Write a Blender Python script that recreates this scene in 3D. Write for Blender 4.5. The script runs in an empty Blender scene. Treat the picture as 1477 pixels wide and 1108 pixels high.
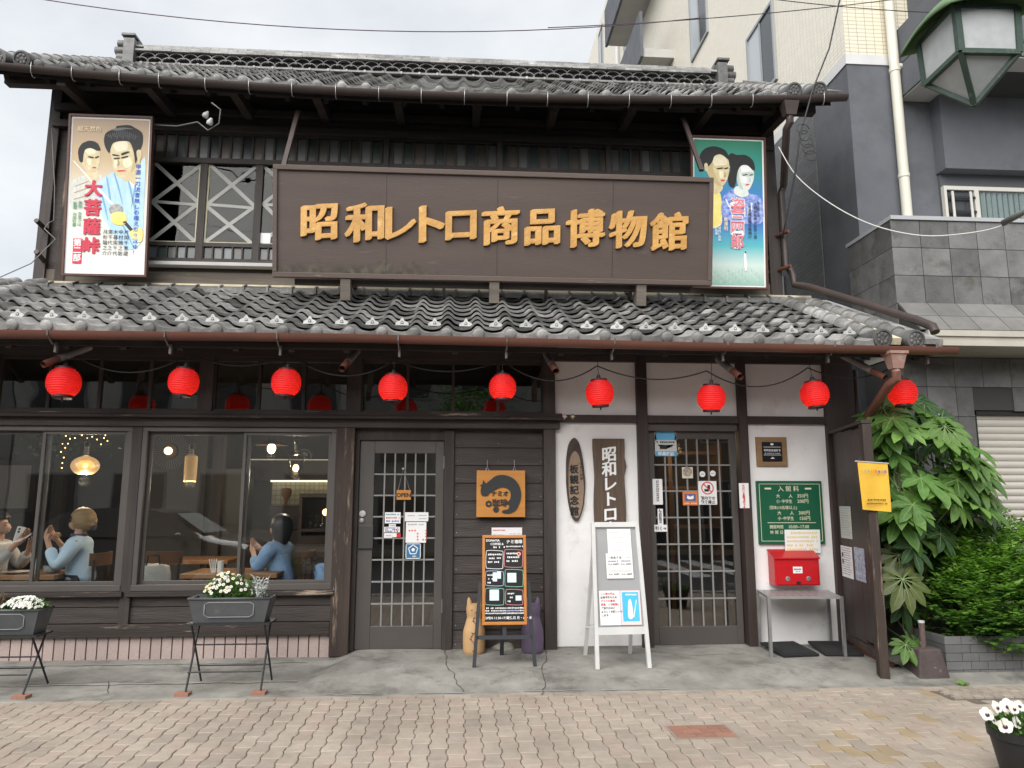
import bpy, bmesh, math, random
from mathutils import Vector, Matrix, Euler
R = math.radians
rnd = random.Random(11)
sc = bpy.context.scene
COL = sc.collection
# ---------------------------------------------------------------- camera
cam = bpy.data.cameras.new('camera')
cam.sensor_width = 36.0
cam.lens = 36.0 * 1080.0 / 1477.0
cam.clip_start = 0.05
cam.clip_end = 2000.0
cam_o = bpy.data.objects.new('camera', cam)
COL.objects.link(cam_o)
CAM = Vector((0.0, -7.2, 1.43))
YAW, PITCH = R(4.0), R(9.0)
cam_o.location = CAM
cam_o.rotation_euler = (R(90) + PITCH, 0, -YAW)
sc.camera = cam_o
# ---------------------------------------------------------------- overcast sky, soft sun, exposure
SUN_EL, SUN_ROT = R(39), R(207)
world = bpy.data.worlds.new('World')
sc.world = world
world.use_nodes = True
wn, wl = world.node_tree.nodes, world.node_tree.links
wn.clear()
w_out = wn.new('ShaderNodeOutputWorld')
w_bg = wn.new('ShaderNodeBackground')
w_sky = wn.new('ShaderNodeTexSky')
w_sky.sky_type = 'NISHITA'
w_sky.sun_disc = False
w_sky.sun_elevation = SUN_EL
w_sky.sun_rotation = SUN_ROT
w_tc = wn.new('ShaderNodeTexCoord')
w_map = wn.new('ShaderNodeMapping')
w_map.inputs['Scale'].default_value = (1.0, 1.0, 1.9)
w_no = wn.new('ShaderNodeTexNoise')
w_no.inputs['Scale'].default_value = 3.4
w_no.inputs['Detail'].default_value = 6.0
w_no.inputs['Roughness'].default_value = 0.55
w_cr = wn.new('ShaderNodeValToRGB')
w_cr.color_ramp.elements[0].position = 0.30
w_cr.color_ramp.elements[0].color = (2.42, 2.53, 2.62, 1)
w_cr.color_ramp.elements[1].position = 0.68
w_cr.color_ramp.elements[1].color = (3.26, 3.30, 3.34, 1)
w_mix = wn.new('ShaderNodeMix')
w_mix.data_type = 'RGBA'
w_mix.inputs[0].default_value = 0.93
w_bg.inputs['Strength'].default_value = 0.10
wl.new(w_tc.outputs['Generated'], w_map.inputs['Vector'])
wl.new(w_map.outputs['Vector'], w_no.inputs['Vector'])
wl.new(w_no.outputs['Fac'], w_cr.inputs['Fac'])
wl.new(w_sky.outputs['Color'], w_mix.inputs[6])
wl.new(w_cr.outputs['Color'], w_mix.inputs[7])
wl.new(w_mix.outputs[2], w_bg.inputs['Color'])
wl.new(w_bg.outputs['Background'], w_out.inputs['Surface'])
sun = bpy.data.lights.new('sun', 'SUN')
sun.energy = 1.5
sun.angle = R(62)
sun.color = (1.0, 0.97, 0.93)
sun_o = bpy.data.objects.new('sun', sun)
COL.objects.link(sun_o)
sd = Vector((math.sin(SUN_ROT) * math.cos(SUN_EL), math.cos(SUN_ROT) * math.cos(SUN_EL), math.sin(SUN_EL)))
sun_o.rotation_euler = (-sd).to_track_quat('-Z', 'Y').to_euler()
sun_o.location = (0, -20, 30)
sc.view_settings.view_transform = 'Standard'
sc.view_settings.look = 'None'
sc.view_settings.gamma = 1.0
sc.view_settings.use_curve_mapping = False
sc.view_settings.exposure = 1.66
sc.cycles.max_bounces = 7
sc.cycles.transparent_max_bounces = 24
sc.cycles.use_denoising = True
sc.cycles.sample_clamp_indirect = 4.0
# ---------------------------------------------------------------- helpers
F_ = Vector((math.sin(YAW) * math.cos(PITCH), math.cos(YAW) * math.cos(PITCH), math.sin(PITCH)))
R_ = Vector((math.cos(YAW), -math.sin(YAW), 0))
U_ = R_.cross(F_)
def at(px, py, Y):
    """world point on the upright plane y = Y measured at a photo pixel"""
    d = F_ + R_ * ((px - 738.5) / 1080) - U_ * ((py - 554) / 1080)
    return CAM + d * ((Y - CAM.y) / d.y)
def gnd(px, py, z):
    d = F_ + R_ * ((px - 738.5) / 1080) - U_ * ((py - 554) / 1080)
    return CAM + d * ((z - CAM.z) / d.z)
def inview(p, m=30):
    v = Vector(p) - CAM
    w = v.dot(F_)
    if w < 0.1: return False
    x, y = 738.5 + 1080 * v.dot(R_) / w, 554 - 1080 * v.dot(U_) / w
    return -m < x < 1477 + m and -m < y < 1108 + m

def link(name, data, parent=None, loc=(0, 0, 0), rot=(0, 0, 0), scale=(1, 1, 1)):
    o = bpy.data.objects.new(name, data)
    COL.objects.link(o)
    if parent: o.parent = parent
    o.location = loc
    o.rotation_euler = rot
    o.scale = scale
    return o
def tag(o, label=None, cat=None, group=None, kind=None):
    if label: o['label'] = label
    if cat: o['category'] = cat
    if group: o['group'] = group
    if kind: o['kind'] = kind
    return o
def thing(name, label, cat, loc=(0, 0, 0), rot=(0, 0, 0), group=None):
    o = link(name, None, None, loc, rot)
    o.empty_display_size = 0.05
    return tag(o, label, cat, group)
def copy_tree(o, parent=None):
    c = o.copy()
    COL.objects.link(c)
    c.parent = parent
    for ch in list(o.children): copy_tree(ch, c)
    return c

class MB:
    def __init__(s): s.v = []; s.f = []; s.m = []; s.cm = 0
    def add(s, vs, fs):
        b = len(s.v)
        s.v += [tuple(p) for p in vs]
        s.f += [tuple(i + b for i in f) for f in fs]
        s.m += [s.cm] * len(fs)
        return s
    def box(s, x0, x1, y0, y1, z0, z1):
        return s.add([(x0,y0,z0),(x1,y0,z0),(x1,y1,z0),(x0,y1,z0),(x0,y0,z1),(x1,y0,z1),(x1,y1,z1),(x0,y1,z1)],
                     [(0,3,2,1),(4,5,6,7),(0,1,5,4),(1,2,6,5),(2,3,7,6),(3,0,4,7)])
    def bar(s, p, q, w, h, up=(0, 0, 1)):
        p, q = Vector(p), Vector(q)
        d = (q - p).normalized()
        u = Vector(up)
        a = d.cross(u)
        if a.length < 1e-4: a = d.cross(Vector((0, 1, 0)))
        a.normalize()
        b = a.cross(d).normalized()
        a *= w / 2; b *= h / 2
        vs = [c + i * a + j * b for c in (p, q) for i, j in ((-1,-1),(1,-1),(1,1),(-1,1))]
        return s.add(vs, [(0,3,2,1),(4,5,6,7),(0,1,5,4),(1,2,6,5),(2,3,7,6),(3,0,4,7)])
    def tube(s, path, r, n=8, caps=True, closed=False):
        P = [Vector(p) for p in path]
        rs = r if isinstance(r, (list, tuple)) else [r] * len(P)
        vs, fs = [], []
        prev = None
        for i, p in enumerate(P):
            d = (P[min(i + 1, len(P) - 1)] - P[max(i - 1, 0)])
            d = d.normalized() if d.length > 1e-9 else Vector((0, 0, 1))
            if prev is None:
                a = d.cross(Vector((0, 0, 1)))
                if a.length < 1e-3: a = d.cross(Vector((0, 1, 0)))
            else:
                a = prev - d * prev.dot(d)
            a.normalize(); prev = a
            b = d.cross(a)
            for k in range(n):
                t = 2 * math.pi * k / n
                vs.append(p + (a * math.cos(t) + b * math.sin(t)) * rs[i])
        for i in range(len(P) - 1):
            for k in range(n):
                k2 = (k + 1) % n
                fs.append((i*n+k, i*n+k2, (i+1)*n+k2, (i+1)*n+k))
        if caps:
            fs.append(tuple(range(n - 1, -1, -1)))
            fs.append(tuple((len(P) - 1) * n + k for k in range(n)))
        return s.add(vs, fs)
    def lathe(s, prof, n=16, c=(0, 0, 0), axis='z', caps=True):
        vs, fs = [], []
        for r, z in prof:
            for k in range(n):
                t = 2 * math.pi * k / n
                x, y = r * math.cos(t), r * math.sin(t)
                p = (x, y, z) if axis == 'z' else ((x, -z, y) if axis == 'y' else (z, x, y))
                vs.append((p[0] + c[0], p[1] + c[1], p[2] + c[2]))
        for i in range(len(prof) - 1):
            for k in range(n):
                k2 = (k + 1) % n
                fs.append((i*n+k, i*n+k2, (i+1)*n+k2, (i+1)*n+k))
        if caps:
            fs.append(tuple(range(n - 1, -1, -1)))
            fs.append(tuple((len(prof) - 1) * n + k for k in range(n)))
        return s.add(vs, fs)
    def prism(s, poly, y0, y1):
        """polygon in x,z (counter clockwise seen from -y) from front y0 back to y1"""
        n = len(poly)
        vs = [(x, y0, z) for x, z in poly] + [(x, y1, z) for x, z in poly]
        fs = [tuple(range(n)), tuple(range(2 * n - 1, n - 1, -1))]
        for i in range(n):
            j = (i + 1) % n
            fs.append((i, n + i, n + j, j))
        return s.add(vs, fs)
    def face(s, pts): return s.add(pts, [tuple(range(len(pts)))])
    def ball(s, c, r, sc_=(1, 1, 1), n=12, m=8):
        prof = [(r * math.sin(math.pi * i / m), -r * math.cos(math.pi * i / m)) for i in range(m + 1)]
        prof[0] = (r * 0.02, -r); prof[-1] = (r * 0.02, r)
        b = len(s.v)
        s.lathe(prof, n)
        for i in range(b, len(s.v)):
            x, y, z = s.v[i]
            s.v[i] = (x * sc_[0] + c[0], y * sc_[1] + c[1], z * sc_[2] + c[2])
        return s
    def mesh(s, name, mats, smooth=False):
        me = bpy.data.meshes.new(name)
        me.from_pydata(s.v, [], s.f)
        if not isinstance(mats, (list, tuple)): mats = [mats]
        for m_ in mats: me.materials.append(m_)
        if len(mats) > 1: me.polygons.foreach_set('material_index', s.m)
        if smooth == 'auto':
            me.shade_smooth()
            me.set_sharp_from_angle(angle=R(40))
        elif smooth: me.shade_smooth()
        me.validate()
        me.update()
        return me
    def build(s, name, mats, parent=None, smooth=False, loc=(0, 0, 0), rot=(0, 0, 0), bevel=0):
        o = link(name, s.mesh(name, mats, smooth), parent, loc, rot)
        if bevel:
            b = o.modifiers.new('bevel', 'BEVEL')
            b.width = bevel; b.segments = 2; b.limit_method = 'ANGLE'
        return o
def box(name, mat_, parent, x0, x1, y0, y1, z0, z1, bevel=0):
    return MB().box(x0, x1, y0, y1, z0, z1).build(name, mat_, parent, bevel=bevel)
def smooth_poly(pts, k=4, closed=True):
    n = len(pts); out = []
    for i in range(n if closed else n - 1):
        p0, p1, p2, p3 = (pts[(i + j) % n] if closed else pts[max(0, min(n - 1, i + j))] for j in (-1, 0, 1, 2))
        for t in range(k):
            u = t / k
            out.append(tuple(0.5 * ((2*b) + (-a+c)*u + (2*a-5*b+4*c-d)*u*u + (-a+3*b-3*c+d)*u**3) for a, b, c, d in zip(p0, p1, p2, p3)))
    if not closed: out.append(tuple(pts[-1]))
    return out
def sag(p, q, drop, n=10):
    p, q = Vector(p), Vector(q)
    return [p.lerp(q, i / n) - Vector((0, 0, drop * 4 * (i / n) * (1 - i / n))) for i in range(n + 1)]
# temporary scene for turning text and skin bodies into plain meshes
TMP = bpy.data.scenes.new('tmp')
def bake(o):
    TMP.collection.objects.link(o)
    with bpy.context.temp_override(scene=TMP, view_layer=TMP.view_layers[0]):
        dg = bpy.context.evaluated_depsgraph_get()
        dg.update()
    me = bpy.data.meshes.new_from_object(o.evaluated_get(dg), depsgraph=dg)
    d = o.data
    bpy.data.objects.remove(o)
    (bpy.data.curves if isinstance(d, bpy.types.Curve) else bpy.data.meshes).remove(d)
    return me
_tx = {}
def text_mesh(s, size, mat_, bold=0.0, ext=0.0, align='CENTER', shear=0.0, sx=1.0, vertical=False, gap=1.0, bev=0.0, fat=None):
    key = (s, size, mat_.name, bold, ext, align, shear, sx, vertical, gap, fat)
    if key in _tx: return _tx[key]
    cu = bpy.data.curves.new('lettering', 'FONT')
    cu.body = '\n'.join(s) if vertical else s
    cu.align_x = align
    cu.align_y = 'TOP' if (vertical or '\n' in s) else 'BOTTOM_BASELINE'
    cu.size = size
    cu.offset = bold * size
    cu.extrude = ext
    cu.bevel_depth = bev
    cu.bevel_resolution = 0
    cu.space_line = gap
    cu.resolution_u = 2 if size < 0.1 else 4
    me = bake(bpy.data.objects.new('lettering', cu))
    co = [0.0] * (3 * len(me.vertices))
    me.vertices.foreach_get('co', co)
    dz = 0 if (vertical or '\n' in s) else -0.38 * size
    for i in range(0, len(co), 3):
        x, y, z = co[i], co[i+1], co[i+2]
        co[i], co[i+1], co[i+2] = x * sx, -z, y + dz + shear * x
    me.vertices.foreach_set('co', co)
    if fat:                       # brush weight: the glyph swept over a slanted ellipse
        b = MB()
        base = [Vector(co[i:i+3]) for i in range(0, len(co), 3)]
        polys = [tuple(f.vertices) for f in me.polygons]
        for k in range(13):
            t = 2 * math.pi * k / 12
            rr = 0 if k == 12 else 1
            ex, ez = fat[0] * math.cos(t) * rr, fat[1] * math.sin(t) * rr
            dx, dz_ = (ex * math.cos(.5) - ez * math.sin(.5)) * size, (ex * math.sin(.5) + ez * math.cos(.5)) * size
            b.add([(p.x + dx, p.y - .0003 * k, p.z + dz_) for p in base], polys)
        me = b.mesh('lettering', mat_)
        _tx[key] = me
        return me
    me.materials.clear()
    me.materials.append(mat_)
    me.update()
    _tx[key] = me
    return me
def text(parent, s, size, mat_, x, z, y=-0.002, name='lettering', rot=(0, 0, 0), **k):
    return link(name, text_mesh(s, size, mat_, **k), parent, (x, y, z), rot)
def skin_mesh(verts, edges, radii, sub=2, mat_=None, root=0):
    me = bpy.data.meshes.new('skin')
    me.from_pydata([Vector(v) for v in verts], edges, [])
    o = bpy.data.objects.new('skin', me)
    o.modifiers.new('skin', 'SKIN').use_smooth_shade = True
    sv = me.skin_vertices[0].data if me.skin_vertices else None
    if sv is None:
        bm = bmesh.new(); bm.from_mesh(me); bm.verts.layers.skin.verify(); bm.to_mesh(me); bm.free()
        sv = me.skin_vertices[0].data
    for i, r in enumerate(radii):
        sv[i].radius = r if isinstance(r, tuple) else (r, r)
        sv[i].use_root = (i == root)
    m = o.modifiers.new('sub', 'SUBSURF'); m.levels = m.render_levels = sub
    out = bake(o)
    out.materials.clear()
    if mat_: out.materials.append(mat_)
    out.shade_smooth()
    return out
# ---------------------------------------------------------------- materials
MATS = {}
def mat(name, c, c2=None, scale=6.0, rough=0.75, bump=0.0, bscale=None, var=0.0, metal=0.0, stretch=(1, 1, 1),
        wear=None, spec=0.4, emit=None, estr=0.0, detail=5.0, alpha=None, coat=0.0, sub=0.0, dist=0.01, gdirt=0.0, gscale=1.1):
    if name in MATS: return MATS[name]
    m = bpy.data.materials.new(name)
    m.use_nodes = True
    nt = m.node_tree; N, L = nt.nodes, nt.links
    b = N['Principled BSDF']
    b.inputs['Roughness'].default_value = rough
    b.inputs['Metallic'].default_value = metal
    b.inputs['Specular IOR Level'].default_value = spec
    if coat: b.inputs['Coat Weight'].default_value = coat
    if emit:
        b.inputs['Emission Color'].default_value = (*emit, 1)
        b.inputs['Emission Strength'].default_value = estr
    if alpha is not None: b.inputs['Alpha'].default_value = alpha
    if c2 is None and not var and not wear and not bump:
        b.inputs['Base Color'].default_value = (*c, 1)
        MATS[name] = m
        return m
    tc = N.new('ShaderNodeTexCoord')
    oi = N.new('ShaderNodeObjectInfo')
    mp = N.new('ShaderNodeMapping')
    mp.inputs['Scale'].default_value = stretch
    ad = N.new('ShaderNodeVectorMath'); ad.operation = 'MULTIPLY_ADD'
    cmb = N.new('ShaderNodeCombineXYZ')
    for i in range(3): L.new(oi.outputs['Random'], cmb.inputs[i])
    ad.inputs[1].default_value = (37.0, 53.0, 71.0)
    L.new(cmb.outputs[0], ad.inputs[0])
    L.new(tc.outputs['Object'], ad.inputs[2])
    L.new(ad.outputs[0], mp.inputs['Vector'])
    no = N.new('ShaderNodeTexNoise')
    no.inputs['Scale'].default_value = scale
    no.inputs['Detail'].default_value = detail
    no.inputs['Roughness'].default_value = 0.6
    L.new(mp.outputs[0], no.inputs['Vector'])
    mr = N.new('ShaderNodeMapRange')
    mr.inputs[1].default_value = 0.32; mr.inputs[2].default_value = 0.68
    L.new(no.outputs['Fac'], mr.inputs[0])
    mx = N.new('ShaderNodeMix'); mx.data_type = 'RGBA'
    mx.inputs[6].default_value = (*c, 1)
    mx.inputs[7].default_value = (*(c2 or c), 1)
    L.new(mr.outputs[0], mx.inputs[0])
    col = mx.outputs[2]
    if wear:
        wc, wlo, whi, wsc = wear[:4]
        n2 = N.new('ShaderNodeTexNoise')
        n2.inputs['Scale'].default_value = wsc
        n2.inputs['Detail'].default_value = 8.0
        n2.inputs['Roughness'].default_value = 0.7
        L.new(mp.outputs[0], n2.inputs['Vector'])
        r2 = N.new('ShaderNodeMapRange')
        r2.inputs[1].default_value = wlo; r2.inputs[2].default_value = whi
        L.new(n2.outputs['Fac'], r2.inputs[0])
        m2 = N.new('ShaderNodeMix'); m2.data_type = 'RGBA'
        L.new(col, m2.inputs[6])
        m2.inputs[7].default_value = (*wc, 1)
        L.new(r2.outputs[0], m2.inputs[0])
        col = m2.outputs[2]
    if var:
        r3 = N.new('ShaderNodeMapRange')
        r3.inputs[3].default_value = 1 - var; r3.inputs[4].default_value = 1 + var
        L.new(oi.outputs['Random'], r3.inputs[0])
        m3 = N.new('ShaderNodeVectorMath'); m3.operation = 'SCALE'
        L.new(col, m3.inputs[0]); L.new(r3.outputs[0], m3.inputs['Scale'])
        col = m3.outputs[0]
    if gdirt:
        ge = N.new('ShaderNodeNewGeometry'); n4 = N.new('ShaderNodeTexNoise'); n4.inputs['Scale'].default_value = gscale; n4.inputs['Detail'].default_value = 7.0; n4.inputs['Roughness'].default_value = .62
        L.new(ge.outputs['Position'], n4.inputs['Vector'])
        r4 = N.new('ShaderNodeMapRange'); r4.inputs[1].default_value = .38; r4.inputs[2].default_value = .62; r4.inputs[3].default_value = 1 - gdirt; r4.inputs[4].default_value = 1 + gdirt * .35
        L.new(n4.outputs['Fac'], r4.inputs[0]); m4 = N.new('ShaderNodeVectorMath'); m4.operation = 'SCALE'
        L.new(col, m4.inputs[0]); L.new(r4.outputs[0], m4.inputs['Scale']); col = m4.outputs[0]
    L.new(col, b.inputs['Base Color'])
    if bump:
        n3 = N.new('ShaderNodeTexNoise')
        n3.inputs['Scale'].default_value = bscale or scale * 4
        n3.inputs['Detail'].default_value = 6.0
        L.new(mp.outputs[0], n3.inputs['Vector'])
        bp = N.new('ShaderNodeBump')
        bp.inputs['Strength'].default_value = bump
        bp.inputs['Distance'].default_value = dist
        L.new(n3.outputs['Fac'], bp.inputs['Height'])
        L.new(bp.outputs['Normal'], b.inputs['Normal'])
    MATS[name] = m
    return m
def glass(name, tint=(1, 1, 1), ior=1.9, rough=0.0, wobble=0.0):
    if name in MATS: return MATS[name]
    m = bpy.data.materials.new(name)
    m.use_nodes = True
    N, L = m.node_tree.nodes, m.node_tree.links
    N.clear()
    o = N.new('ShaderNodeOutputMaterial')
    t = N.new('ShaderNodeBsdfTransparent'); t.inputs[0].default_value = (*tint, 1)
    g = N.new('ShaderNodeBsdfGlossy'); g.inputs['Roughness'].default_value = rough
    f = N.new('ShaderNodeFresnel'); f.inputs[0].default_value = ior
    x = N.new('ShaderNodeMixShader')
    ge = N.new('ShaderNodeNewGeometry'); mi = N.new('ShaderNodeMix'); mi.inputs[2].default_value = ior; mi.inputs[3].default_value = 1.0 / ior
    L.new(ge.outputs['Backfacing'], mi.inputs[0]); L.new(mi.outputs[0], f.inputs[0])
    L.new(f.outputs[0], x.inputs[0]); L.new(t.outputs[0], x.inputs[1]); L.new(g.outputs[0], x.inputs[2])
    L.new(x.outputs[0], o.inputs[0])
    if wobble:
        tc = N.new('ShaderNodeTexCoord'); n = N.new('ShaderNodeTexNoise'); n.inputs['Scale'].default_value = 2.2
        n.inputs['Detail'].default_value = 1.0
        bp = N.new('ShaderNodeBump'); bp.inputs['Strength'].default_value = wobble; bp.inputs['Distance'].default_value = 0.02
        L.new(tc.outputs['Object'], n.inputs['Vector']); L.new(n.outputs['Fac'], bp.inputs['Height'])
        L.new(bp.outputs['Normal'], g.inputs['Normal']); L.new(bp.outputs['Normal'], f.inputs['Normal'])
    MATS[name] = m
    return m
M_dark = mat('dark_wood', (.032, .026, .024), (.056, .045, .040), 5, .62, .5, 30, .2, stretch=(.35, 1, 3.5), wear=((.15, .115, .09), .63, .78, 5))
M_darkv = mat('dark_wood_upright', (.032, .026, .024), (.056, .045, .040), 5, .62, .5, 30, .2, stretch=(3.5, 1, .35), wear=((.16, .11, .08), .66, .78, 5))
M_post = mat('brown_wood_upright', (.034, .023, .020), (.048, .034, .030), 4, .55, .3, 25, .1, stretch=(3.5, 2, .3), wear=((.22, .17, .13), .68, .76, 4))
M_wornpost = mat('worn_wood_upright', (.030, .021, .018), (.055, .038, .030), 4, .7, .5, 25, .1, stretch=(3.5, 2, .3), wear=((.30, .22, .16), .56, .68, 5))
M_beamw = mat('worn_wood_beam', (.022, .017, .015), (.04, .03, .026), 4, .7, .5, 25, .1, stretch=(.3, 1, 3.5), wear=((.34, .26, .20), .58, .70, 6))
M_white = mat('white_plaster', (.84, .83, .825), (.77, .76, .755), 1.6, .85, .35, 14, .02, wear=((.56, .54, .51), .58, .82, 3.0), gdirt=.05, gscale=2.2)
M_tile = mat('grey_roof_tile', (.185, .183, .178), (.345, .34, .33), 9, .48, .35, 60, .34, wear=((.44, .425, .35), .57, .72, 14), spec=.55, gdirt=.30, gscale=1.6)
M_tiled = mat('dark_roof_tile', (.078, .078, .077), (.165, .163, .158), 9, .48, .35, 60, .30, wear=((.36, .34, .27), .58, .74, 14), spec=.55, gdirt=.25, gscale=1.6)
M_snow = mat('pale_glaze', (.40, .40, .39), (.55, .55, .53), 20, .5, .2, 60, .15)
M_gutter = mat('brown_gutter', (.16, .066, .046), (.12, .052, .038), 4, .4, 0, None, 0, stretch=(.4, 1, 1), wear=((.30, .20, .16), .66, .78, 4))
M_gutterd = mat('dark_gutter', (.062, .045, .040), (.045, .033, .030), 4, .45, stretch=(.4, 1, 1), wear=((.2, .16, .14), .7, .8, 5))
M_metal = mat('grey_metal', (.45, .46, .46), (.36, .36, .37), 12, .38, 0, None, .05, metal=.75)
M_black = mat('black_metal', (.018, .018, .019), None, rough=.45)
M_frame = mat('bronze_frame', (.082, .073, .066), (.07, .063, .058), 3, .42, 0, None, .04, spec=.5)
M_glass = glass('window_glass', (.94, .955, .95), 1.95, 0, .03)
M_oldglass = glass('old_glass', (.85, .87, .85), 1.30, 0, .25)
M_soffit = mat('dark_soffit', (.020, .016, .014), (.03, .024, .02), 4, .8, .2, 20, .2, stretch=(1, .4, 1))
M_cream = mat('cream_mortar', (.62, .55, .40), (.50, .43, .31), 10, .9, .3, 40)
M_paper = mat('white_paper', (.80, .80, .80), (.76, .76, .76), 4, .7)
M_ink = mat('black_ink', (.015, .015, .016), None, rough=.6)
M_red = mat('red_ink', (.62, .02, .03), None, rough=.5)
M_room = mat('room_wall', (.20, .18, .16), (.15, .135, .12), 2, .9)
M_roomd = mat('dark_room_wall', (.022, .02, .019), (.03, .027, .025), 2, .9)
M_wire = mat('wire_black', (.03, .028, .032), None, rough=.5)
# ================================================================ SETTING: pavement, pavers, apron, road
M_bed = mat('joint_sand', (.11, .093, .075), (.17, .145, .118), 20, .95, .3, 60)
M_pave_far = mat('far_paving', (.30, .25, .19), (.36, .30, .23), 6, .9)
M_pv = [mat('paver_tan', (.335, .282, .228), (.40, .342, .282), 14, .88, .5, 90, .09, wear=((.25, .21, .17), .58, .8, 7), dist=.004, gdirt=.16, gscale=1.3),
        mat('paver_pink', (.345, .275, .226), (.395, .327, .27), 14, .88, .5, 90, .09, wear=((.26, .21, .17), .58, .8, 7), dist=.004, gdirt=.16, gscale=1.3),
        mat('paver_grey', (.305, .26, .215), (.36, .31, .26), 14, .88, .5, 90, .09, wear=((.22, .185, .155), .58, .8, 7), dist=.004, gdirt=.16, gscale=1.3),
        mat('paver_ochre', (.355, .265, .155), (.35, .28, .195), 14, .88, .5, 90, .10, wear=((.32, .25, .18), .58, .8, 7), dist=.004, gdirt=.16, gscale=1.3)]
M_pred = mat('paver_red', (.33, .165, .115), (.27, .14, .10), 14, .85, .3, 90, .1, dist=.004)
M_asph = mat('asphalt', (.045, .045, .047), (.065, .065, .066), 40, .9, .5, 200)
M_conc = mat('concrete', (.31, .30, .272), (.195, .188, .168), 1.7, .88, .5, 45, 0, wear=((.125, .12, .105), .52, .70, 3.4), dist=.006, detail=8, gdirt=.18, gscale=5)
M_concl = mat('pale_cement', (.43, .415, .38), (.33, .32, .29), 6, .9, .35, 40, 0, wear=((.22, .21, .19), .52, .7, 8))

g = MB(); g.face([(-60, -60, -.13), (60, -60, -.13), (60, 60, -.13), (-60, 60, -.13)])
tag(g.build('ground', M_asph), kind='structure')
pave = MB().box(-16, 16, -4.9, 9.0, -.20, -.010).build('pavement', M_bed)
tag(pave, kind='structure')
PW, PL = .105, .208
def wav(y, k):
    t = ((y + (k % 2) * PL / 2) / PL) % 1.0
    return 0.0062 * max(-1.0, min(1.0, 2.6 * math.sin(2 * math.pi * t)))
def paver_mesh(par, half, m_):
    gp = .0022
    ys = [-PL/2 + gp + (PL - 2*gp) * i / 8 for i in range(9)]
    off = (0.0 if half == 0 else PL / 2)
    L_ = [(-PW/2 + gp + wav(y + off, par), y) for y in ys]
    R_e = [(PW/2 - gp + wav(y + off, par + 1), y) for y in ys]
    ring = L_ + R_e[::-1]
    n = len(ring)
    ins = [(x * .90, y * .95) for x, y in ring]
    vs = [(x, y, -.03) for x, y in ring] + [(x, y, -.004) for x, y in ring] + [(x, y, 0) for x, y in ins]
    fs = []
    for a in (0, n):
        for i in range(n):
            j = (i + 1) % n
            fs.append((a + j, a + i, a + n + i, a + n + j))
    fs.append(tuple(range(3*n - 1, 2*n - 1, -1)))
    me = bpy.data.meshes.new('paver'); me.from_pydata(vs, [], fs); me.materials.append(m_)
    return me
pv_meshes = {(p, m): paver_mesh(p, p, M_pv[m]) for p in (0, 1) for m in range(4)}
red_c = gnd(1012, 1056, 0)
cand = []
k0 = int(math.floor(-7.0 / PW))
for k in range(k0, int(8.0 / PW)):
    x = k * PW
    p = k % 2
    for j in range(-23, -5):
        y = j * PL + (PL / 2 if p else 0)
        if y > -1.24 or y < -4.78: continue
        seen = inview((x, y, 0), 25)
        if x > 3.64 and y > -1.70: continue
        w = [6, 2.2, 2.2, .0]
        if x > 1.7 and y < -1.9 - .25 * max(0, 2.9 - x): w[3] = 1.6
        if x > 3.0 and y > -1.75: w[3] = .9
        m = rnd.choices(range(4), w)[0]
        cand.append(((Vector((x, y, 0)) - CAM).length + (0 if seen else 100), x, y, p, m))
cand.sort()
rest = MB()
for q, (d, x, y, p, m) in enumerate(cand):
    z = rnd.uniform(-.0018, .0018); rz = R(rnd.uniform(-.7, .7)); rx = R(rnd.uniform(-.5, .5)); ry = R(rnd.uniform(-.7, .7))
    if q < 300:
        link('paver', pv_meshes[(p, m)], pave, (x, y, z), (rx, ry, rz))
    else:
        me = pv_meshes[(p, m)]
        rest.cm = m
        rest.add([(v.co.x + x, v.co.y + y, v.co.z + z) for v in me.vertices], [tuple(f.vertices) for f in me.polygons])
tag(rest.build('far_pavers', M_pv, pave), kind='stuff')
# thin border course along the apron
for i in range(46):
    x = -4.3 + i * .205
    box('border_paver', M_pv[(0, 0, 2, 1)[i % 4]], pave, x - .0995, x + .0995, -1.345 - .004 * math.sin(i), -1.275, -.03, .0045 + .0006 * (i % 3))
# red brick patch of six stones in a pale mortar frame
MB().box(red_c.x - .20, red_c.x + .20, red_c.y - .135, red_c.y + .135, -.02, .0040).build('patch_mortar', mat('patch_grout', (.27, .23, .19), None, rough=.9), pave)
for r in range(3):
    for c in range(-1, 3):
        x0 = red_c.x - .185 + c * .125 + (.06 if r % 2 else 0)
        x1 = min(x0 + .119, red_c.x + .185)
        x0 = max(red_c.x - .185, x0)
        if x1 - x0 < .02: continue
        y0 = red_c.y - .12 + r * .081
        box('red_brick', M_pred, pave, x0, x1, y0, y0 + .077, -.02, .0075)
# small setts in front of the planter on the right
for i in range(14):
    for j in range(5):
        x = 3.72 + i * .078 + (.039 if j % 2 else 0); y = -1.32 - j * .062
        if not inview((x, y, 0), 10): continue
        box('sett', M_pv[2 if (i + j) % 3 else 0], pave, x - .036, x + .036, y - .028, y + .028, -.03, .001 + .001 * ((i * j) % 3))
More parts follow.
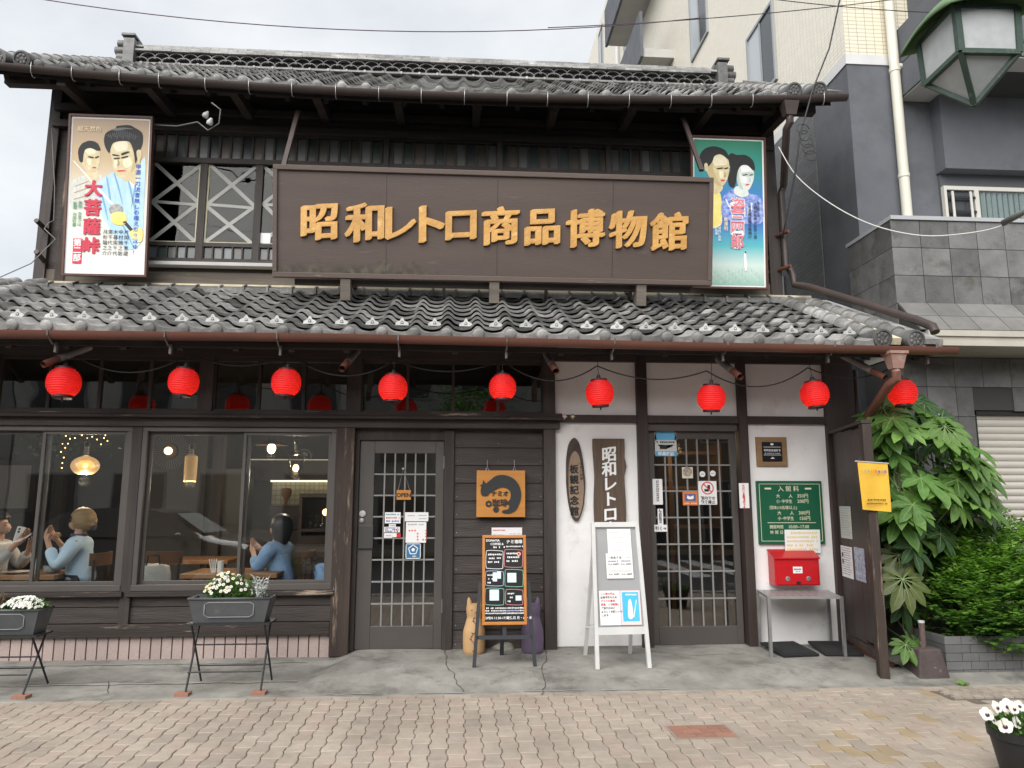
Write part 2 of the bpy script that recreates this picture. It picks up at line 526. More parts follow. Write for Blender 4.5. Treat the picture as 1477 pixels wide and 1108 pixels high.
# kerb and road markings (seen mirrored in the glass)
kb = MB()
for i in range(27): kb.box(-16 + i * 1.2, -16 + i * 1.2 + 1.19, -5.06, -4.9, -.2, .0)
tag(kb.build('kerb', M_concl), kind='structure')
MB().box(-60, 60, -15.2, -5.06, -.2, -.126).build('road', M_asph)['kind'] = 'structure'
M_line = mat('road_paint', (.72, .72, .70), (.6, .6, .58), 12, .8)
mk = thing('road_marking', 'white painted line and stripes on the road, seen in the glass', 'road marking')
MB().box(-40, 40, -5.9, -5.78, -.125, -.121).build('edge_line', M_line, mk)
for i in range(6): box('crossing_stripe', M_line, mk, 5.0 + i * .9, 5.45 + i * .9, -13.0, -8.6, -.125, -.121)
MB().box(-60, 60, -19, -15.2, -.2, .0).build('far_pavement', M_pave_far)['kind'] = 'structure'
# concrete apron: one sheet, stepped low on the left, a raised ramp in front of the doors
def apron_z(x, y):
    yl = y
    if yl > -.20: zl = .052
    elif yl > -.24: zl = .052 - .024 * (-.20 - yl) / .04
    elif yl > -.78: zl = .028 - .010 * (-.24 - yl) / .54
    elif yl > -.82: zl = .018 - .010 * (-.78 - yl) / .04
    else: zl = .010 - .004 * (-.82 - yl) / .45
    if y > -.80: zr = .098 - .026 * (-y) / .8
    else:
        t = min(1, (-.80 - y) / .46)
        zr = .072 - .066 * t * t * (3 - 2 * t) * (1.0)
    xe = -1.10 + .17 * y
    t = max(0, min(1, (x - xe) / .22)); t = t * t * (3 - 2 * t)
    return zl * (1 - t) + zr * t
ap = MB()
nx, ny = 240, 44
xs = [-6 + 11.2 * i / nx for i in range(nx + 1)]
ysq = [.30 - 1.575 * j / ny for j in range(ny + 1)]
vs = []
import mathutils
for x in xs:
    for y in ysq:
        nz = mathutils.noise.noise((x * 2.1, y * 2.1, 0)) * .004 + mathutils.noise.noise((x * 9, y * 9, 3)) * .0012
        vs.append((x, y + (.012 * mathutils.noise.noise((x * 3, 5, 0)) if y < -1.2 else 0), apron_z(x, y) + nz * (1 if y > -1.2 else .3)))
for y_edge in (0,):
    base = len(vs)
    for i, x in enumerate(xs): vs.append((x, -1.28, -.03))
fs = []
for i in range(nx):
    for j in range(ny):
        a = i * (ny + 1) + j
        fs.append((a, a + 1, a + ny + 2, a + ny + 1))
    a = i * (ny + 1) + ny
    fs.append((a, base + i, base + i + 1, a + ny + 1))
ap.add(vs, fs)
apo = ap.build('concrete_apron', M_conc, smooth=True)
tag(apo, kind='structure')
M_crack = mat('crack_dirt', (.055, .052, .045), (.09, .085, .075), 20, .95)
def ribbon(parent, name, pts, w, m_, lift=.004):
    b = MB()
    P = [Vector((x, y, apron_z(x, y) + lift)) for x, y in pts]
    for i in range(len(P) - 1):
        d = (P[i+1] - P[i]); s_ = Vector((-d.y, d.x, 0)).normalized()
        w0, w1 = w * (.5 + .5 * math.sin(i * 2.1) ** 2), w * (.5 + .5 * math.sin((i + 1) * 2.1) ** 2)
        b.face([P[i] - s_ * w0, P[i+1] - s_ * w1, P[i+1] + s_ * w1, P[i] + s_ * w0])
    return b.build(name, m_, parent)
def crack(px):
    pts = []
    for (x, y) in px:
        p = gnd(x, y, .06); pts.append((p.x, p.y))
    out = []
    for i in range(len(pts) - 1):
        for t in range(4):
            u = t / 4
            out.append((pts[i][0] * (1-u) + pts[i+1][0] * u + rnd.uniform(-.012, .012), pts[i][1] * (1-u) + pts[i+1][1] * u + rnd.uniform(-.008, .008)))
    out.append(pts[-1])
    ribbon(apo, 'crack', out, .0045, M_crack)
crack([(640, 940), (645, 952), (642, 962), (652, 972), (660, 982), (669, 988)])
crack([(786, 938), (787, 955), (783, 968), (786, 980), (781, 992)])
crack([(0, 981), (90, 979), (165, 976), (260, 978), (340, 976)])
crack([(158, 975), (157, 990)])
crack([(930, 945), (1000, 950), (1075, 948)])
ribbon(apo, 'cement_lip', [(-4.4 + i * .12, -.80 + .006 * math.sin(i * 1.3)) for i in range(27)], .016, M_concl, .004)
ribbon(apo, 'cement_lip', [(-4.2 + i * .09, -.215 + .003 * math.sin(i * 1.7)) for i in range(33)], .007, M_concl, .004)
for i, (x, y) in enumerate([(-1.0, -1.225), (-.3, -1.235), (.5, -1.225), (1.1, -1.232)]):
    ribbon(apo, 'lime_streak', [(x + t * .06, y + .006 * math.sin(t * 2 + i)) for t in range(7 + i)], .008, M_concl, .006)
# ================================================================ THE WOODEN TOWNHOUSE
H = thing('wooden_townhouse', 'old dark timber townhouse with grey tiled roofs and white plaster bays', 'house')
# ---- tile shapes -------------------------------------------------------------
TP, TE = .27, .235         # column pitch, exposed length
def hump(t):
    """pan tile cross-section over one pitch, t in 0..1, roll at t=0"""
    d = min(t, 1 - t)
    if d < .23: return .046 * math.cos(math.pi * d / .46) ** 1.25 + .002
    return .002 - .014 * math.sin(math.pi * (d - .23) / .27 * .5)
TS = [-.22, -.18, -.13, -.08, -.035, 0, .035, .08, .13, .18, .22, .30, .42, .55, .68, .76, .80]
def tile_mesh(pitch, length, m_, n=16, thick=.024):
    b = MB(); top, bot, up = [], [], []
    for t in TS:
        x = t * pitch; z = hump(t % 1.0)
        up.append((x, length, z + .0)); top.append((x, 0, z + .030)); bot.append((x, .004, z + .030 - thick))
    vs = up + top + bot
    k = n + 1
    fs = [(i, i + k, i + k + 1, i + 1) for i in range(n)] + [(i + k, i + 2*k, i + 2*k + 1, i + k + 1) for i in range(n)]
    fs += [(0, 2*k, k), (n, k + n, 2*k + n)]
    b.add(vs, fs)
    return b.mesh('tile', m_, 'auto')
def eave_mesh(pitch, length, m_, r=.047, drop=.055, n=14):
    b = MB(); up, top, bot = [], [], []
    for i in range(n + 1):
        t = -.10 + 1.02 * i / n
        x = t * pitch; z = hump(t % 1.0)
        s_ = math.sin(math.pi * max(0, min(1, t)))
        up.append((x, length, z)); top.append((x, -.02, z + .030)); bot.append((x, -.024, min(z + .02, .012) - drop * (.35 + .65 * s_)))
    vs = up + top + bot; k = n + 1
    fs = [(i, i + k, i + k + 1, i + 1) for i in range(n)] + [(i + k, i + 2*k, i + 2*k + 1, i + k + 1) for i in range(n)]
    vs += [(v[0], v[1] + .02, v[2] + .004) for v in bot]
    fs += [(i + 2*k, i + 3*k, i + 3*k + 1, i + 2*k + 1) for i in range(n)]
    b.add(vs, fs)
    b.lathe([(r*.98, -.05), (r, .030), (r*.93, .040), (r*.70, .046), (.004, .048)], 14, (0, 0, .016), 'y')
    return b.mesh('eave_tile', m_, 'auto')
def round_mesh(r, length, m_):
    b = MB(); n = 10; prof = [(-length, r * .90), (-length * .10, r * .98), (-length * .10, r * 1.06), (0, r * 1.06)]
    vs, fs = [], []
    for (y, rr) in prof:
        for k in range(n + 1):
            t = math.pi * k / n
            vs.append((rr * math.cos(t), -y, rr * math.sin(t)))
    for i in range(len(prof) - 1):
        for k in range(n): fs.append((i*(n+1)+k, (i+1)*(n+1)+k, (i+1)*(n+1)+k+1, i*(n+1)+k+1))
    a = 3 * (n + 1)
    fs.append(tuple(a + k for k in range(n + 1)))
    b.add(vs, fs)
    return b.mesh('verge_tile', m_, 'auto')
def round_end(r, m_):
    b = MB()
    b.lathe([(r, -.24), (r * 1.02, .02), (r * .98, .028), (r * .80, .030), (r * .76, .020), (.02, .022), (.004, .026)], 20, (0, 0, 0), 'y')
    for i in range(7):
        t = 2 * math.pi * i / 7
        b.ball((r * .45 * math.cos(t), -.022, r * .45 * math.sin(t)), r * .17, (1, .5, 1.4), 6, 4)
    return b.mesh('verge_end', m_, 'auto')
# ---- lower roof -------------------------------------------------------------
A1 = math.atan(.452); C1, S1 = math.cos(A1), math.sin(A1)
EY, EZ = -.97, 2.835
def low(x, s, n=0):        # point on lower roof: s metres up the slope, n above it
    dz = -.0045 * x + .006 * math.sin(x * .9)
    return (x, EY + s * C1 - n * S1, EZ + s * S1 + n * C1 + dz)
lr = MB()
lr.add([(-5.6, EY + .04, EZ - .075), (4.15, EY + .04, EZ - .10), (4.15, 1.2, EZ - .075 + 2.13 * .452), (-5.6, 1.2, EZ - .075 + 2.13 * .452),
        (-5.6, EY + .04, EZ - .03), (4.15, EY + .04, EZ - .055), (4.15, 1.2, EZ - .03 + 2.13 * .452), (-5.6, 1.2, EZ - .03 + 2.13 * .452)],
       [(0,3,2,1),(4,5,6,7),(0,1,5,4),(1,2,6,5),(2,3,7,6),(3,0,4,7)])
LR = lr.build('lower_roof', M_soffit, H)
tm, tmd = tile_mesh(TP, .29, M_tile), tile_mesh(TP, .29, M_tiled)
em = eave_mesh(TP, .26, M_tile)
vm, vme = round_mesh(.078, .26, M_tile), round_end(.085, M_tiled)
sg = MB()
sgp = [(-.060, -.012), (.060, -.012), (.054, .012), (.036, .022), (.020, .028), (.010, .050), (0, .058), (-.010, .050), (-.020, .028), (-.036, .022), (-.054, .012)]
sg.prism(sgp, -.006, .006); sg.cm = 1; sg.prism([(-.014, .0), (.014, .0), (.012, .020), (0, .030), (-.012, .020)], -.0075, -.005); sg.cm = 0; sg.ball((0, -.008, .012), .008, (1, .6, 1), 6, 4)
sgm = sg.mesh('snow_guard', [M_snow, M_tiled])
XH = [3.395 - TP * i for i in range(30)]
for i, x in enumerate(XH):
    x0 = x - .012 * (i / 29.0)
    link('eave_tile', em, LR, low(x0, 0), (A1 - R(4), 0, R(rnd.uniform(-.5, .5))))
    for r in range(1, 9):
        me = tmd if rnd.random() < (.16 if x < 1.5 else .5) else tm
        link('tile', me, LR, low(x0 + rnd.uniform(-.004, .004), r * TE, rnd.uniform(-.002, .003)), (A1 - R(4.5), R(rnd.uniform(-.6, .6)), R(rnd.uniform(-.9, .9))))
    link('snow_guard', sgm, LR, low(x0 + .155 + rnd.uniform(-.01, .01), .235 + .04, .035), (A1 * .2, 0, R(rnd.uniform(-6, 6))))
for vx in (3.70, 4.0):
    for r in range(9):
        link('verge_tile', vm, LR, low(vx, r * TE + .02, .030), (A1 - R(2), 0, 0))
    link('verge_end', vme, LR, low(vx, 0, .045), (A1 * .4, 0, 0))
bt = MB(); bt.box(4.06, 4.27, 0, 2.2, -.035, .012)
bt.box(4.235, 4.27, -.01, 2.2, -.09, .0)
bt.build('verge_board_tile', M_tile, LR, loc=low(0, .0, .02), rot=(A1, 0, 0))
for (x0_, x1_) in ((3.80, 3.90),):
    MB().box(x0_, x1_, .02, 2.1, -.03, .03).build('verge_bed', M_cream, LR, loc=low(0, 0, 0), rot=(A1, 0, 0))
for r in range(9):
    link('verge_tile', vm, LR, low(-4.52, r * TE + .02, .030), (A1 - R(2), 0, 0))
    link('verge_tile', vm, LR, low(-4.80, r * TE + .02, .030), (A1 - R(2), 0, 0))
# ridge course against the upper wall: mortar bed, dark cap tiles with raised joints
MB().box(-4.70, 4.05, .955, 1.08, 3.70, 3.800).build('mortar_bed', M_cream, LR)
cap = MB(); cap.add([(0, -.05, 0), (.252, -.05, 0), (.252, .06, .055), (0, .06, .055), (0, -.05, -.055), (.252, -.05, -.055)], [(0,1,2,3),(4,5,1,0)])
cap.bar((.008, -.058, -.055), (.008, -.058, .012), .022, .020, (0, 1, 0)); cap.bar((.008, -.056, .006), (.008, .06, .064), .022, .018)
capm = cap.mesh('cap_tile', M_tiled)
for i in range(33):
    link('cap_tile', capm, LR, (-4.42 + i * .256, .915, 3.735 + .004 * math.sin(i * 1.7)), (0, 0, R(rnd.uniform(-.5, .5))))
# rafters, fascia and gutter under the lower eave
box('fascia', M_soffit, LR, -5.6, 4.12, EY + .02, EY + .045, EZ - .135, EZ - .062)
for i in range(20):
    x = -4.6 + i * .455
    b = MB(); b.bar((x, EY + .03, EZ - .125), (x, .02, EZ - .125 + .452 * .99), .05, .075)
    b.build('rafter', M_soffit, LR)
GUT = MB()
def half_pipe(b, p, q, r, n=8, t=.004):
    p, q = Vector(p), Vector(q)
    vs = []
    for rr in (r, r - t):
        for c in (p, q):
            for k in range(n + 1):
                a = math.pi + math.pi * k / n
                vs.append((c.x, c.y + rr * math.cos(a), c.z + rr * math.sin(a)))
    m_ = n + 1; fs = []
    for k in range(n):
        fs.append((k, k + 1, m_ + k + 1, m_ + k)); fs.append((2*m_ + k, 3*m_ + k, 3*m_ + k + 1, 2*m_ + k + 1))
    fs += [(0, m_, 3*m_, 2*m_), (n, 2*m_ + n, 3*m_ + n, m_ + n)]
    for e in (0, m_): fs += [(e + k, 2*m_ + e + k, 2*m_ + e + k + 1, e + k + 1) for k in range(n)]
    b.add(vs, fs)
gx = [(-5.6, 2.80), (-3.75, 2.792), (-.96, 2.802), (1.9, 2.775), (4.33, 2.766)]
for (xa, za), (xb, zb) in zip(gx, gx[1:]): half_pipe(GUT, (xa, -1.045, za), (xb, -1.045, zb), .062)
gut = GUT.build('gutter', M_gutter, H, smooth='auto')
for px in (72, 240, 401, 575, 731, 885, 1047, 1200, 1345):
    p = at(px, 500, -1.05)
    b = MB(); b.tube([(p.x, -1.11, 2.80), (p.x, -1.105, 2.755), (p.x, -1.06, 2.725), (p.x, -1.02, 2.70), (p.x, -.95, 2.71)], .007, 6)
    b.box(p.x - .009, p.x + .009, -.975, -.94, 2.64, 2.72)
    b.build('gutter_bracket', mat('bracket_iron', (.10, .09, .085), (.16, .15, .14), 12, .6), gut)
# rain hopper and down pipe at the right corner
hp = at(1291, 520, -1.06)
b = MB()
b.add([(hp.x-.075, -1.13, hp.z+.07), (hp.x+.075, -1.13, hp.z+.07), (hp.x+.075, -.99, hp.z+.07), (hp.x-.075, -.99, hp.z+.07),
       (hp.x-.045, -1.10, hp.z-.075), (hp.x+.045, -1.10, hp.z-.075), (hp.x+.045, -1.02, hp.z-.075), (hp.x-.045, -1.02, hp.z-.075)],
      [(3,2,1,0),(4,5,6,7),(0,1,5,4),(1,2,6,5),(2,3,7,6),(3,0,4,7)])
b.box(hp.x-.082, hp.x+.082, -1.137, -.983, hp.z+.05, hp.z+.075)
M_hop = mat('faded_hopper', (.34, .22, .185), (.26, .14, .11), 5, .6, wear=((.5, .42, .38), .55, .8, 5))
b.build('rain_hopper', M_hop, gut)
MB().tube([(hp.x, -1.06, hp.z-.07), (hp.x, -1.06, hp.z-.11)], .036, 10).build('hopper_neck', M_hop, gut, 'auto')
pA, pB = at(1290, 560, -1.06), at(1232, 605, -.40)
MB().tube([(hp.x, -1.06, hp.z-.10), (hp.x, -1.06, hp.z-.16), (hp.x - .03, -1.0, hp.z-.20), (3.90, -.12, 2.13), (3.885, -.07, 2.08), (3.885, -.07, 0.12)], .040, 12).build('down_pipe', M_gutter, H, 'auto')
MB().tube([(3.965, -.02, 2.75), (3.965, -.02, .1)], .030, 10).build('vent_pipe', M_gutterd, H, 'auto')
# short stub pipes under the eave
for (px, py, dx, dy) in ((62, 526, 42, -16), (493, 532, 14, -16), (802, 536, -9, -16), (1068, 544, -20, -16), (1277, 545, -38, -20)):
    p, q = at(px, py, -.92), at(px + dx * 1.6, py + dy * 1.6, -.55)
    d = (q - p).normalized()
    b = MB(); b.tube([p, p + d * .15], .030, 12, False); b.tube([p + d * .003, p + d * .15], .025, 12, False)
    b.build('stub_pipe', M_gutter, H, 'auto')
    MB().tube([p + d * .15, q], .032, 12).build('stub_pipe_sleeve', mat('grey_pipe', (.30, .28, .27), (.22, .2, .19), 8, .6), H, 'auto')
# ---- ground-floor frame --------------------------------------------------------
# posts between bays
def post(x0, x1, z0, z1, y0=-.06, y1=.08, m_=None, name='post'): return box(name, m_ or M_darkv, H, x0, x1, y0, y1, z0, z1, bevel=.004)
post(-3.02, -2.93, .25, 2.14); post(-1.155, -.985, .06, 2.16, m_=M_wornpost, y0=-.075)
post(.803, .918, .09, 2.9, y0=-.07); post(-.145, -.05, .09, 2.12, y0=-.02, y1=.1)
post(-.985, -.945, .09, 2.12, y0=.0, y1=.12)
post(1.722, 1.825, .09, 2.85, m_=M_post); post(2.735, 2.822, .09, 2.85, m_=M_post)
post(3.625, 3.93, .09, 2.95, m_=M_post, y0=-.05, y1=.20)
for px in (300, 513):
    p = at(px, 550, 0); post(p.x - .065, p.x + .065, 2.28, 2.95, y0=-.05)
post(-4.62, -4.50, .25, 2.14); post(-4.40, -4.28, 2.28, 2.95, y0=-.05)
# beams
box('wall_beam', M_dark, H, -5.6, .96, -.09, .08, 2.128, 2.205, bevel=.005)
led = MB().box(-5.6, .985, -.165, .02, 2.205, 2.232).box(-5.6, .975, -.14, .02, 2.234, 2.272)
led.build('ledge', M_beamw, H, bevel=.004)
box('wall_beam', M_post, H, .918, 3.70, -.045, .08, 2.198, 2.272, bevel=.004)
box('top_beam', M_dark, H, -5.6, 3.9, -.055, .10, 2.80, 2.96)
# white plaster bays
for (x0, x1, z0, z1, nm) in ((.918, 1.722, .11, 2.198, 'plaster_bay'), (.918, 1.722, 2.272, 2.80, 'plaster_bay'), (1.825, 2.735, 2.272, 2.80, 'plaster_bay'),
                             (2.822, 3.625, 2.272, 2.80, 'plaster_bay'), (2.822, 3.625, .10, 2.198, 'plaster_bay')):
    box(nm, M_white, H, x0, x1, 0, .08, z0, z1)
box('wall_sill', M_conc, H, .918, 1.722, -.012, .07, .07, .108); box('wall_sill', M_conc, H, 2.822, 3.60, -.012, .07, .06, .098)
# transom panes over the windows and door
M_trans = glass('transom_glass', (.55, .56, .55), 1.9, 0, .1)
tx = [at(px, 550, 0).x for px in (-60, 8, 62, 153, 218, 286)]
def transom(x0, x1, nb):
    f = MB()
    xs_ = [x0 + (x1 - x0) * i / nb for i in range(nb + 1)]
    f.box(x0, x1, -.02, .03, 2.272, 2.30); f.box(x0, x1, -.02, .03, 2.76, 2.80)
    w = f.build('transom_window', M_dark, H)
    for x in xs_: box('mullion', M_darkv, w, x - .014, x + .014, -.024, .028, 2.30, 2.76)
    for a, c in zip(xs_, xs_[1:]): box('pane', M_trans, w, a + .014, c - .014, .0, .004, 2.30, 2.76)
xa = at(300, 550, 0).x; xb = at(513, 550, 0).x
transom(-4.28, xa - .065, 4); transom(xa + .065, xb - .065, 3); transom(xb + .065, .803, 4)
# big sliding windows
def window(x0, x1, z0, z1, split, name='window', sill=True):
    f = MB()
    f.box(x0, x1, -.055, .05, z1 - .045, z1); f.box(x0, x1, -.065, .05, z0, z0 + .055)
    f.box(x0, x0 + .045, -.055, .05, z0 + .055, z1 - .045); f.box(x1 - .045, x1, -.055, .05, z0 + .055, z1 - .045)
    w = f.build(name, M_frame, H, bevel=.003)
    for (a, c, y) in ((x0 + .045, split + .03, .005), (split - .03, x1 - .045, -.03)):
        s_ = MB()
        t = .030
        s_.box(a, a + t, y, y + .025, z0 + .055, z1 - .045); s_.box(c - t, c, y, y + .025, z0 + .055, z1 - .045)
        s_.box(a + t, c - t, y, y + .025, z0 + .055, z0 + .055 + t); s_.box(a + t, c - t, y, y + .025, z1 - .045 - t, z1 - .045)
        s_.build('sash', M_frame, w, bevel=.002)
        box('pane', M_glass, w, a + t, c - t, y + .010, y + .014, z0 + .055 + t, z1 - .045 - t)
    if sill: box('window_sill', M_beamw, w, x0 - .03, x1 + .03, -.10, .03, z0 - .045, z0 - .002, bevel=.004)
window(-5.0, -3.02, .645, 2.128, -3.80); window(-2.93, -1.157, .645, 2.128, -1.99)
# boards below the windows, stone-tile base course
LB = MB().box(-5.2, -1.155, .0, .08, .24, .60).build('dado_wall', M_dark, H)
for (x0, x1) in ((-5.2, -3.02), (-2.93, -1.157)):
    box('board', M_dark, LB, x0, x1, -.022, 0, .505, .598, bevel=.003)
    box('board', M_dark, LB, x0, x1, -.030, 0, .365, .500, bevel=.003)
box('sill_beam', M_beamw, LB, -5.2, -1.157, -.065, .02, .245, .360, bevel=.006)
M_base = mat('pink_grit_tile', (.50, .40, .37), (.34, .27, .25), 170, .9, .5, 160, .08, detail=2.0, wear=((.26, .21, .18), .64, .76, 120))
M_grout = mat('brown_grout', (.17, .115, .085), None, rough=.9, bump=.2)
BC = MB().box(-5.2, -1.157, -.012, .05, .0, .245).build('base_course', M_grout, H)
bm_ = MB().box(-.0405, .0405, -.012, .0, .0, .20).mesh('base_tile', M_base)
i = 0
for k in range(44):
    x = -1.205 - k * .0925
    if x < -5.1: break
    link('base_tile', bm_, BC, (x, -.012 - rnd.uniform(0, .003), .046), (0, 0, 0))
# ---- cafe door ----------------------------------------------------------------
def glazed_door(x0, x1, z0, z1, y, cols, rows, gx0, gx1, gz0, gz1, label=None):
    d = MB()
    d.box(x0, gx0, y, y + .04, z0, z1); d.box(gx1, x1, y, y + .04, z0, z1)
    d.box(gx0, gx1, y, y + .04, z0, gz0); d.box(gx0, gx1, y, y + .04, gz1, z1)
    o = d.build('door', M_frame, H, bevel=.004)
    box('pane', M_glass, o, gx0, gx1, y + .022, y + .026, gz0, gz1)
    for i in range(1, cols):
        x = gx0 + (gx1 - gx0) * i / cols
        box('muntin', M_mun, o, x - .007, x + .007, y + .006, y + .021, gz0, gz1)
    for j in range(1, rows):
        z = gz0 + (gz1 - gz0) * j / rows
        box('muntin', M_mun, o, gx0, gx1, y + .004, y + .0205, z - .007, z + .007)
    return o
M_mun = mat('grey_muntin', (.23, .225, .215), None, rough=.5)
CD = glazed_door(-.943, -.147, .10, 2.02, .03, 6, 8, -.805, -.225, .305, 1.895)
for (x0, x1, z0, z1) in ((-.945, -.145, 2.02, 2.125),): box('door_head', M_darkv, CD, x0, x1, .0, .12, z0, z1)
box('door_closer', M_metal, CD, -.62, -.48, .005, .03, 2.075, 2.085)
hx = at(527, 775, .03)
box('letter_plate', mat('dark_plate', (.05, .048, .046), None, rough=.5), CD, hx.x - .065, hx.x + .075, .005, .03, hx.z - .105, hx.z + .11, bevel=.006)
lk = at(523, 741, .03); MB().lathe([(.030, 0), (.030, .012), (.022, .016), (.004, .016)], 16, (lk.x + .0, .03, lk.z), 'y').build('lock_disc', M_snow, CD, 'auto')
MB().lathe([(.020, 0), (.020, .016), (.004, .018)], 14, (lk.x - .004, .03, lk.z - .062), 'y').build('key_hole', M_metal, CD, 'auto')
for z in (.42, 1.75): box('hinge', M_metal, CD, -.150, -.138, .012, .032, z, z + .12)
# dark board wall beside the cafe door
CW = MB().box(-.05, .803, .02, .10, .09, 2.13).build('board_wall', M_darkv, H)
nb = 12
for i in range(nb):
    z0 = .10 + i * (2.02 / nb)
    b = MB(); b.add([(-.045, .018, z0 + .165), (.80, .018, z0 + .165), (.80, .004, z0 + .002), (-.045, .004, z0 + .002), (-.045, .02, z0 + .002), (.80, .02, z0 + .002)], [(3,2,1,0),(4,5,2,3)])
    b.build('board', M_dark, CW)
nl = MB()
for i in range(nb):
    for x in (-.02, .37, .78): nl.ball((x, .006, .14 + i * (2.02 / nb)), .004, (1, 1, 1), 6, 4)
tag(nl.build('nails', M_metal, CW), kind='stuff')
# ---- museum door ----------------------------------------------------------------
MD = glazed_door(1.835, 2.727, .10, 2.125, .05, 7, 7, 1.905, 2.665, .27, 2.05)
box('door_head', M_frame, MD, 1.827, 2.733, .0, .12, 2.125, 2.196)
box('threshold', M_metal, MD, 1.83, 2.73, -.01, .11, .072, .098)
# jamb panel
# ---- upper storey --------------------------------------------------------------
WY = 1.10
UW = MB()
UW.box(-4.62, 3.74, WY, WY + .08, 3.70, 4.02)
UW.box(-4.62, 3.74, WY, WY + .08, 5.66, 6.15)
UW.box(-4.62, -3.52, WY, WY + .08, 4.02, 5.66); UW.box(3.35, 3.74, WY, WY + .08, 4.02, 5.66)
UW.box(-4.62, -4.54, WY + .08, 5.2, 3.2, 6.4); UW.box(3.66, 3.74, WY + .08, 5.2, 3.2, 6.4)
UWO = UW.build('upper_wall', M_dark, H)
M_weath = mat('weathered_wood', (.10, .085, .07), (.17, .145, .12), 4, .8, .4, 30, .1, stretch=(.3, 1, 4), wear=((.30, .27, .23), .6, .72, 6))
box('lower_board', M_weath, UWO, -4.60, 3.72, WY - .02, WY, 3.80, 3.97, bevel=.003)
for x0, x1 in ((-4.68, -4.56), (3.62, 3.76)): box('corner_post', M_darkv, UWO, x0, x1, WY - .05, WY + .05, 3.72, 6.1, bevel=.004)
box('corner_post', M_wornpost, UWO, -4.46, -4.36, WY - .035, WY, 3.80, 5.6)
for z in (5.62, 5.82): box('cross_beam', M_dark, UWO, -4.62, 3.74, WY - .09, WY, z, z + .085, bevel=.004)
# eave rail bracket row and purlin under the upper eave
box('purlin', M_dark, UWO, -4.9, 4.05, .56, .66, 5.86, 5.98)
for i in range(10):
    x = -4.2 + i * .87
    MB().bar((x, .35, 5.80), (x, 1.1, 5.86), .09, .12).build('cantilever_beam', M_dark, UWO)
# upper dark room behind the glass
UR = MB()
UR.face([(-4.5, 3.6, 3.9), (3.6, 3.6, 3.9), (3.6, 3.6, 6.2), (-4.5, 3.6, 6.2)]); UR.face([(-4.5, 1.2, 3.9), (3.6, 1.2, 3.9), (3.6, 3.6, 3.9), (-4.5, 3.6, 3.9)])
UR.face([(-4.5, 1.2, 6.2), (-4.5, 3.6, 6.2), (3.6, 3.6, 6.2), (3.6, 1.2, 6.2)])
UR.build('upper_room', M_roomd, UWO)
# coloured glass strip (ranma) above the windows
M_strip = [mat('strip_grey', (.13, .135, .13), (.10, .105, .10), 3, .25, 0, None, .25), mat('strip_green', (.050, .066, .060), (.038, .05, .046), 3, .25, 0, None, .25),
           mat('strip_brown', (.085, .072, .058), (.066, .057, .047), 3, .25, 0, None, .25)]
UT = MB().box(-3.52, 3.35, WY - .035, WY + .05, 5.600, 5.66).box(-3.52, 3.35, WY - .045, WY + .05, 5.255, 5.315).build('transom_strip', M_dark, H)
npn = 56; pw = 6.87 / npn
for i in range(npn):
    x = -3.52 + i * pw
    k = (2, 0, 1)[i % 3]
    box('pane', M_strip[k], UT, x + .012, x + pw - .012, WY + .005, WY + .012, 5.315, 5.60)
    box('mullion', M_darkv, UT, x - .012, x + .012, WY - .02, WY + .03, 5.315, 5.60)
for px in (558, 721, 876):
    p = at(px, 210, WY); box('strip_post', M_darkv, UT, p.x - .03, p.x + .03, WY - .06, WY - .02, 5.2, 5.75)
# sashes with crossed tape
M_tape = mat('glass_tape', (.42, .42, .39), (.36, .36, .34), 9, .6)
M_maskt = mat('yellowed_tape', (.66, .62, .42), (.55, .5, .34), 12, .7)
sx_ = [(-3.50, -2.98), (-2.90, -2.36), (-2.28, -1.78), (-1.70, -1.18)]
for q in range(4, 12): sx_.append((sx_[-1][1] + .08, sx_[-1][1] + .60))
for q, (x0, x1) in enumerate(sx_):
    z0, z1 = 4.315, 5.255
    f = MB().box(x0 - .04, x0, WY - .03, WY + .03, 4.10, z1).box(x1, x1 + .04, WY - .03, WY + .03, 4.10, z1).box(x0, x1, WY - .025, WY + .03, z0 - .045, z0)
    f.box(x0, x1, WY - .025, WY + .03, 4.10, 4.13)
    w = f.build('sash_window', M_darkv, H)
    box('pane', M_oldglass, w, x0, x1, WY + .004, WY + .008, z0, z1)
    n5 = 5
    for k in range(n5):
        a = x0 + (x1 - x0) * k / n5; c = x0 + (x1 - x0) * (k + 1) / n5
        box('small_pane', M_strip[(k + q) % 2] if (k + q) % 3 else mat('strip_blue', (.16, .18, .19), None, rough=.25), w, a + .012, c - .006, WY + .004, WY + .010, 4.135, z0 - .05)
        box('small_mullion', M_darkv, w, a - .006, a + .010, WY - .02, WY + .02, 4.13, z0 - .045)
    if q > 4: continue
    zm = (z0 + z1) / 2 - .02 * (q % 2)
    for (ax, az, bx_, bz) in ((x0, z1, x1, zm), (x1, z1, x0, zm), (x0, zm, x1, z0), (x1, zm, x0, z0), (x0, zm + .01, x1, zm - .02)):
        ax += rnd.uniform(-.01, .03) * (1 if ax == x0 else -1)
        MB().bar((ax, WY + .0005 - .0006 * rnd.random(), az), (bx_, WY + .0005 - .0006 * rnd.random(), bz), .0012, .042 if az != zm + .01 else .034, (0, 0, 1) if abs(ax - bx_) > .1 else (1, 0, 0)).build('tape', M_tape, w)
    ex = [(x1 - .022, x1), (x0, x0 + .018)][q % 2]
    box('edge_tape', M_maskt, w, ex[0], ex[1], WY - .002, WY + .003, z0, z1)
    box('edge_tape', M_maskt, w, x0 + .02, x1 - .02, WY - .002, WY + .003, z0, z0 + .016)
box('paper_slip', M_paper, H, sx_[2][0] + .0, sx_[2][0] + .115, WY - .004, WY + .002, 4.33, 4.45)
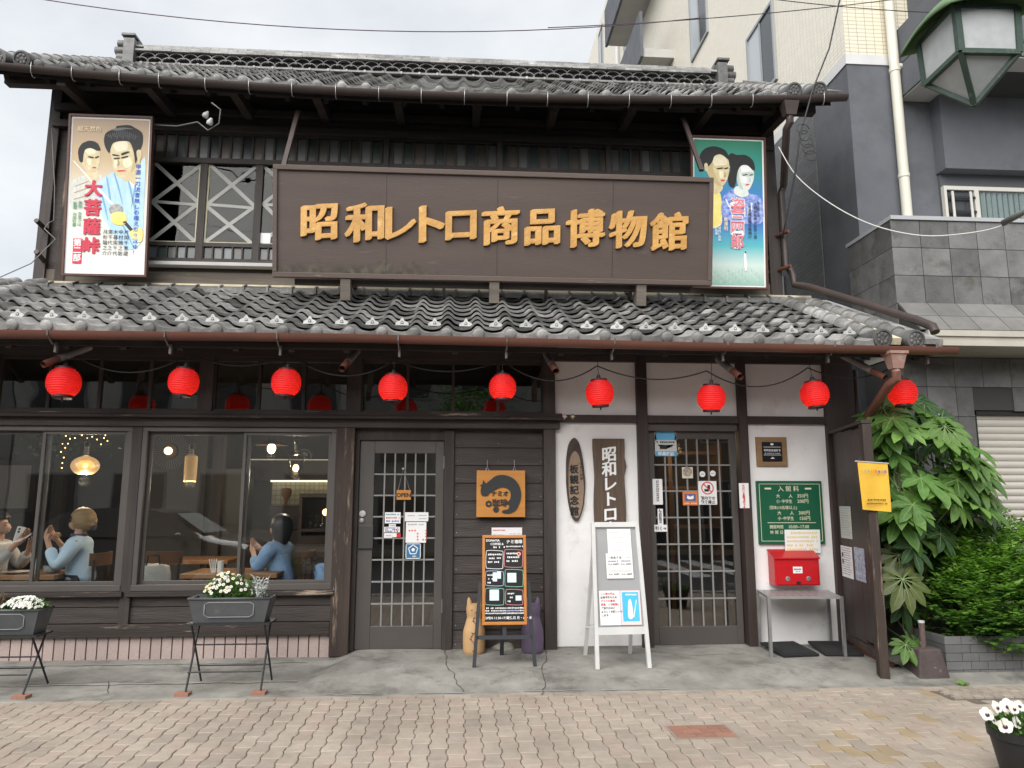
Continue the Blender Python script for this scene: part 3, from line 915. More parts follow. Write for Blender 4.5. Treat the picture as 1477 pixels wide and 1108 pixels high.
M_rail = mat('grey_rail', (.40, .39, .38), (.52, .51, .50), 6, .7, 0, None, 0, stretch=(.3, 1, 1), wear=((.18, .15, .13), .6, .75, 6))
box('window_rail', M_rail, H, -3.55, 3.35, WY - .12, WY, 4.02, 4.06, bevel=.003)
box('window_rail', M_dark, H, -3.55, 3.35, WY - .06, WY, 4.062, 4.10)
# ---- upper roof --------------------------------------------------------------
A2 = math.atan(.655); C2, S2 = math.cos(A2), math.sin(A2)
UY, UZ, UP = .30, 5.79, .2585
def sag_u(x): return .0078 * (x + .35) ** 2 * (1 if abs(x) < 6 else 1)
def upp(x, s, n=0):
    return (x, UY + s * C2 - n * S2, UZ + s * S2 + n * C2 + sag_u(x) * max(0, 1 - s / 3.5))
ur = MB()
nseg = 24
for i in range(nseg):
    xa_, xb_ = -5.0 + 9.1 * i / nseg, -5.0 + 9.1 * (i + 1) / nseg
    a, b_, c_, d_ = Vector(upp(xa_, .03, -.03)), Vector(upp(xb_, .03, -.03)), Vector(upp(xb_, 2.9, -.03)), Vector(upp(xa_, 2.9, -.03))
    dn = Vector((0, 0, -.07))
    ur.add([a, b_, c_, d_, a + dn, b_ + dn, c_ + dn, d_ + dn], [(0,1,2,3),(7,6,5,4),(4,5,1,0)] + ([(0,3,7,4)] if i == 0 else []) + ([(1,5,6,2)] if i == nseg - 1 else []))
# rear slope
ur.add([(-5.0, 2.65, 7.30), (4.1, 2.65, 7.30), (4.1, 5.6, 5.4), (-5.0, 5.6, 5.4)], [(0, 1, 2, 3)])
UROOF = ur.build('upper_roof', M_soffit, H)
em2, tm2, tm2d = eave_mesh(UP, .26, M_tile, .046), tile_mesh(UP, .29, M_tile), tile_mesh(UP, .29, M_tiled)
UX = [3.36 - UP * i for i in range(31)]
urest = MB()
for i, x in enumerate(UX):
    link('eave_tile', em2, UROOF, upp(x, 0), (A2 - R(4), R(-sag_u(x) * 0), R(rnd.uniform(-.5, .5))))
    for r in range(1, 12):
        me = tm2d if rnd.random() < .3 else tm2
        M4 = Matrix.LocRotScale(Vector(upp(x + rnd.uniform(-.004, .004), r * TE, rnd.uniform(-.002, .003))), Euler((A2 - R(4.5), R(rnd.uniform(-.6, .6)), R(rnd.uniform(-.8, .8)))), None)
        urest.cm = 1 if me is tm2d else 0
        urest.add([M4 @ v.co for v in me.vertices], [tuple(f.vertices) for f in me.polygons])
tag(urest.build('roof_tiles', [M_tile, M_tiled], UROOF, 'auto'), kind='stuff')
vm2, vme2 = round_mesh(.080, .26, M_tile), round_end(.088, M_tiled)
for vx in (3.66, 3.95, -4.56, -4.80):
    for r in range(12): link('verge_tile', vm2, UROOF, upp(vx, r * TE + .02, .028), (A2 - R(2), 0, 0))
    link('verge_end', vme2, UROOF, upp(vx, 0, .045), (A2 * .5, 0, 0))
bt = MB(); bt.box(4.02, 4.22, -.01, 2.7, -.03, .014); bt.box(4.185, 4.22, -.02, 2.7, -.09, .0)
bt.build('verge_board_tile', M_tile, UROOF, loc=upp(3.9, 0, .03)[0:1] and (0, upp(4, 0, .03)[1], upp(4, 0, .03)[2]), rot=(A2, 0, 0))
for i in range(22):
    x = -4.8 + i * .415
    p, q = Vector(upp(x, .06, -.135)), Vector(upp(x, 1.1, -.135))
    MB().bar(p, q, .05, .07).build('rafter', M_soffit, UROOF)
for i in range(nseg):
    pass
fa = MB()
for i in range(nseg):
    xa_, xb_ = -5.0 + 9.1 * i / nseg, -5.0 + 9.1 * (i + 1) / nseg
    a, b_ = Vector(upp(xa_, 0, 0)), Vector(upp(xb_, 0, 0))
    fa.add([(a.x, UY + .015, a.z - .13), (b_.x, UY + .015, b_.z - .13), (b_.x, UY + .015, b_.z - .045), (a.x, UY + .015, a.z - .045)], [(0, 1, 2, 3)])
fa.build('fascia', M_soffit, UROOF)
ug = MB()
for i in range(nseg):
    xa_, xb_ = -5.0 + 9.25 * i / nseg, -5.0 + 9.25 * (i + 1) / nseg
    half_pipe(ug, (xa_, UY - .055, UZ - .055 + sag_u(xa_) * .95), (xb_, UY - .055, UZ - .055 + sag_u(xb_) * .95), .055)
ugo = ug.build('gutter', M_gutterd, H, smooth='auto')
hk = MB(); hk.tube([(0, -.062, .03), (0, -.063, -.02), (0, -.055, -.075), (0, -.02, -.105), (0, .02, -.10), (0, .03, -.085)], .0045, 6)
hkm = hk.mesh('gutter_hook', M_metal, True)
for px in (45, 104, 173, 230, 297, 360, 422, 485, 547, 608, 670, 731, 789, 847, 906, 966, 1024, 1083, 1185):
    x = at(px, 145, UY - .05).x
    link('gutter_hook', hkm, ugo, (x, UY - .055, UZ - .055 + sag_u(x) * .95))
hp = at(1139, 160, UY - .06)
b = MB()
b.add([(hp.x-.085, UY-.13, hp.z+.09), (hp.x+.085, UY-.13, hp.z+.09), (hp.x+.085, UY+.02, hp.z+.09), (hp.x-.085, UY+.02, hp.z+.09),
       (hp.x-.055, UY-.10, hp.z-.06), (hp.x+.055, UY-.10, hp.z-.06), (hp.x+.055, UY-.01, hp.z-.06), (hp.x-.055, UY-.01, hp.z-.06)],
      [(3,2,1,0),(4,5,6,7),(0,1,5,4),(1,2,6,5),(2,3,7,6),(3,0,4,7)])
b.build('rain_hopper', M_gutterd, ugo)
zt = hp.z
MB().tube([(hp.x, UY - .05, zt - .05), (hp.x, UY - .05, zt - .13), (hp.x - .02, UY, zt - .18), (3.82, WY - .10, 5.16), (3.80, WY - .06, 5.08), (3.80, WY - .06, 4.18), (3.84, WY - .10, 4.12), (3.86, WY - .12, 4.04), (3.86, WY - .14, 3.93), (3.95, WY - .30, 3.86), (4.33, -.55, 3.14), (4.36, -.72, 3.04), (4.36, -.75, 2.98)], .042, 10).build('down_pipe', M_gutterd, H, 'auto')
for z in (4.55, 4.13):
    MB().tube([(3.79, WY - .22, z), (3.70, WY, z)], .022, 10).build('pipe_stub', M_gutter, H, 'auto')
for z in (4.42, 3.98):
    p = at(62, 320 if z > 4.2 else 365, WY - .2); MB().tube([(p.x - .05, WY - .24, p.z), (-4.58, WY, p.z - .05)], .026, 10).build('pipe_stub', M_gutterd, H, 'auto')
# braces from the eave down to the sign, and the old insulator
for (pa, pb) in (((430, 160), (409, 240)), ((985, 170), (1012, 246))):
    p, q = at(*pa, .55), at(*pb, .10); MB().bar(p, q, .045, .03, (0, 1, 0)).build('eave_brace', M_gutterd, H)
# ridge: two courses of crossing arcs, noshi courses, cap tiles, stacked ends
RY = 2.62
RD = MB().box(-4.50, 3.66, RY, RY + .30, 7.25, 7.60).build('ridge', mat('ridge_core', (.03, .03, .032), None, rough=.9), UROOF)
ar = MB()
for k in range(8):
    a0, a1 = math.pi * k / 8, math.pi * (k + 1) / 8
    ro, ri = .112, .101
    q = [(ro * math.cos(a0), ro * .82 * math.sin(a0)), (ro * math.cos(a1), ro * .82 * math.sin(a1)), (ri * math.cos(a1), ri * .80 * math.sin(a1)), (ri * math.cos(a0), ri * .80 * math.sin(a0))]
    ar.prism(q[::-1], -.05, 0)
arm = ar.mesh('arc_tile', M_tiled)
for row in range(2):
    for i in range(43):
        x = -4.42 + i * .190 + (.095 if row else 0)
        if x > 3.60: continue
        link('arc_tile', arm, RD, (x, RY - .004 * row, 7.385 + row * .062), (0, 0, 0))
box('noshi_course', M_tile, RD, -4.52, 3.68, RY - .06, RY + .36, 7.362, 7.388)
ns = MB().box(-.124, .124, -.085, .30, 0, .028).mesh('noshi_tile', M_tile)
for row, zz in enumerate((7.545, 7.580, 7.615)):
    for i in range(33):
        x = -4.38 + i * .252 + (.126 if row % 2 else 0)
        if x > 3.62: continue
        link('noshi_tile', ns, RD, (x, RY + .012 * row, zz + .002 * math.sin(i * 2.3)), (0, R(rnd.uniform(-.4, .4)), R(rnd.uniform(-.5, .5))))
kc = MB(); kc.tube([(-.128, 0, 0), (.128, 0, 0)], .062, 10); kc.tube([(-.128, 0, 0), (-.095, 0, 0)], .073, 10)
kcm = kc.mesh('ridge_cap', M_tile, 'auto')
for i in range(33): link('ridge_cap', kcm, RD, (-4.38 + i * .252, RY + .12, 7.675 + .003 * math.sin(i * 1.9)))
kn = MB().tube([(0, -.01, 0), (0, .02, 0)], .020, 8).mesh('ridge_knob', M_tile)
for i in range(33): link('ridge_knob', kn, RD, (-4.40 + i * .252, RY - .07, 7.37))
for s_, xe in ((-1, -4.56), (1, 3.72)):
    e = MB()
    e.box(xe - .07, xe + .07, RY - .12, RY + .42, 7.32, 7.70)
    e.box(xe - .05 + s_ * .05, xe + .05 + s_ * .09, RY - .11, RY + .42, 7.33, 7.37)
    for k, z in enumerate((7.50, 7.60, 7.70)):
        e.lathe([(.058, -.14), (.058, .15), (.05, .155), (.004, .155)], 12, (xe + s_ * (.06 + .03 * (k == 1)) , RY + .05, z), 'x') if s_ > 0 else e.lathe([(.004, -.155), (.05, -.155), (.058, -.15), (.058, .14)], 12, (xe - (.06 + .03 * (k == 1)), RY + .05, z), 'x')
    e.box(xe - .09 + s_ * .02, xe + .09 + s_ * .02, RY - .12, RY + .30, 7.745, 7.775)
    e.build('ridge_end', M_tiled, RD, 'auto')
# ground-floor rooms are closed by side walls so no daylight leaks
# ================================================================ NEIGHBOUR: tiled apartment block on the right
def tile_wall(name, c1, c2, mort, w, h, axes, ms=.004, rough=.5, bump=.4, off=.0):
    m = bpy.data.materials.new(name); m.use_nodes = True
    N, L = m.node_tree.nodes, m.node_tree.links
    b = N['Principled BSDF']; b.inputs['Roughness'].default_value = rough
    tc = N.new('ShaderNodeTexCoord'); sp = N.new('ShaderNodeSeparateXYZ'); cb = N.new('ShaderNodeCombineXYZ')
    L.new(tc.outputs['Object'], sp.inputs[0]); L.new(sp.outputs[axes[0]], cb.inputs[0]); L.new(sp.outputs[axes[1]], cb.inputs[1])
    br = N.new('ShaderNodeTexBrick'); br.offset = off
    br.inputs['Color1'].default_value = (*c1, 1); br.inputs['Color2'].default_value = (*c2, 1); br.inputs['Mortar'].default_value = (*mort, 1)
    br.inputs['Scale'].default_value = 1.0; br.inputs['Mortar Size'].default_value = ms; br.inputs['Brick Width'].default_value = w; br.inputs['Row Height'].default_value = h
    br.inputs['Mortar Smooth'].default_value = .2
    L.new(cb.outputs[0], br.inputs['Vector']); L.new(br.outputs['Color'], b.inputs['Base Color'])
    bp = N.new('ShaderNodeBump'); bp.inputs['Strength'].default_value = bump; bp.inputs['Distance'].default_value = .006; bp.invert = True
    L.new(br.outputs['Fac'], bp.inputs['Height']); L.new(bp.outputs['Normal'], b.inputs['Normal'])
    return m
M_bg_s = tile_wall('beige_tile_side', (.74, .70, .60), (.69, .65, .55), (.50, .46, .39), .10, .055, (1, 2))
M_bg_f = tile_wall('beige_tile_front', (.70, .65, .52), (.66, .61, .48), (.34, .31, .24), .115, .056, (0, 2))
M_dk_s = tile_wall('grey_tile_side', (.085, .085, .085), (.12, .118, .115), (.045, .045, .045), .20, .062, (1, 2), off=.5)
M_rend = mat('blue_grey_render', (.135, .142, .158), (.115, .121, .135), 2.2, .9, .9, 110, 0, wear=((.090, .095, .106), .52, .80, 1.1), detail=8)
M_bt = mat('big_grey_tile', (.095, .094, .092), (.165, .165, .165), 3.2, .5, .3, 40, .22, wear=((.078, .069, .058), .52, .70, 4))
M_btl = mat('skirt_grey_tile_lit', (.135, .131, .123), (.185, .18, .172), 4, .5, .25, 40, .18, wear=((.12, .11, .095), .58, .76, 5))  # lighter copy of the wall tile; daylight on sloping faces put into colour
M_btj = mat('dark_grout', (.05, .05, .05), None, rough=.9)
M_soff2 = mat('pale_soffit', (.46, .45, .42), (.40, .39, .37), 3, .8)
M_strip_w = mat('pale_band', (.62, .62, .62), (.55, .55, .55), 3, .6)
NB = thing('apartment_building', 'tall apartment block, beige tiled above and grey tiled below, right of the timber house', 'building')
# main body
nbm = MB()
nbm.box(5.0, 14, 1.5, 21, -.1, 7.10); nbm.build('rendered_body', M_rend, NB)
MB().box(4.985, 14, 1.485, 21.01, 7.10, 7.24).build('pale_band', M_strip_w, NB)
ub = MB()
ub.cm = 0; ub.face([(5.0, 21, 7.24), (5.0, 1.5, 7.24), (5.0, 1.5, 19), (5.0, 21, 19)])
ub.cm = 1; ub.face([(5.0, 1.5, 7.24), (14, 1.5, 7.24), (14, 1.5, 19), (5.0, 1.5, 19)])
ub.cm = 0; ub.face([(5.0, 21, 7.24), (5.0, 21, 19), (14, 21, 19), (14, 21, 7.24)])
ub.face([(5, 1.5, 19), (14, 1.5, 19), (14, 21, 19), (5, 21, 19)])
UB = ub.build('tiled_upper_wall', [M_bg_s, M_bg_f], NB)
MB().box(4.988, 5.0, 2.45, 21, 2.0, 7.10).build('grey_tiled_side', M_dk_s, NB)
M_dglass = glass('dark_glass', (.35, .38, .40), 2.0)
M_wf = mat('window_frame_grey', (.30, .31, .32), None, rough=.5)
M_wd = mat('window_dark', (.05, .055, .06), None, rough=.15)
def side_window(y0, y1, z0, z1, par):
    f = MB().box(4.96, 5.04, y0 - .05, y1 + .05, z1, z1 + .05).box(4.96, 5.04, y0 - .05, y1 + .05, z0 - .05, z0).box(4.96, 5.04, y0 - .05, y0, z0, z1).box(4.96, 5.04, y1, y1 + .05, z0, z1)
    w = f.build('window', M_wf, par)
    box('pane', M_wd, w, 4.985, 4.992, y0, (y0 + y1) / 2 - .02, z0, z1); box('pane', mat('window_pale', (.42, .45, .47), None, rough=.2), w, 4.985, 4.992, (y0 + y1) / 2 + .02, y1, z0, z1)
    box('meeting_rail', M_wf, w, 4.97, 5.0, (y0 + y1) / 2 - .02, (y0 + y1) / 2 + .02, z0, z1)
side_window(3.55, 4.55, 8.15, 9.45, NB); side_window(6.55, 7.55, 11.0, 12.9, NB); side_window(13.2, 13.9, 14.2, 16.6, NB); side_window(17.2, 17.9, 16.6, 18.5, NB)
side_window(3.75, 4.9, 3.2, 4.85, NB)
MB().lathe([(.09, 0), (.09, .06), (.07, .12), (.01, .13)], 12, (4.99, 8.3, 10.6), 'x').build('vent_cap', M_wf, NB, 'auto', rot=(0, 0, 0))
# balconies on the side, seen from below
for z in (11.9, 14.8, 17.7, 9.0):
    s_ = MB().box(4.25, 5.0, 8.9, 12.9, z, z + .22); o = s_.build('balcony_slab', M_soff2, NB)
    box('balcony_fascia', M_rend, o, 4.18, 4.25, 8.85, 12.95, z - .02, z + 1.15)
    for k in range(14): box('railing_bar', M_wf, o, 4.26, 4.29, 12.95, 12.97, z + .3, z + 1.1) if k == 0 else None
MB().tube([(4.9, 14.6, 7), (4.9, 14.6, 19)], .06, 8).build('rain_pipe', M_strip_w, NB, 'auto')
# front: column, recess with window, upper balcony
MB().tube([(5.585, 1.40, 4.5), (5.585, 1.40, 12)], .062, 14).build('rain_pipe', mat('cream_pipe', (.66, .64, .55), (.60, .58, .50), 3, .5), NB, 'auto')
for z in (6.95, 5.5): MB().tube([(5.585, 1.40, z), (5.585, 1.40, z + .05)], .070, 14).build('pipe_collar', mat('cream_pipe', (0, 0, 0)), NB, 'auto')
MB().tube([(5.62, 1.38, 7.02), (5.74, 1.38, 7.02)], .04, 10).build('pipe_branch', mat('cream_pipe', (0, 0, 0)), NB, 'auto')
BAL = MB().box(5.66, 11, .45, 1.5, 6.62, 7.55).build('upper_balcony', M_rend, NB)
box('balcony_soffit', M_soff2, BAL, 5.68, 11, .47, 1.49, 6.600, 6.618); box('soffit_panel', M_btj, BAL, 6.5, 10.5, .75, 1.3, 6.590, 6.602)
box('joint_line', M_btj, BAL, 5.655, 5.66, .45, 1.5, 7.05, 7.06)
box('balcony_upper', M_rend, BAL, 5.9, 11, .55, 1.5, 7.56, 8.6)
RC = MB().box(6.08, 11, 1.30, 1.5, 5.60, 6.60).build('recess_lintel', M_rend, NB)
box('recess_wall', mat('recess_grey', (.09, .095, .105), None, rough=.9), RC, 6.10, 11, 1.46, 1.498, 4.4, 5.60)
wf = MB().box(6.10, 7.3, 1.40, 1.46, 5.36, 5.41).box(6.10, 6.135, 1.40, 1.46, 4.5, 5.36).box(6.50, 6.56, 1.40, 1.46, 4.5, 5.36).box(7.20, 7.26, 1.40, 1.46, 4.5, 5.36)
FW = wf.build('window', mat('cream_frame', (.55, .53, .48), None, rough=.4), NB)
box('pane', M_wd, FW, 6.135, 6.50, 1.44, 1.445, 4.5, 5.36)
for z in (4.85, 5.05, 5.24): box('grille_bar', M_black, FW, 6.14, 6.50, 1.385, 1.40, z, z + .03)
for x in (6.18, 6.42): box('grille_post', mat('cream_frame', (0, 0, 0)), FW, x, x + .03, 1.375, 1.388, 4.5, 5.33)
cur = MB(); vs, fs = [], []
for i in range(61):
    x = 6.56 + .64 * i / 60; y = 1.45 - .018 * math.sin(i * .9) - .008 * math.sin(i * 2.3)
    vs += [(x, y, 4.5), (x, y, 5.36)]
    if i: fs.append((2*i-2, 2*i, 2*i+1, 2*i-1))
cur.add(vs, fs); cur.build('curtain', mat('net_curtain', (.42, .45, .42), (.36, .39, .37), 5, .9), FW, True)
box('pane', glass('curtain_glass', (.8, .85, .85), 1.8), FW, 6.56, 7.20, 1.425, 1.428, 4.5, 5.36)
# tiled parapet bay with its outward skirt
PP = MB().box(4.815, 11, .515, 1.45, 3.60, 4.57).build('parapet', M_btj, NB)
box('coping', M_strip_w if False else mat('coping_grey', (.36, .37, .385), None, rough=.6), PP, 4.79, 11, .48, 1.47, 4.57, 4.615)
TW = .332
for r in range(3):
    z1 = 4.565 - r * .322
    for c in range(9):
        x0 = 4.80 + c * TW
        b = MB().box(x0 + (.004 if c else -.004), x0 + TW - .004, .50, .516, z1 - .317, z1)
        b.build('wall_tile', M_bt, PP, bevel=.003)
    for c in range(3):
        y0 = .50 + c * TW
        MB().box(4.80, 4.816, y0 + (.004 if c else .018), min(1.44, y0 + TW - .004), z1 - .317, z1).build('wall_tile', M_bt, PP)
# skirt
sk = MB(); sk.add([(4.80, .50, 3.60), (11, .50, 3.60), (11, .13, 3.215), (4.80, .13, 3.215), (4.80, 1.45, 3.60), (4.80, 1.45, 3.215)], [(3,2,1,0),(0,4,5,3)])
SKO = sk.build('skirt_core', M_btj, PP)
for r in range(2):
    f0, f1 = r * .5 + .006, (r + 1) * .5 - .006
    for c in range(9):
        x0, x1 = 4.80 + c * TW + .004, 4.80 + (c + 1) * TW - .004
        pA = Vector((0, .50 - .37 * f0, 3.60 - .385 * f0)); pB = Vector((0, .50 - .37 * f1, 3.60 - .385 * f1))
        n_ = Vector((0, -.385, .37)).normalized() * .012
        a, b_ = pA + n_, pB + n_
        MB().add([(x0, a.y, a.z), (x1, a.y, a.z), (x1, b_.y, b_.z), (x0, b_.y, b_.z), (x0, pA.y, pA.z), (x1, pA.y, pA.z), (x1, pB.y, pB.z), (x0, pB.y, pB.z)],
                 [(3,2,1,0),(0,1,5,4),(2,3,7,6),(3,0,4,7),(1,2,6,5)]).build('skirt_tile', M_btl, SKO)
for c in range(3):
    y0 = .50 + c * TW
    MB().box(4.79, 4.802, y0 + .004, y0 + TW - .004, 3.22, 3.595).build('skirt_tile', M_bt, SKO)
cn = MB().box(4.86, 11, .10, 1.4, 3.150, 3.212).box(4.88, 11, .125, 1.4, 3.085, 3.150).box(4.86, 11, .09, 1.4, 3.045, 3.085)
cn.build('cornice', mat('cornice_cream', (.44, .42, .36), (.38, .36, .31), 3, .5), NB)
# shutter wall below
SW = MB().box(4.87, 5.72, .72, 1.4, -.1, 3.05).box(5.72, 11, .72, 1.4, 2.45, 3.05).build('shutter_wall', M_btj, NB)
zz = 3.035
for r in range(9):
    z1 = 3.035 - r * .332; z0 = z1 - .326
    for c in range(4):
        x0 = 4.86 + c * TW; x1 = x0 + TW - .006
        if z0 < 2.40: x1 = min(x1, 5.715)
        if x1 - x0 < .05: continue
        MB().box(x0, x1, .704, .722, max(z0, .0), z1).build('wall_tile', M_bt, SW)
    if z0 > 2.3:
        for c in range(4, 7):
            x0 = 4.86 + c * TW; MB().box(x0, x0 + TW - .006, .704, .722, max(z0, 2.44), z1).build('wall_tile', M_bt, SW)
SH = MB().box(5.72, 5.76, .74, .80, .0, 2.44).box(5.72, 11, .74, .80, 2.40, 2.445).build('roller_shutter', M_black, NB)
M_shut = mat('shutter_beige', (.50, .47, .42), (.46, .43, .385), 2, .45, 0, None, .02)
slat = MB(); sp_ = []
for i in range(7): sp_.append((i / 6, .012 * math.sin(math.pi * i / 6)))
vs, fs = [], []
for i, (t, o_) in enumerate(sp_):
    vs += [(5.76, .795 - o_, t * .070), (9.5, .795 - o_, t * .070)]
    if i: fs.append((2*i-2, 2*i-1, 2*i+1, 2*i))
slat.add(vs, fs); slat.add([(5.76, .80, -.006), (9.5, .80, -.006), (9.5, .80, 0), (5.76, .80, 0)], [(0, 1, 2, 3)])
sm_ = slat.mesh('slat', M_shut, 'auto')
for i in range(30): link('slat', sm_, SH, (0, 0, .12 + i * .077))
MB().box(5.72, 9.5, .805, .81, 0, 2.43).build('shutter_back', M_btj, SH)
p = at(1356, 604, .66)
ws = MB().box(-.14, .08, -.02, .0, -.16, .075).build('notice_board', M_black, None, loc=(p.x, .70, p.z))
tag(ws, 'white notice board in black frame on grey tiled wall behind the big leaves', 'sign')
box('panel', M_paper, ws, -.135, .062, -.024, -.018, -.155, .058)
# ================================================================ SIGNS, LANTERNS AND STREET-FRONT THINGS
def flat_mat(name, c, rough=.6): return mat(name, c, None, rough=rough)
def card(name, label, cat, px0, py0, px1, py1, Y, m_, t=.006, tilt=0, group=None, bevel=0):
    a, b = at(px0, py1, Y), at(px1, py0, Y)
    w, h = b.x - a.x, b.z - a.z
    o = MB().box(-w/2, w/2, 0, t, -h/2, h/2).build(name, m_, None, loc=((a.x + b.x)/2, Y - t, (a.z + b.z)/2), rot=(tilt, 0, 0), bevel=bevel)
    tag(o, label, cat, group)
    return o, w, h
def bars(parent, x0, x1, z, h, m_, y=-.002, name='print_line', seed=0, gap=.35):
    r = random.Random(seed + int(z * 1e4)); b = MB(); x = x0
    while x < x1:
        w = h * r.uniform(.7, 1.1)
        if r.random() > .12: b.box(x, min(x + w * (1 - gap), x1), y, y + .001, z - h/2 * r.uniform(.6, 1), z + h/2 * r.uniform(.6, 1))
        x += w
    if b.v: return b.build(name, m_, parent)
def poly(parent, pts, m_, y, name='painted_shape', k=4, smooth=True):
    P = smooth_poly(pts, k) if smooth else pts
    area = sum(P[i][0] * P[(i+1) % len(P)][1] - P[(i+1) % len(P)][0] * P[i][1] for i in range(len(P)))
    if area < 0: P = P[::-1]
    b = MB(); b.face([(x, y, z) for x, z in P])
    return b.build(name, m_, parent)
# ---- great name board ---------------------------------------------------------
M_sign = mat('sign_brown', (.092, .066, .056), (.073, .053, .046), 1.5, .62, .15, 40, 0, stretch=(.4, 1, 2.5), wear=((.15, .12, .10), .62, .8, 6))
M_signf = mat('sign_frame', (.115, .085, .072), (.09, .066, .056), 3, .65, .2, 30, 0, stretch=(.3, 1, 3), wear=((.42, .38, .32), .64, .74, 7))
def stain_sign():
    N, L = M_sign.node_tree.nodes, M_sign.node_tree.links
    b = N['Principled BSDF']; src = b.inputs['Base Color'].links[0].from_socket
    tc = N.new('ShaderNodeTexCoord'); sp = N.new('ShaderNodeSeparateXYZ'); no = N.new('ShaderNodeTexNoise'); no.inputs['Scale'].default_value = 3.2; no.inputs['Detail'].default_value = 9; no.inputs['Roughness'].default_value = .68
    L.new(tc.outputs['Object'], sp.inputs[0]); L.new(tc.outputs['Object'], no.inputs['Vector'])
    def M_(op, a, b_):
        n = N.new('ShaderNodeMath'); n.operation = op
        for i, q in enumerate((a, b_)):
            if isinstance(q, (int, float)): n.inputs[i].default_value = q
            else: L.new(q, n.inputs[i])
        return n.outputs[0]
    h = M_('MULTIPLY', sp.outputs[2], -2.6)                                   # fades upward from the lower frame
    xr_ = M_('MULTIPLY', M_('MAXIMUM', M_('ADD', sp.outputs[0], 1.1), 0.0), -.42)   # strongest in the lower left panel
    v = M_('ADD', M_('ADD', M_('MULTIPLY', no.outputs['Fac'], 1.5), h), M_('ADD', xr_, -.28))
    mk_ = N.new('ShaderNodeMapRange'); L.new(v, mk_.inputs[0]); mk_.inputs[1].default_value = 0; mk_.inputs[2].default_value = .32
    mx_ = N.new('ShaderNodeMix'); mx_.data_type = 'RGBA'; L.new(mk_.outputs[0], mx_.inputs[0]); L.new(src, mx_.inputs[6])
    n2 = N.new('ShaderNodeTexNoise'); n2.inputs['Scale'].default_value = 14; L.new(tc.outputs['Object'], n2.inputs['Vector']); cr = N.new('ShaderNodeValToRGB'); cr.color_ramp.elements[0].position = .4; cr.color_ramp.elements[0].color = (.045, .037, .029, 1); cr.color_ramp.elements[1].position = .68; cr.color_ramp.elements[1].color = (.105, .092, .062, 1)
    L.new(n2.outputs['Fac'], cr.inputs[0]); L.new(cr.outputs[0], mx_.inputs[7]); L.new(mx_.outputs[2], b.inputs['Base Color'])
stain_sign()
M_moss = mat('mossy_stain', (.088, .074, .050), (.060, .050, .036), 7, .9, .3, 30, 0, wear=((.15, .135, .075), .58, .72, 9))
M_gold = mat('gold_leaf', (.68, .385, .115), (.50, .265, .07), 6, .40, .35, 50, .06, spec=.6, wear=((.80, .55, .24), .58, .72, 9))
M_golde = mat('gold_edge', (.16, .085, .03), None, rough=.6)
BW, BH, TILT = 4.52, 1.13, R(10)
SB = thing('name_board', 'huge brown wooden name board with gold characters above the lower roof', 'sign', (.36, .26, 3.68), (TILT, 0, 0))
MB().box(-BW/2 + .04, BW/2 - .04, -.02, .03, .045, BH - .045).build('board', M_sign, SB)
for i, (x0, x1, z0, z1) in enumerate(((-BW/2, BW/2, 0, .052), (-BW/2, BW/2, BH - .052, BH), (-BW/2, -BW/2 + .045, .052, BH - .052), (BW/2 - .045, BW/2, .052, BH - .052))):
    box('frame_bar', M_signf, SB, x0, x1, -.045, .05, z0, z1, bevel=.006)
for x in (-1.13, .0, 1.20): box('panel_joint', M_black, SB, x, x + .004, -.0215, -.018, .066, BH - .066)
# stained lower-left corner (an old moss bloom, its own outline)
chars = '昭和レトロ商品博物館'
cpx = [461, 526, 578, 620, 665, 722, 782, 844, 905, 964]
csz = [.395, .415, .41, .44, .40, .405, .40, .405, .40, .41]
zc = .565
for ch, px, s_ in zip(chars, cpx, csz):
    p = at(px, 325, .14); x = p.x - .36
    if ch == 'ト': x += .02
    sh_ = .07
    me = text_mesh(ch, s_, M_gold, ext=.012, shear=sh_, fat=(.050, .014))
    xs_ = [v.co.x for v in me.vertices]; cx_ = (min(xs_) + max(xs_)) / 2; zs = [v.co.z for v in me.vertices]; cz_ = (min(zs) + max(zs)) / 2
    o = link('character', me, SB, (x - cx_, -.036, zc - cz_ + (.0 if ch != '館' else -.01)))
    me2 = text_mesh(ch, s_, M_golde, ext=.005, shear=sh_, fat=(.064, .030))
    link('character_edge', me2, o, (0, .012, 0))
for px in (498, 713, 925):
    p = at(px, 415, .25)
    b = MB().box(p.x - .36 - .05, p.x - .36 + .05, -.03, .12, -.22, -.002); b.box(p.x - .36 - .02, p.x - .36 + .02, .05, .75, -.03, .02)
    b.build('support_block', M_weath, SB)
for px in (640, 789, 912):
    p = at(px, 415, .4); MB().bar((p.x - .36, .15, 0), (p.x - .36, .45, -.25), .03, .04).build('support_strut', M_weath, SB)
box('support_rail', M_dark, SB, -BW/2 + .2, BW/2 - .2, .06, .12, -.06, -.002)
# ---- film posters -----------------------------------------------------------
def grad_mat(name, stops, axis=2, lo=0, hi=1):
    m = bpy.data.materials.new(name); m.use_nodes = True
    N, L = m.node_tree.nodes, m.node_tree.links
    b = N['Principled BSDF']; b.inputs['Roughness'].default_value = .35
    tc = N.new('ShaderNodeTexCoord'); sp = N.new('ShaderNodeSeparateXYZ'); mr = N.new('ShaderNodeMapRange'); cr = N.new('ShaderNodeValToRGB')
    L.new(tc.outputs['Object'], sp.inputs[0]); L.new(sp.outputs[axis], mr.inputs[0]); mr.inputs[1].default_value = lo; mr.inputs[2].default_value = hi
    L.new(mr.outputs[0], cr.inputs[0]); L.new(cr.outputs[0], b.inputs['Base Color'])
    e = cr.color_ramp.elements
    e[0].position, e[0].color = stops[0][0], (*stops[0][1], 1); e[1].position, e[1].color = stops[-1][0], (*stops[-1][1], 1)
    for p, c in stops[1:-1]:
        k = e.new(p); k.color = (*c, 1)
    return m
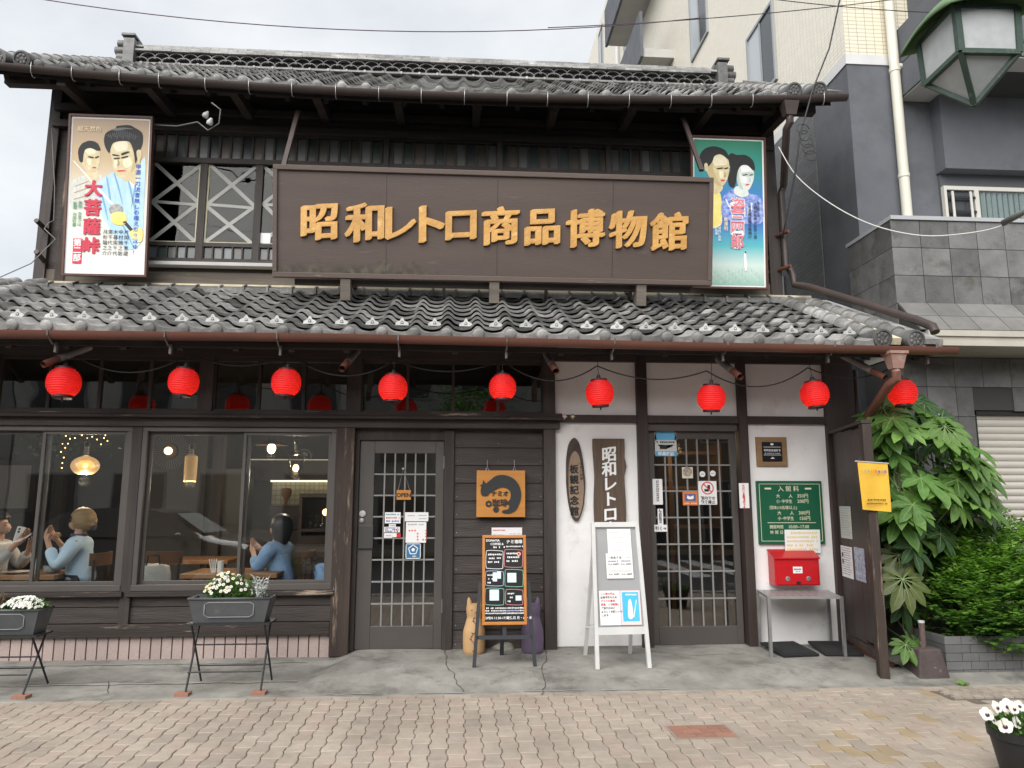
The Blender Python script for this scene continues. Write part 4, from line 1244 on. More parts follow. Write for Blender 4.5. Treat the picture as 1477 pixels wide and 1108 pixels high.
M_pframe = mat('poster_frame', (.105, .045, .030), (.08, .035, .024), 4, .5, 0, None, .05)
def poster(label, xc, zb, yb, tilt, w, h, bg, edge):
    r = thing('film_poster', label, 'poster', (xc, yb, zb), (tilt, 0, 0))
    MB().box(-w/2, w/2, .0, .03, 0, h).build('backing', M_pframe, r)
    for (x0, x1, z0, z1) in ((-w/2, w/2, 0, .022), (-w/2, w/2, h - .022, h), (-w/2, -w/2 + .022, .022, h - .022), (w/2 - .022, w/2, .022, h - .022)):
        box('frame_bar', M_pframe, r, x0, x1, -.022, 0, z0, z1)
    box('white_border', edge, r, -w/2 + .022, w/2 - .022, -.003, 0, .022, h - .022)
    box('sheet', bg, r, -w/2 + .040, w/2 - .040, -.0045, -.003, .042, h - .042)
    return r
skin_y = mat('print_skin', (.70, .61, .38), (.56, .45, .24), 16, .4, 0, None, .04); skin_w = mat('print_pale_skin', (.74, .77, .71), (.58, .64, .60), 14, .4); hair = flat_mat('print_hair', (.018, .018, .02))
rb_blue = mat('print_blue_robe', (.34, .56, .74), (.52, .70, .80), 7, .4, stretch=(2, 1, .7)); rb_grey = mat('print_grey_robe', (.50, .50, .46), (.66, .66, .62), 18, .4, stretch=(3, 1, 1))
pr_red = flat_mat('print_red', (.60, .05, .09)); pr_blue = flat_mat('print_blue', (.03, .10, .50)); pr_green = flat_mat('print_green', (.05, .28, .13)); pr_black = flat_mat('print_black', (.03, .03, .04))
pr_yel = mat('print_yellow', (.80, .62, .12), (.85, .72, .30), 12, .4); pr_cream = flat_mat('print_cream', (.80, .68, .45)); pr_shade = flat_mat('print_shade', (.40, .30, .16)); pr_white = flat_mat('print_white', (.82, .83, .82))
W1, H1 = .875, 1.765
PL1 = poster('tall film poster with two topknotted men and red title, left of the windows', -3.80, 3.815, .80, R(5), W1, H1,
             grad_mat('poster_tan', [(0, (.78, .79, .76)), (.45, (.72, .70, .60)), (.72, (.50, .36, .19)), (1, (.30, .19, .10))], 2, .04, 1.72), pr_white)
def q1(x, y):      # poster print coordinates: zoomed picture position to board position
    v = 1 - (y - 100) / 945.0; u = (x - (190 - 70 * (1 - v))) / 506.0
    return ((u - .5) * (W1 - .08) , .042 + v * (H1 - .084))
def P1(pts, m_, k, nm='painted_shape', sm=True):
    lim = W1/2 - .042
    poly(PL1, [(max(-lim, min(lim, a)), b) for a, b in (q1(*p) for p in pts)], m_, -.0045 - .0006 * k, nm, 4, sm)
P1([(172, 500), (240, 458), (330, 440), (380, 470), (360, 560), (300, 640), (165, 660)], rb_grey, 1, 'painted_robe')
P1([(280, 400), (335, 400), (345, 470), (300, 500), (262, 460)], skin_y, 2, 'painted_neck')
P1([(232, 340), (246, 290), (300, 272), (352, 288), (362, 340), (350, 400), (322, 432), (282, 428), (245, 395)], skin_y, 3, 'painted_face')
P1([(220, 350), (218, 300), (240, 262), (268, 246), (300, 238), (346, 252), (366, 292), (345, 300), (300, 284), (264, 296), (252, 335), (246, 372), (230, 372)], hair, 4, 'painted_hair')
P1([(340, 560), (352, 500), (400, 455), (470, 425), (560, 445), (610, 420), (640, 350), (664, 350), (650, 560), (632, 800), (600, 880), (520, 900), (430, 800), (360, 690)], rb_blue, 5, 'painted_robe')
P1([(520, 455), (560, 440), (600, 400), (625, 380), (612, 470), (592, 540), (560, 500)], pr_white, 6, 'painted_collar')
P1([(500, 440), (600, 360), (625, 340), (620, 420), (590, 500), (540, 470)], skin_y, 6.5, 'painted_neck')
P1([(432, 300), (440, 250), (500, 215), (590, 220), (618, 280), (622, 350), (590, 410), (540, 448), (500, 462), (468, 450), (448, 400), (440, 350)], skin_y, 7, 'painted_face')
P1([(396, 270), (392, 220), (412, 182), (470, 158), (480, 142), (560, 134), (600, 150), (646, 180), (648, 240), (628, 292), (612, 340), (596, 372), (590, 320), (578, 270), (556, 238), (500, 236), (452, 250), (432, 290), (420, 310)], hair, 8, 'painted_hair')
P1([(560, 240), (600, 250), (616, 300), (616, 350), (590, 405), (560, 430), (580, 370), (585, 310)], flat_mat('print_skin_shade', (.52, .42, .22)), 7.6, 'painted_shade'); P1([(606, 300), (624, 285), (640, 300), (634, 340), (614, 352)], skin_y, 8.5, 'painted_ear'); P1([(455, 342), (490, 338), (492, 346), (458, 350)], hair, 9, 'painted_eye'); P1([(505, 336), (545, 326), (547, 334), (508, 344)], hair, 9, 'painted_eye')
for (xa, ya, xb, yb) in ((400, 470, 430, 700), (450, 440, 500, 620), (540, 470, 600, 760), (600, 430, 560, 640), (360, 560, 400, 720), (500, 760, 560, 880)): P1([(xa, ya), (xa + 9, ya), ((xa + xb) / 2 + 12, (ya + yb) / 2), (xb + 4, yb), (xb, yb), ((xa + xb) / 2, (ya + yb) / 2)], flat_mat('print_fold', (.20, .38, .58)), 6.2, 'painted_fold')
for (xa, ya, xb, yb) in ((190, 520, 330, 470), (185, 560, 300, 520), (180, 600, 290, 570)): P1([(xa, ya), (xb, yb), (xb, yb + 6), (xa, ya + 7)], pr_shade, 1.5, 'painted_fold', False)
P1([(440, 165), (520, 150), (590, 158), (540, 160), (480, 172)], flat_mat('print_sheen', (.16, .16, .17)), 8.6, 'painted_sheen')
hl = mat('print_highlight', (.82, .76, .56), (.74, .66, .44), 20, .4); mid_ = mat('print_halftone', (.58, .47, .26), (.64, .53, .31), 20, .4)
for pts, m_, k in (([(450, 262), (500, 238), (545, 242), (540, 285), (480, 300)], hl, 7.3), ([(452, 355), (475, 352), (478, 395), (462, 405)], hl, 7.3), ([(520, 345), (560, 335), (572, 375), (540, 400), (515, 385)], hl, 7.3), ([(440, 330), (496, 330), (494, 350), (446, 352)], mid_, 7.4), ([(502, 328), (562, 308), (562, 330), (506, 350)], mid_, 7.4), ([(470, 430), (525, 426), (510, 445), (486, 448)], mid_, 7.4), ([(476, 392), (500, 388), (502, 400), (474, 404)], mid_, 7.5), ([(500, 455), (540, 448), (590, 412), (600, 440), (560, 480), (520, 480)], mid_, 6.8),
                   ([(262, 300), (320, 285), (330, 310), (290, 325)], hl, 3.3), ([(275, 352), (300, 350), (300, 385), (280, 385)], hl, 3.3), ([(245, 340), (262, 330), (268, 400), (290, 428), (262, 415)], mid_, 3.3), ([(318, 350), (328, 350), (334, 380), (318, 384)], mid_, 3.5), ([(300, 412), (335, 412), (322, 426), (305, 424)], mid_, 3.5), ([(278, 330), (350, 328), (350, 348), (282, 350)], mid_, 3.4)):
    P1(pts, m_, k, 'painted_tone')
for k in range(16): xx = 405 + k * 14; P1([(xx, 165 + abs(k - 8) * 5), (xx + 3, 163 + abs(k - 8) * 5), (xx + 12 - k, 205 + (k * 7) % 20), (xx + 9 - k, 207 + (k * 7) % 20)], flat_mat('print_sheen', (.10, .10, .11)), 8.7, 'painted_strand', False)
P1([(446, 318), (480, 322), (492, 330), (450, 328)], hair, 9, 'painted_brow'); P1([(505, 312), (545, 298), (560, 304), (510, 324)], hair, 9, 'painted_brow')
P1([(478, 418), (520, 415), (528, 421), (480, 426)], pr_red, 9, 'painted_mouth'); P1([(480, 345), (492, 380), (470, 392), (476, 380)], pr_shade, 9, 'painted_nose')
P1([(285, 335), (318, 340), (318, 346), (288, 343)], hair, 9, 'painted_brow'); P1([(330, 340), (352, 332), (354, 338), (332, 347)], hair, 9, 'painted_brow'); P1([(310, 402), (332, 400), (330, 406), (312, 407)], pr_red, 9, 'painted_mouth')
P1([(180, 365), (192, 368), (460, 640), (450, 655)], pr_white, 10, 'painted_blade', False)
P1([(420, 640), (460, 625), (500, 640), (500, 680), (450, 695), (418, 680)], mat('print_steel', (.2, .2, .2), (.5, .5, .48), 40, .4), 11, 'painted_guard')
P1([(425, 690), (480, 672), (525, 690), (522, 745), (470, 755), (430, 735)], pr_yel, 12, 'painted_hand'); P1([(500, 735), (522, 728), (584, 796), (566, 808)], pr_black, 12, 'painted_grip', False)
P1([(545, 800), (600, 770), (632, 780), (625, 850), (580, 850)], pr_yel, 13, 'painted_hand')
def T1(s, x, y, sz, m_, vert=True, k=14, bold=.012, gap=.95, **kw):
    a, b = q1(x, y); text(PL1, s, sz, m_, a, b, -.0045 - .0006 * k, vertical=vert, bold=bold, gap=gap, **kw)
T1('大菩薩峠', 318, 490, .185, pr_red, bold=.0, gap=1.12, fat=(.05, .03))
T1('総天然色', 298, 165, .062, pr_cream, False)
a, b = q1(198, 918); box('red_tab', pr_red, PL1, a - .045, a + .045, -.0125, -.004, b - .135, b + .135)
text(PL1, '第二部', .085, pr_white, a, b + .125, -.0128, vertical=True, bold=.02, gap=.95)
T1('原作　中里介山', 226, 615, .042, pr_green, gap=.92); T1('監督　内田吐夢', 192, 620, .042, pr_green, gap=.92)
T1('甲源一刀流音無しの構え愈々冴ゆ！', 617, 378, .058, pr_blue, bold=.008, gap=1.08)
for s_, x, y in (('片岡千恵蔵', 527, 785), ('中村錦之助', 490, 785), ('木暮実千代', 455, 785), ('東千代之介', 420, 785), ('月形龍之介', 387, 785)): T1(s_, x, y, .052, pr_black, gap=1.12, bold=.004)
W2, H2 = .875, 1.765
PL2 = poster('green and blue film poster with man and woman, beside the right eave', 3.03, 3.815, .80, R(5), W2, H2,
             grad_mat('poster_teal', [(0, (.30, .50, .42)), (.14, (.60, .72, .66)), (.27, (.10, .45, .50)), (.45, (.04, .13, .50)), (.62, (.05, .20, .50)), (.8, (.02, .26, .24)), (1, (.03, .24, .13))], 2, .04, 1.72), pr_white)
def q2(x, y):
    v = 1 - (y - 105) / 890.0; u = (x - (165 + 20 * (1 - v))) / 440.0
    return ((u - .5) * (W2 - .08), .042 + v * (H2 - .084))
def P2(pts, m_, k, nm='painted_shape', sm=True):
    lim = W2/2 - .042
    poly(PL2, [(max(-lim, min(lim, a)), b) for a, b in (q2(*p) for p in pts)], m_, -.0045 - .0006 * k, nm, 4, sm)
kim = mat('print_kimono', (.04, .10, .48), (.45, .55, .80), 22, .4)
P2([(165, 640), (172, 440), (245, 410), (330, 420), (350, 560), (330, 640)], pr_yel, 1, 'painted_jacket')
P2([(345, 560), (360, 450), (430, 405), (520, 430), (600, 460), (612, 600), (520, 620), (400, 600)], kim, 2, 'painted_kimono')
P2([(300, 340), (350, 380), (345, 420), (300, 440), (262, 400)], skin_y, 3, 'painted_neck')
P2([(235, 240), (270, 190), (340, 180), (388, 230), (392, 300), (376, 360), (345, 392), (310, 380), (262, 330)], skin_y, 4, 'painted_face')
P2([(206, 250), (205, 200), (240, 160), (300, 146), (362, 165), (390, 205), (388, 225), (340, 195), (300, 205), (285, 240), (262, 270), (240, 280), (222, 275)], hair, 5, 'painted_hair')
P2([(440, 390), (500, 395), (520, 440), (470, 455), (425, 430)], skin_w, 6, 'painted_neck')
P2([(440, 300), (460, 250), (520, 240), (552, 290), (550, 350), (520, 410), (480, 415), (450, 380)], skin_w, 7, 'painted_face')
P2([(392, 240), (385, 205), (410, 185), (440, 195), (500, 195), (545, 225), (560, 270), (550, 290), (510, 258), (470, 262), (448, 300), (440, 350), (425, 395), (395, 385), (385, 340), (400, 290)], hair, 8, 'painted_hair')
P2([(262, 250), (285, 240), (290, 290), (320, 350), (345, 392), (310, 380), (262, 330)], flat_mat('print_skin_shade', (.5, .42, .22)), 4.5, 'painted_shade'); P2([(440, 310), (455, 300), (462, 350), (485, 405), (470, 405), (450, 380)], flat_mat('print_pale_shade', (.48, .54, .50)), 7.5, 'painted_shade'); P2([(232, 262), (246, 250), (256, 268), (250, 300), (238, 296)], skin_y, 5.5, 'painted_ear'); P2([(364, 300), (372, 330), (360, 336), (362, 326)], pr_shade, 9, 'painted_nose'); P2([(526, 330), (534, 356), (522, 360), (524, 352)], flat_mat('print_pale_shade', (0, 0, 0)), 9, 'painted_nose')
for k in range(9): P2([(370 + k * 24, 470 + (k * 37) % 60), (376 + k * 24, 468 + (k * 37) % 60), (400 + k * 20, 520 + (k * 53) % 70), (394 + k * 20, 522 + (k * 53) % 70)], pr_white, 3.2, 'painted_stroke', False)
for pts, m_, k in (([(290, 215), (340, 200), (375, 225), (370, 262), (300, 265)], hl, 4.3), ([(330, 300), (352, 298), (356, 335), (335, 340)], hl, 4.3), ([(305, 268), (390, 262), (388, 284), (310, 290)], mid_, 4.4), ([(330, 362), (366, 360), (352, 382), (338, 380)], mid_, 4.5), ([(470, 270), (515, 262), (540, 285), (480, 300)], pr_white, 7.3), ([(478, 330), (505, 330), (506, 360), (485, 365)], pr_white, 7.3), ([(478, 306), (548, 302), (546, 322), (482, 326)], flat_mat('print_pale_shade', (0, 0, 0)), 7.4)):
    P2(pts, m_, k, 'painted_tone')
for pts in ([(315, 282), (350, 276), (352, 282), (316, 288)], [(362, 280), (384, 274), (386, 280), (364, 286)], [(482, 318), (508, 312), (510, 317), (484, 323)], [(525, 316), (545, 312), (546, 317), (527, 321)]): P2(pts, hair, 9, 'painted_eye')
P2([(340, 352), (364, 350), (362, 358), (342, 360)], pr_red, 9, 'painted_mouth'); P2([(500, 376), (522, 373), (520, 381), (502, 382)], pr_red, 9, 'painted_mouth')
for k in range(46): xx, yy = 190 + (k * 97) % 410, 900 + (k * 61) % 88; P2([(xx, yy), (xx + 3, yy), (xx + 10 - (k % 5) * 4, yy - 22)], (pr_white, flat_mat('print_grass', (.20, .38, .30)))[k % 2], 9, 'painted_grass', False)
P2([(494, 800), (504, 796), (508, 830), (514, 870), (508, 905), (498, 905), (492, 860), (490, 825)], pr_white, 9.5, 'painted_figure'); P2([(497, 792), (503, 788), (507, 795), (501, 801)], hair, 9.8, 'painted_head')
M_pink = flat_mat('print_pink', (.72, .22, .26))
def T2(s, x, y, sz, m_, vert=True, k=14, bold=.012, gap=.98):
    a, b = q2(x, y); text(PL2, s, sz, m_, a, b, -.0045 - .0006 * k, vertical=vert, bold=bold, gap=gap)
for kk, (m_, bo) in enumerate(((pr_white, .06), (M_pink, .025))):
    for s_, yy in (('姿', 505), ('三', 580), ('四', 645), ('郎', 730)):
        a, b = q2(448, yy); text(PL2, s_, .17, m_, a, b, -.0130 - .0008 * kk, bold=bo)
T2('黒澤明', 372, 585, .052, pr_cream); T2('大河内傳次郎', 332, 625, .034, pr_white); T2('藤田進', 312, 640, .034, pr_white)
T2('この決闘は明日夜明け', 525, 480, .042, pr_black, gap=1.05); T2('決闘の場所は右京ヶ原', 560, 490, .040, pr_black, gap=1.05); T2('なに知らぬ', 580, 480, .038, pr_black)
# ---- red paper lanterns -------------------------------------------------------
M_lan = bpy.data.materials.new('red_lantern_paper'); M_lan.use_nodes = True
N, L = M_lan.node_tree.nodes, M_lan.node_tree.links
N.clear()
o_ = N.new('ShaderNodeOutputMaterial'); d_ = N.new('ShaderNodeBsdfPrincipled'); d_.inputs['Base Color'].default_value = (.46, .006, .014, 1); d_.inputs['Roughness'].default_value = .55
t_ = N.new('ShaderNodeBsdfTranslucent'); t_.inputs[0].default_value = (.85, .05, .04, 1)
mx = N.new('ShaderNodeMixShader'); mx.inputs[0].default_value = .35
d_.inputs['Emission Color'].default_value = (1.0, .016, .022, 1); d_.inputs['Emission Strength'].default_value = .015
L.new(d_.outputs[0], mx.inputs[1]); L.new(t_.outputs[0], mx.inputs[2]); L.new(mx.outputs[0], o_.inputs[0])
M_bulb = mat('warm_bulb', (1, .8, .5), None, rough=.4, emit=(1.0, .62, .25), estr=2.5)
M_lrim = mat('lantern_rim', (.05, .006, .008), None, rough=.5)
prof = []
nr = 12; LR_, LH = .122, .215
for i in range(nr * 4 + 1):
    t = -1 + 2 * i / (nr * 4)
    rr = LR_ * (1 - abs(t) ** 2.6 * .42)
    prof.append((rr + .0042 * math.cos(2 * math.pi * i / 4), t * LH / 2))
lan_body = MB().lathe(prof, 24, caps=False).mesh('paper_body', M_lan, True)
lan_rim = MB().lathe([(.070, -.012), (.073, -.010), (.073, .008), (.066, .010)], 20).mesh('rim', M_lrim, 'auto')
lan_bulb = MB().lathe([(.012, .05), (.012, .02), (.026, -.005), (.022, -.025), (.004, -.034)], 10).mesh('bulb', M_bulb, True)
lan_tas = MB().tube([(0, 0, 0), (0, 0, -.03)], .006, 6).mesh('pull', M_lrim)
lanpos = [(92, 552), (265, 551), (413, 552), (567, 560), (725, 559), (865, 567), (1026, 574), (1175, 569), (1302, 567)]
lanlab = ['red paper lantern at the far left end of the row', 'red paper lantern second from the left, over the post between the windows',
          'red paper lantern third from the left, over the right cafe window', 'red paper lantern over the cafe door', 'red paper lantern over the black cat sign',
          'red paper lantern before white plaster, above the upright wooden name plank', 'red paper lantern over the museum door', 'red paper lantern above the small black plaque on the white wall', 'red paper lantern at the far right, beside the rusty down pipe']
lw = MB()
LP_ = []
for i, ((px, py), lb) in enumerate(zip(lanpos, lanlab)):
    p = at(px, py, -.78); s_ = 1.06 if i == 0 else (1.0 if i not in (4,) else .95)
    r = thing('paper_lantern', lb, 'lantern', p, (R(rnd.uniform(-3, 3)), R(rnd.uniform(-5, 5)), rnd.random() * 6), 'red paper lanterns under the lower eave')
    r.scale = (s_, s_, s_)
    link('paper_body', lan_body, r); link('rim', lan_rim, r, (0, 0, LH/2 + .006)); link('rim', lan_rim, r, (0, 0, -LH/2 - .006)); link('bulb', lan_bulb, r, (0, 0, .0)); link('pull', lan_tas, r, (.0, 0, -LH/2 - .012))
    top = 2.70 - p.z
    b = MB()
    for sx in (-.05, .05): b.tube([(sx, 0, LH/2 + .01), (0, 0, LH/2 + .07)], .0025, 5)
    b.tube([(0, 0, LH/2 + .065), (0, 0, top)], .003, 5); b.tube([(0, 0, LH/2 + .01), (0, 0, LH/2 + .05)], .016, 8)
    b.build('hanger', M_wire, r)
    lt = bpy.data.lights.new('lantern_light', 'POINT'); lt.energy = .22; lt.color = (1.0, .40, .18); lt.shadow_soft_size = .03
    lo = link('lantern_light', lt, r, (0, 0, -.045))
    LP_.append(p)
for i in range(len(LP_) - 1):
    a, b_ = LP_[i] + Vector((0, .10, .26)), LP_[i+1] + Vector((0, .10, .26))
    o = MB().tube(sag(a, b_, .10 if i % 2 else .16, 12), .006, 6).build('lantern_cable', M_wire, None, True)
    tag(o, ['cable sagging between the first two lanterns from the left', 'cable sagging between the second and third lanterns from the left', 'cable looping from the third lantern to the lantern over the cafe door', 'cable between the lantern over the cafe door and the one over the cat sign',
            'cable from the lantern over the cat sign to the first one on white plaster', 'cable before the left white plaster bay above the museum door', 'cable from the lantern over the museum door to the corner lantern', 'cable running to the far right lantern past the corner post'][i], 'cable', 'cables between the lanterns')
# ---- hanging cat sign of the cafe ------------------------------------------------
M_csign = mat('orange_wood', (.55, .245, .055), (.47, .20, .045), 3, .45, .1, 30, 0, stretch=(.4, 1, 4))
M_catb = mat('charcoal_paint', (.028, .03, .032), None, rough=.6)
o, w, h = card('cafe_sign', 'square orange wooden sign with a curled black cat, on the dark boards', 'sign', 687, 679, 757, 746, -.03, M_csign, .035, bevel=.003)
def cz(x, y):   # from the 950 px wide zoom of the sign
    return ((x - 703) / 227.0 * w, -(y - 353) / 217.0 * h)
cat = [(620, 290), (632, 305), (640, 300), (655, 288), (680, 270), (720, 266), (765, 285), (792, 325), (796, 370), (785, 405), (770, 430), (740, 444), (710, 440), (712, 430), (735, 425), (742, 410), (730, 395), (745, 380), (748, 350), (735, 330), (710, 322), (685, 330), (665, 340), (650, 350), (640, 362), (615, 362), (608, 340), (612, 320), (604, 315), (616, 308)]
P = smooth_poly([cz(*p) for p in cat], 3)
if sum(P[i][0] * P[(i+1) % len(P)][1] - P[(i+1) % len(P)][0] * P[i][1] for i in range(len(P))) < 0: P = P[::-1]
MB().prism(P, -.012, .0).build('cat_emblem', M_catb, o)
for s_, x, y, sz in (('ナミオ', 698, 352, .056), ('珈琲', 698, 395, .074)):
    a, b = cz(x, y); text(o, s_, sz, M_catb, a, b, -.006, bold=.02, ext=.004)
a, b = cz(646, 400); MB().lathe([(.030, 0), (.030, .008), (.012, .008), (.012, 0)], 14, (a, 0, b), 'y', False).build('cup_emblem', M_catb, o); a, b = cz(680, 426); MB().lathe([(.028, 0), (.028, .008), (.003, .008)], 12, (a, 0, b), 'y').build('cup_emblem', M_catb, o)
for s_ in (-1, 1):
    MB().tube([(s_ * w * .28 - .015, .01, h/2), (s_ * w * .28, .01, h/2 + .035), (s_ * w * .28 + .015, .01, h/2)], .004, 6).tube([(s_ * w * .28, .01, h/2 + .03), (s_ * w * .28, .04, h/2 + .10)], .003, 6).build('hook', M_metal, o)
# white menu paper above the easel
o, w, h = card('menu_sheet', 'white printed paper pinned to the dark boards above the menu easel', 'paper', 709, 761, 753, 793, -.004, M_paper, .003)
bars(o, -w*.45, -w*.05, h*.38, .012, M_red); 
for k in range(5): bars(o, -w*.45, -w*.12, h*(.18 - k*.15), .007, flat_mat('grey_print', (.35, .35, .37)), seed=k); bars(o, .02, w*.45, h*(.22 - k*.14), .007, flat_mat('grey_print', (.35, .35, .37)), seed=k + 9)
# ---- oval trunk-slice plaque and the tall name plank ------------------------------
M_bark = mat('dark_bark', (.055, .042, .035), (.09, .068, .055), 8, .85, .6, 40, 0, stretch=(3, 1, 1))
M_slice = mat('worn_slice', (.24, .17, .115), (.30, .215, .15), 5, .7, .3, 40, 0, stretch=(4, 1, .6))
M_plank = mat('old_plank', (.085, .058, .042), (.15, .105, .075), 5, .75, .5, 40, 0, stretch=(9, 1, .5), wear=((.045, .03, .022), .58, .7, 6))
a, b = at(815, 752, -.02), at(843, 632, -.02)
w, h = b.x - a.x, b.z - a.z
OV = thing('oval_plaque', 'narrow oval slice of trunk with black brushed characters on white plaster', 'plaque', ((a.x + b.x)/2, -.03, (a.z + b.z)/2))
pts = [(-.42, .05), (-.40, .25), (-.28, .42), (-.05, .5), (.18, .46), (.34, .33), (.44, .15), (.5, -.02), (.48, -.15), (.40, -.32), (.22, -.46), (.05, -.5), (-.14, -.46), (-.30, -.32), (-.40, -.12)]
MB().prism(smooth_poly([(x*w, z*h) for x, z in pts[::-1]], 4)[::-1] if False else [(x, z) for x, z in smooth_poly([(x*w, z*h) for x, z in pts[::-1]], 4)], -.0, .03).build('bark_rim', M_bark, OV)
MB().prism(smooth_poly([(x*w*.80 + .004, z*h*.80 - .05) for x, z in pts[::-1]], 4), -.005, .0).build('polished_face', M_slice, OV)
text(OV, '板観記念館', .088, M_ink, -.010, h*.17, -.008, vertical=True, fat=(.03, .02), gap=1.13)
text(OV, '昭和の部屋', .030, M_ink, .062, h*.20, -.008, vertical=True, gap=1.15)
a, b = at(858, 790, -.03), at(900, 633, -.03)
w = b.x - a.x; cx = (a.x + b.x) / 2; zt = b.z
PK = thing('name_plank', 'tall weathered plank with white brushed characters behind the folding board', 'sign', (cx, -.04, zt - 1.25))
lft = [(-w/2 - .005 * math.sin(i * 1.1) - .004 * math.sin(i * .5), 1.25 * i / 14) for i in range(15)]
rgt = [(w/2 + .005 * math.sin(i * .9 + 2) + (.022 if i == 11 else 0), 1.25 * i / 14) for i in range(15)]
MB().prism(lft[::-1] + rgt, 0, .035).build('plank', M_plank, PK) if False else MB().prism(rgt + lft[::-1], 0, .035).build('plank', M_plank, PK, bevel=.006)
text(PK, '昭和レトロ商品博物館', .150, pr_white, .0, 1.165, -.003, vertical=True, fat=(.034, .022), gap=.95, shear=.10)
# ---- folding white notice board (A-board) ------------------------------------------
AB = thing('folding_board', 'white metal folding notice board standing before the name plank', 'sign board', (1.372, -.80, .072), (R(-9), 0, R(3)))
M_wmet = mat('white_metal', (.62, .62, .61), (.55, .55, .54), 6, .4, 0, None, 0, wear=((.40, .38, .35), .66, .78, 8))
M_bgrey = mat('board_grey', (.33, .335, .34), (.29, .295, .30), 3, .5, 0, None, 0, wear=((.42, .38, .30), .66, .74, 6))
AW, AH = .47, 1.20
def ab_fx(z, s_): return s_ * (AW/2 - .014 - .026 * (z / AH) * 1.0)
for s_ in (-1, 1): MB().bar((ab_fx(0, s_), 0, 0), (ab_fx(AH, s_), 0, AH), .034, .034, (0, 1, 0)).build('leg', M_wmet, AB, bevel=.003)
MB().bar((-AW/2 + .055, -.001, AH - .02), (AW/2 - .055, -.001, AH - .02), .032, .045).build('top_bar', M_wmet, AB, bevel=.004)
MB().bar((-AW/2 + .03, -.001, .30), (AW/2 - .03, -.001, .30), .030, .06).build('bottom_bar', M_wmet, AB)
MB().add([(-AW/2 + .035, .004, .33), (AW/2 - .035, .004, .33), (AW/2 - .055, .004, AH - .04), (-AW/2 + .055, .004, AH - .04)], [(0,1,2,3)]).build('panel', M_bgrey, AB)
for s_ in (-1, 1): MB().bar((s_ * (AW/2 - .03), .52, .09), (s_ * (AW/2 - .06), .02, AH - .03), .028, .028).build('rear_leg', M_wmet, AB)
MB().bar((-AW/2 + .02, .40, .34), (AW/2 - .02, .40, .34), .02, .03).build('rear_bar', M_wmet, AB)
M_gpr = flat_mat('grey_print', (.35, .35, .37)); M_opr = flat_mat('faint_orange_print', (.70, .52, .42))
s1 = box('paper', M_paper, AB, -.075, .135, -.004, -.001, AH - .275, AH - .055)
for k, w_ in enumerate((.09, .0, .13, .05, .14, 0, .15, .12)):
    if w_: bars(s1, -.05, -.05 + w_, AH - .085 - k * .022, .006, mat('pale_print', (.55, .55, .56), None), -.006, seed=k)
s2 = box('paper', M_paper, AB, -.098, .135, -.008, -.005, AH - .475, AH - .265)
text(s2, 'をめぐる', .024, M_ink, -.01, AH - .300, -.010, bold=.02); bars(s2, -.085, -.05, AH - .300, .018, M_opr, -.010); bars(s2, .035, .125, AH - .300, .014, M_opr, -.010, seed=4)
bars(s2, -.080, .115, AH - .330, .010, M_ink, -.010, seed=3); text(s2, '大人 500円・小人 250円', .0195, M_ink, .018, AH - .356, -.010, bold=.015)
bars(s2, -.080, .110, AH - .412, .014, M_opr, -.010, seed=5); text(s2, '大人 350円・小人 200円', .0195, M_ink, .020, AH - .440, -.010, bold=.015)
s3 = box('paper', M_paper, AB, -.175, .003, -.006, -.001, .345, .625)
for k, (t_, m_) in enumerate((('ご入場の際は、', M_red), ('感染予防のため', M_ink), ('マスクの着用、', M_red), ('検温、入館制限に', M_red), ('ご協力のほど', M_ink), ('よろしくお願いいた', M_ink), ('します。', M_ink))):
    text(s3, t_, .0205, m_, -.165, .600 - k * .029, -.008, align='LEFT', bold=.02)
s4 = box('poster_sheet', mat('pink_border_paper', (.78, .62, .62), None), AB, .006, .180, -.006, -.001, .345, .625)
box('blue_print', mat('sky_blue_print', (.06, .45, .80), (.10, .52, .84), 4, .5), s4, .022, .165, -.008, -.006, .375, .612)
bars(s4, .040, .150, .590, .016, pr_white, -.010, seed=2)
poly(s4, [(.070, .40), (.066, .47), (.075, .535), (.088, .555), (.100, .535), (.108, .47), (.104, .40)], pr_white, -.0095, 'print_figure'); poly(s4, [(.108, .405), (.117, .405), (.148, .545), (.142, .548)], pr_white, -.0096, 'print_figure', smooth=False)
# ---- black easel with the framed chalk menu -----------------------------------------
M_ofr = mat('orange_frame', (.52, .205, .045), (.42, .16, .035), 4, .45, 0, None, 0, stretch=(1, 1, 1))
EA = thing('menu_easel', 'black easel holding an orange framed chalk menu before the dark boards', 'easel', (.395, -.67, .075), (R(-7), 0, 0))
M_eas = mat('charcoal_steel', (.035, .038, .045), None, rough=.45)
a, b = at(697, 899, -.60), at(764, 793, -.55)
EWw = (b.x - a.x) * .94; ez0 = .335; ez1 = ez0 + .745
for s_ in (-1, 1): MB().bar((s_ * .255, 0, 0), (s_ * .205, 0, ez0 + .35), .030, .022, (0, 1, 0)).build('leg', M_eas, EA)
MB().bar((0, .42, .06), (0, .03, 1.05), .035, .022, (0, 1, 0)).build('rear_leg', M_eas, EA)
MB().bar((-.235, 0, .235), (.235, 0, .235), .022, .032).build('cross_bar', M_eas, EA); MB().bar((0, 0, .245), (0, 0, .40), .032, .020, (0, 1, 0)).build('upright', M_eas, EA)
MN = MB().box(-EWw/2 + .02, EWw/2 - .02, -.030, -.012, ez0 + .02, ez1 - .02).build('menu_panel', flat_mat('black_board', (.012, .012, .014), .4), EA)
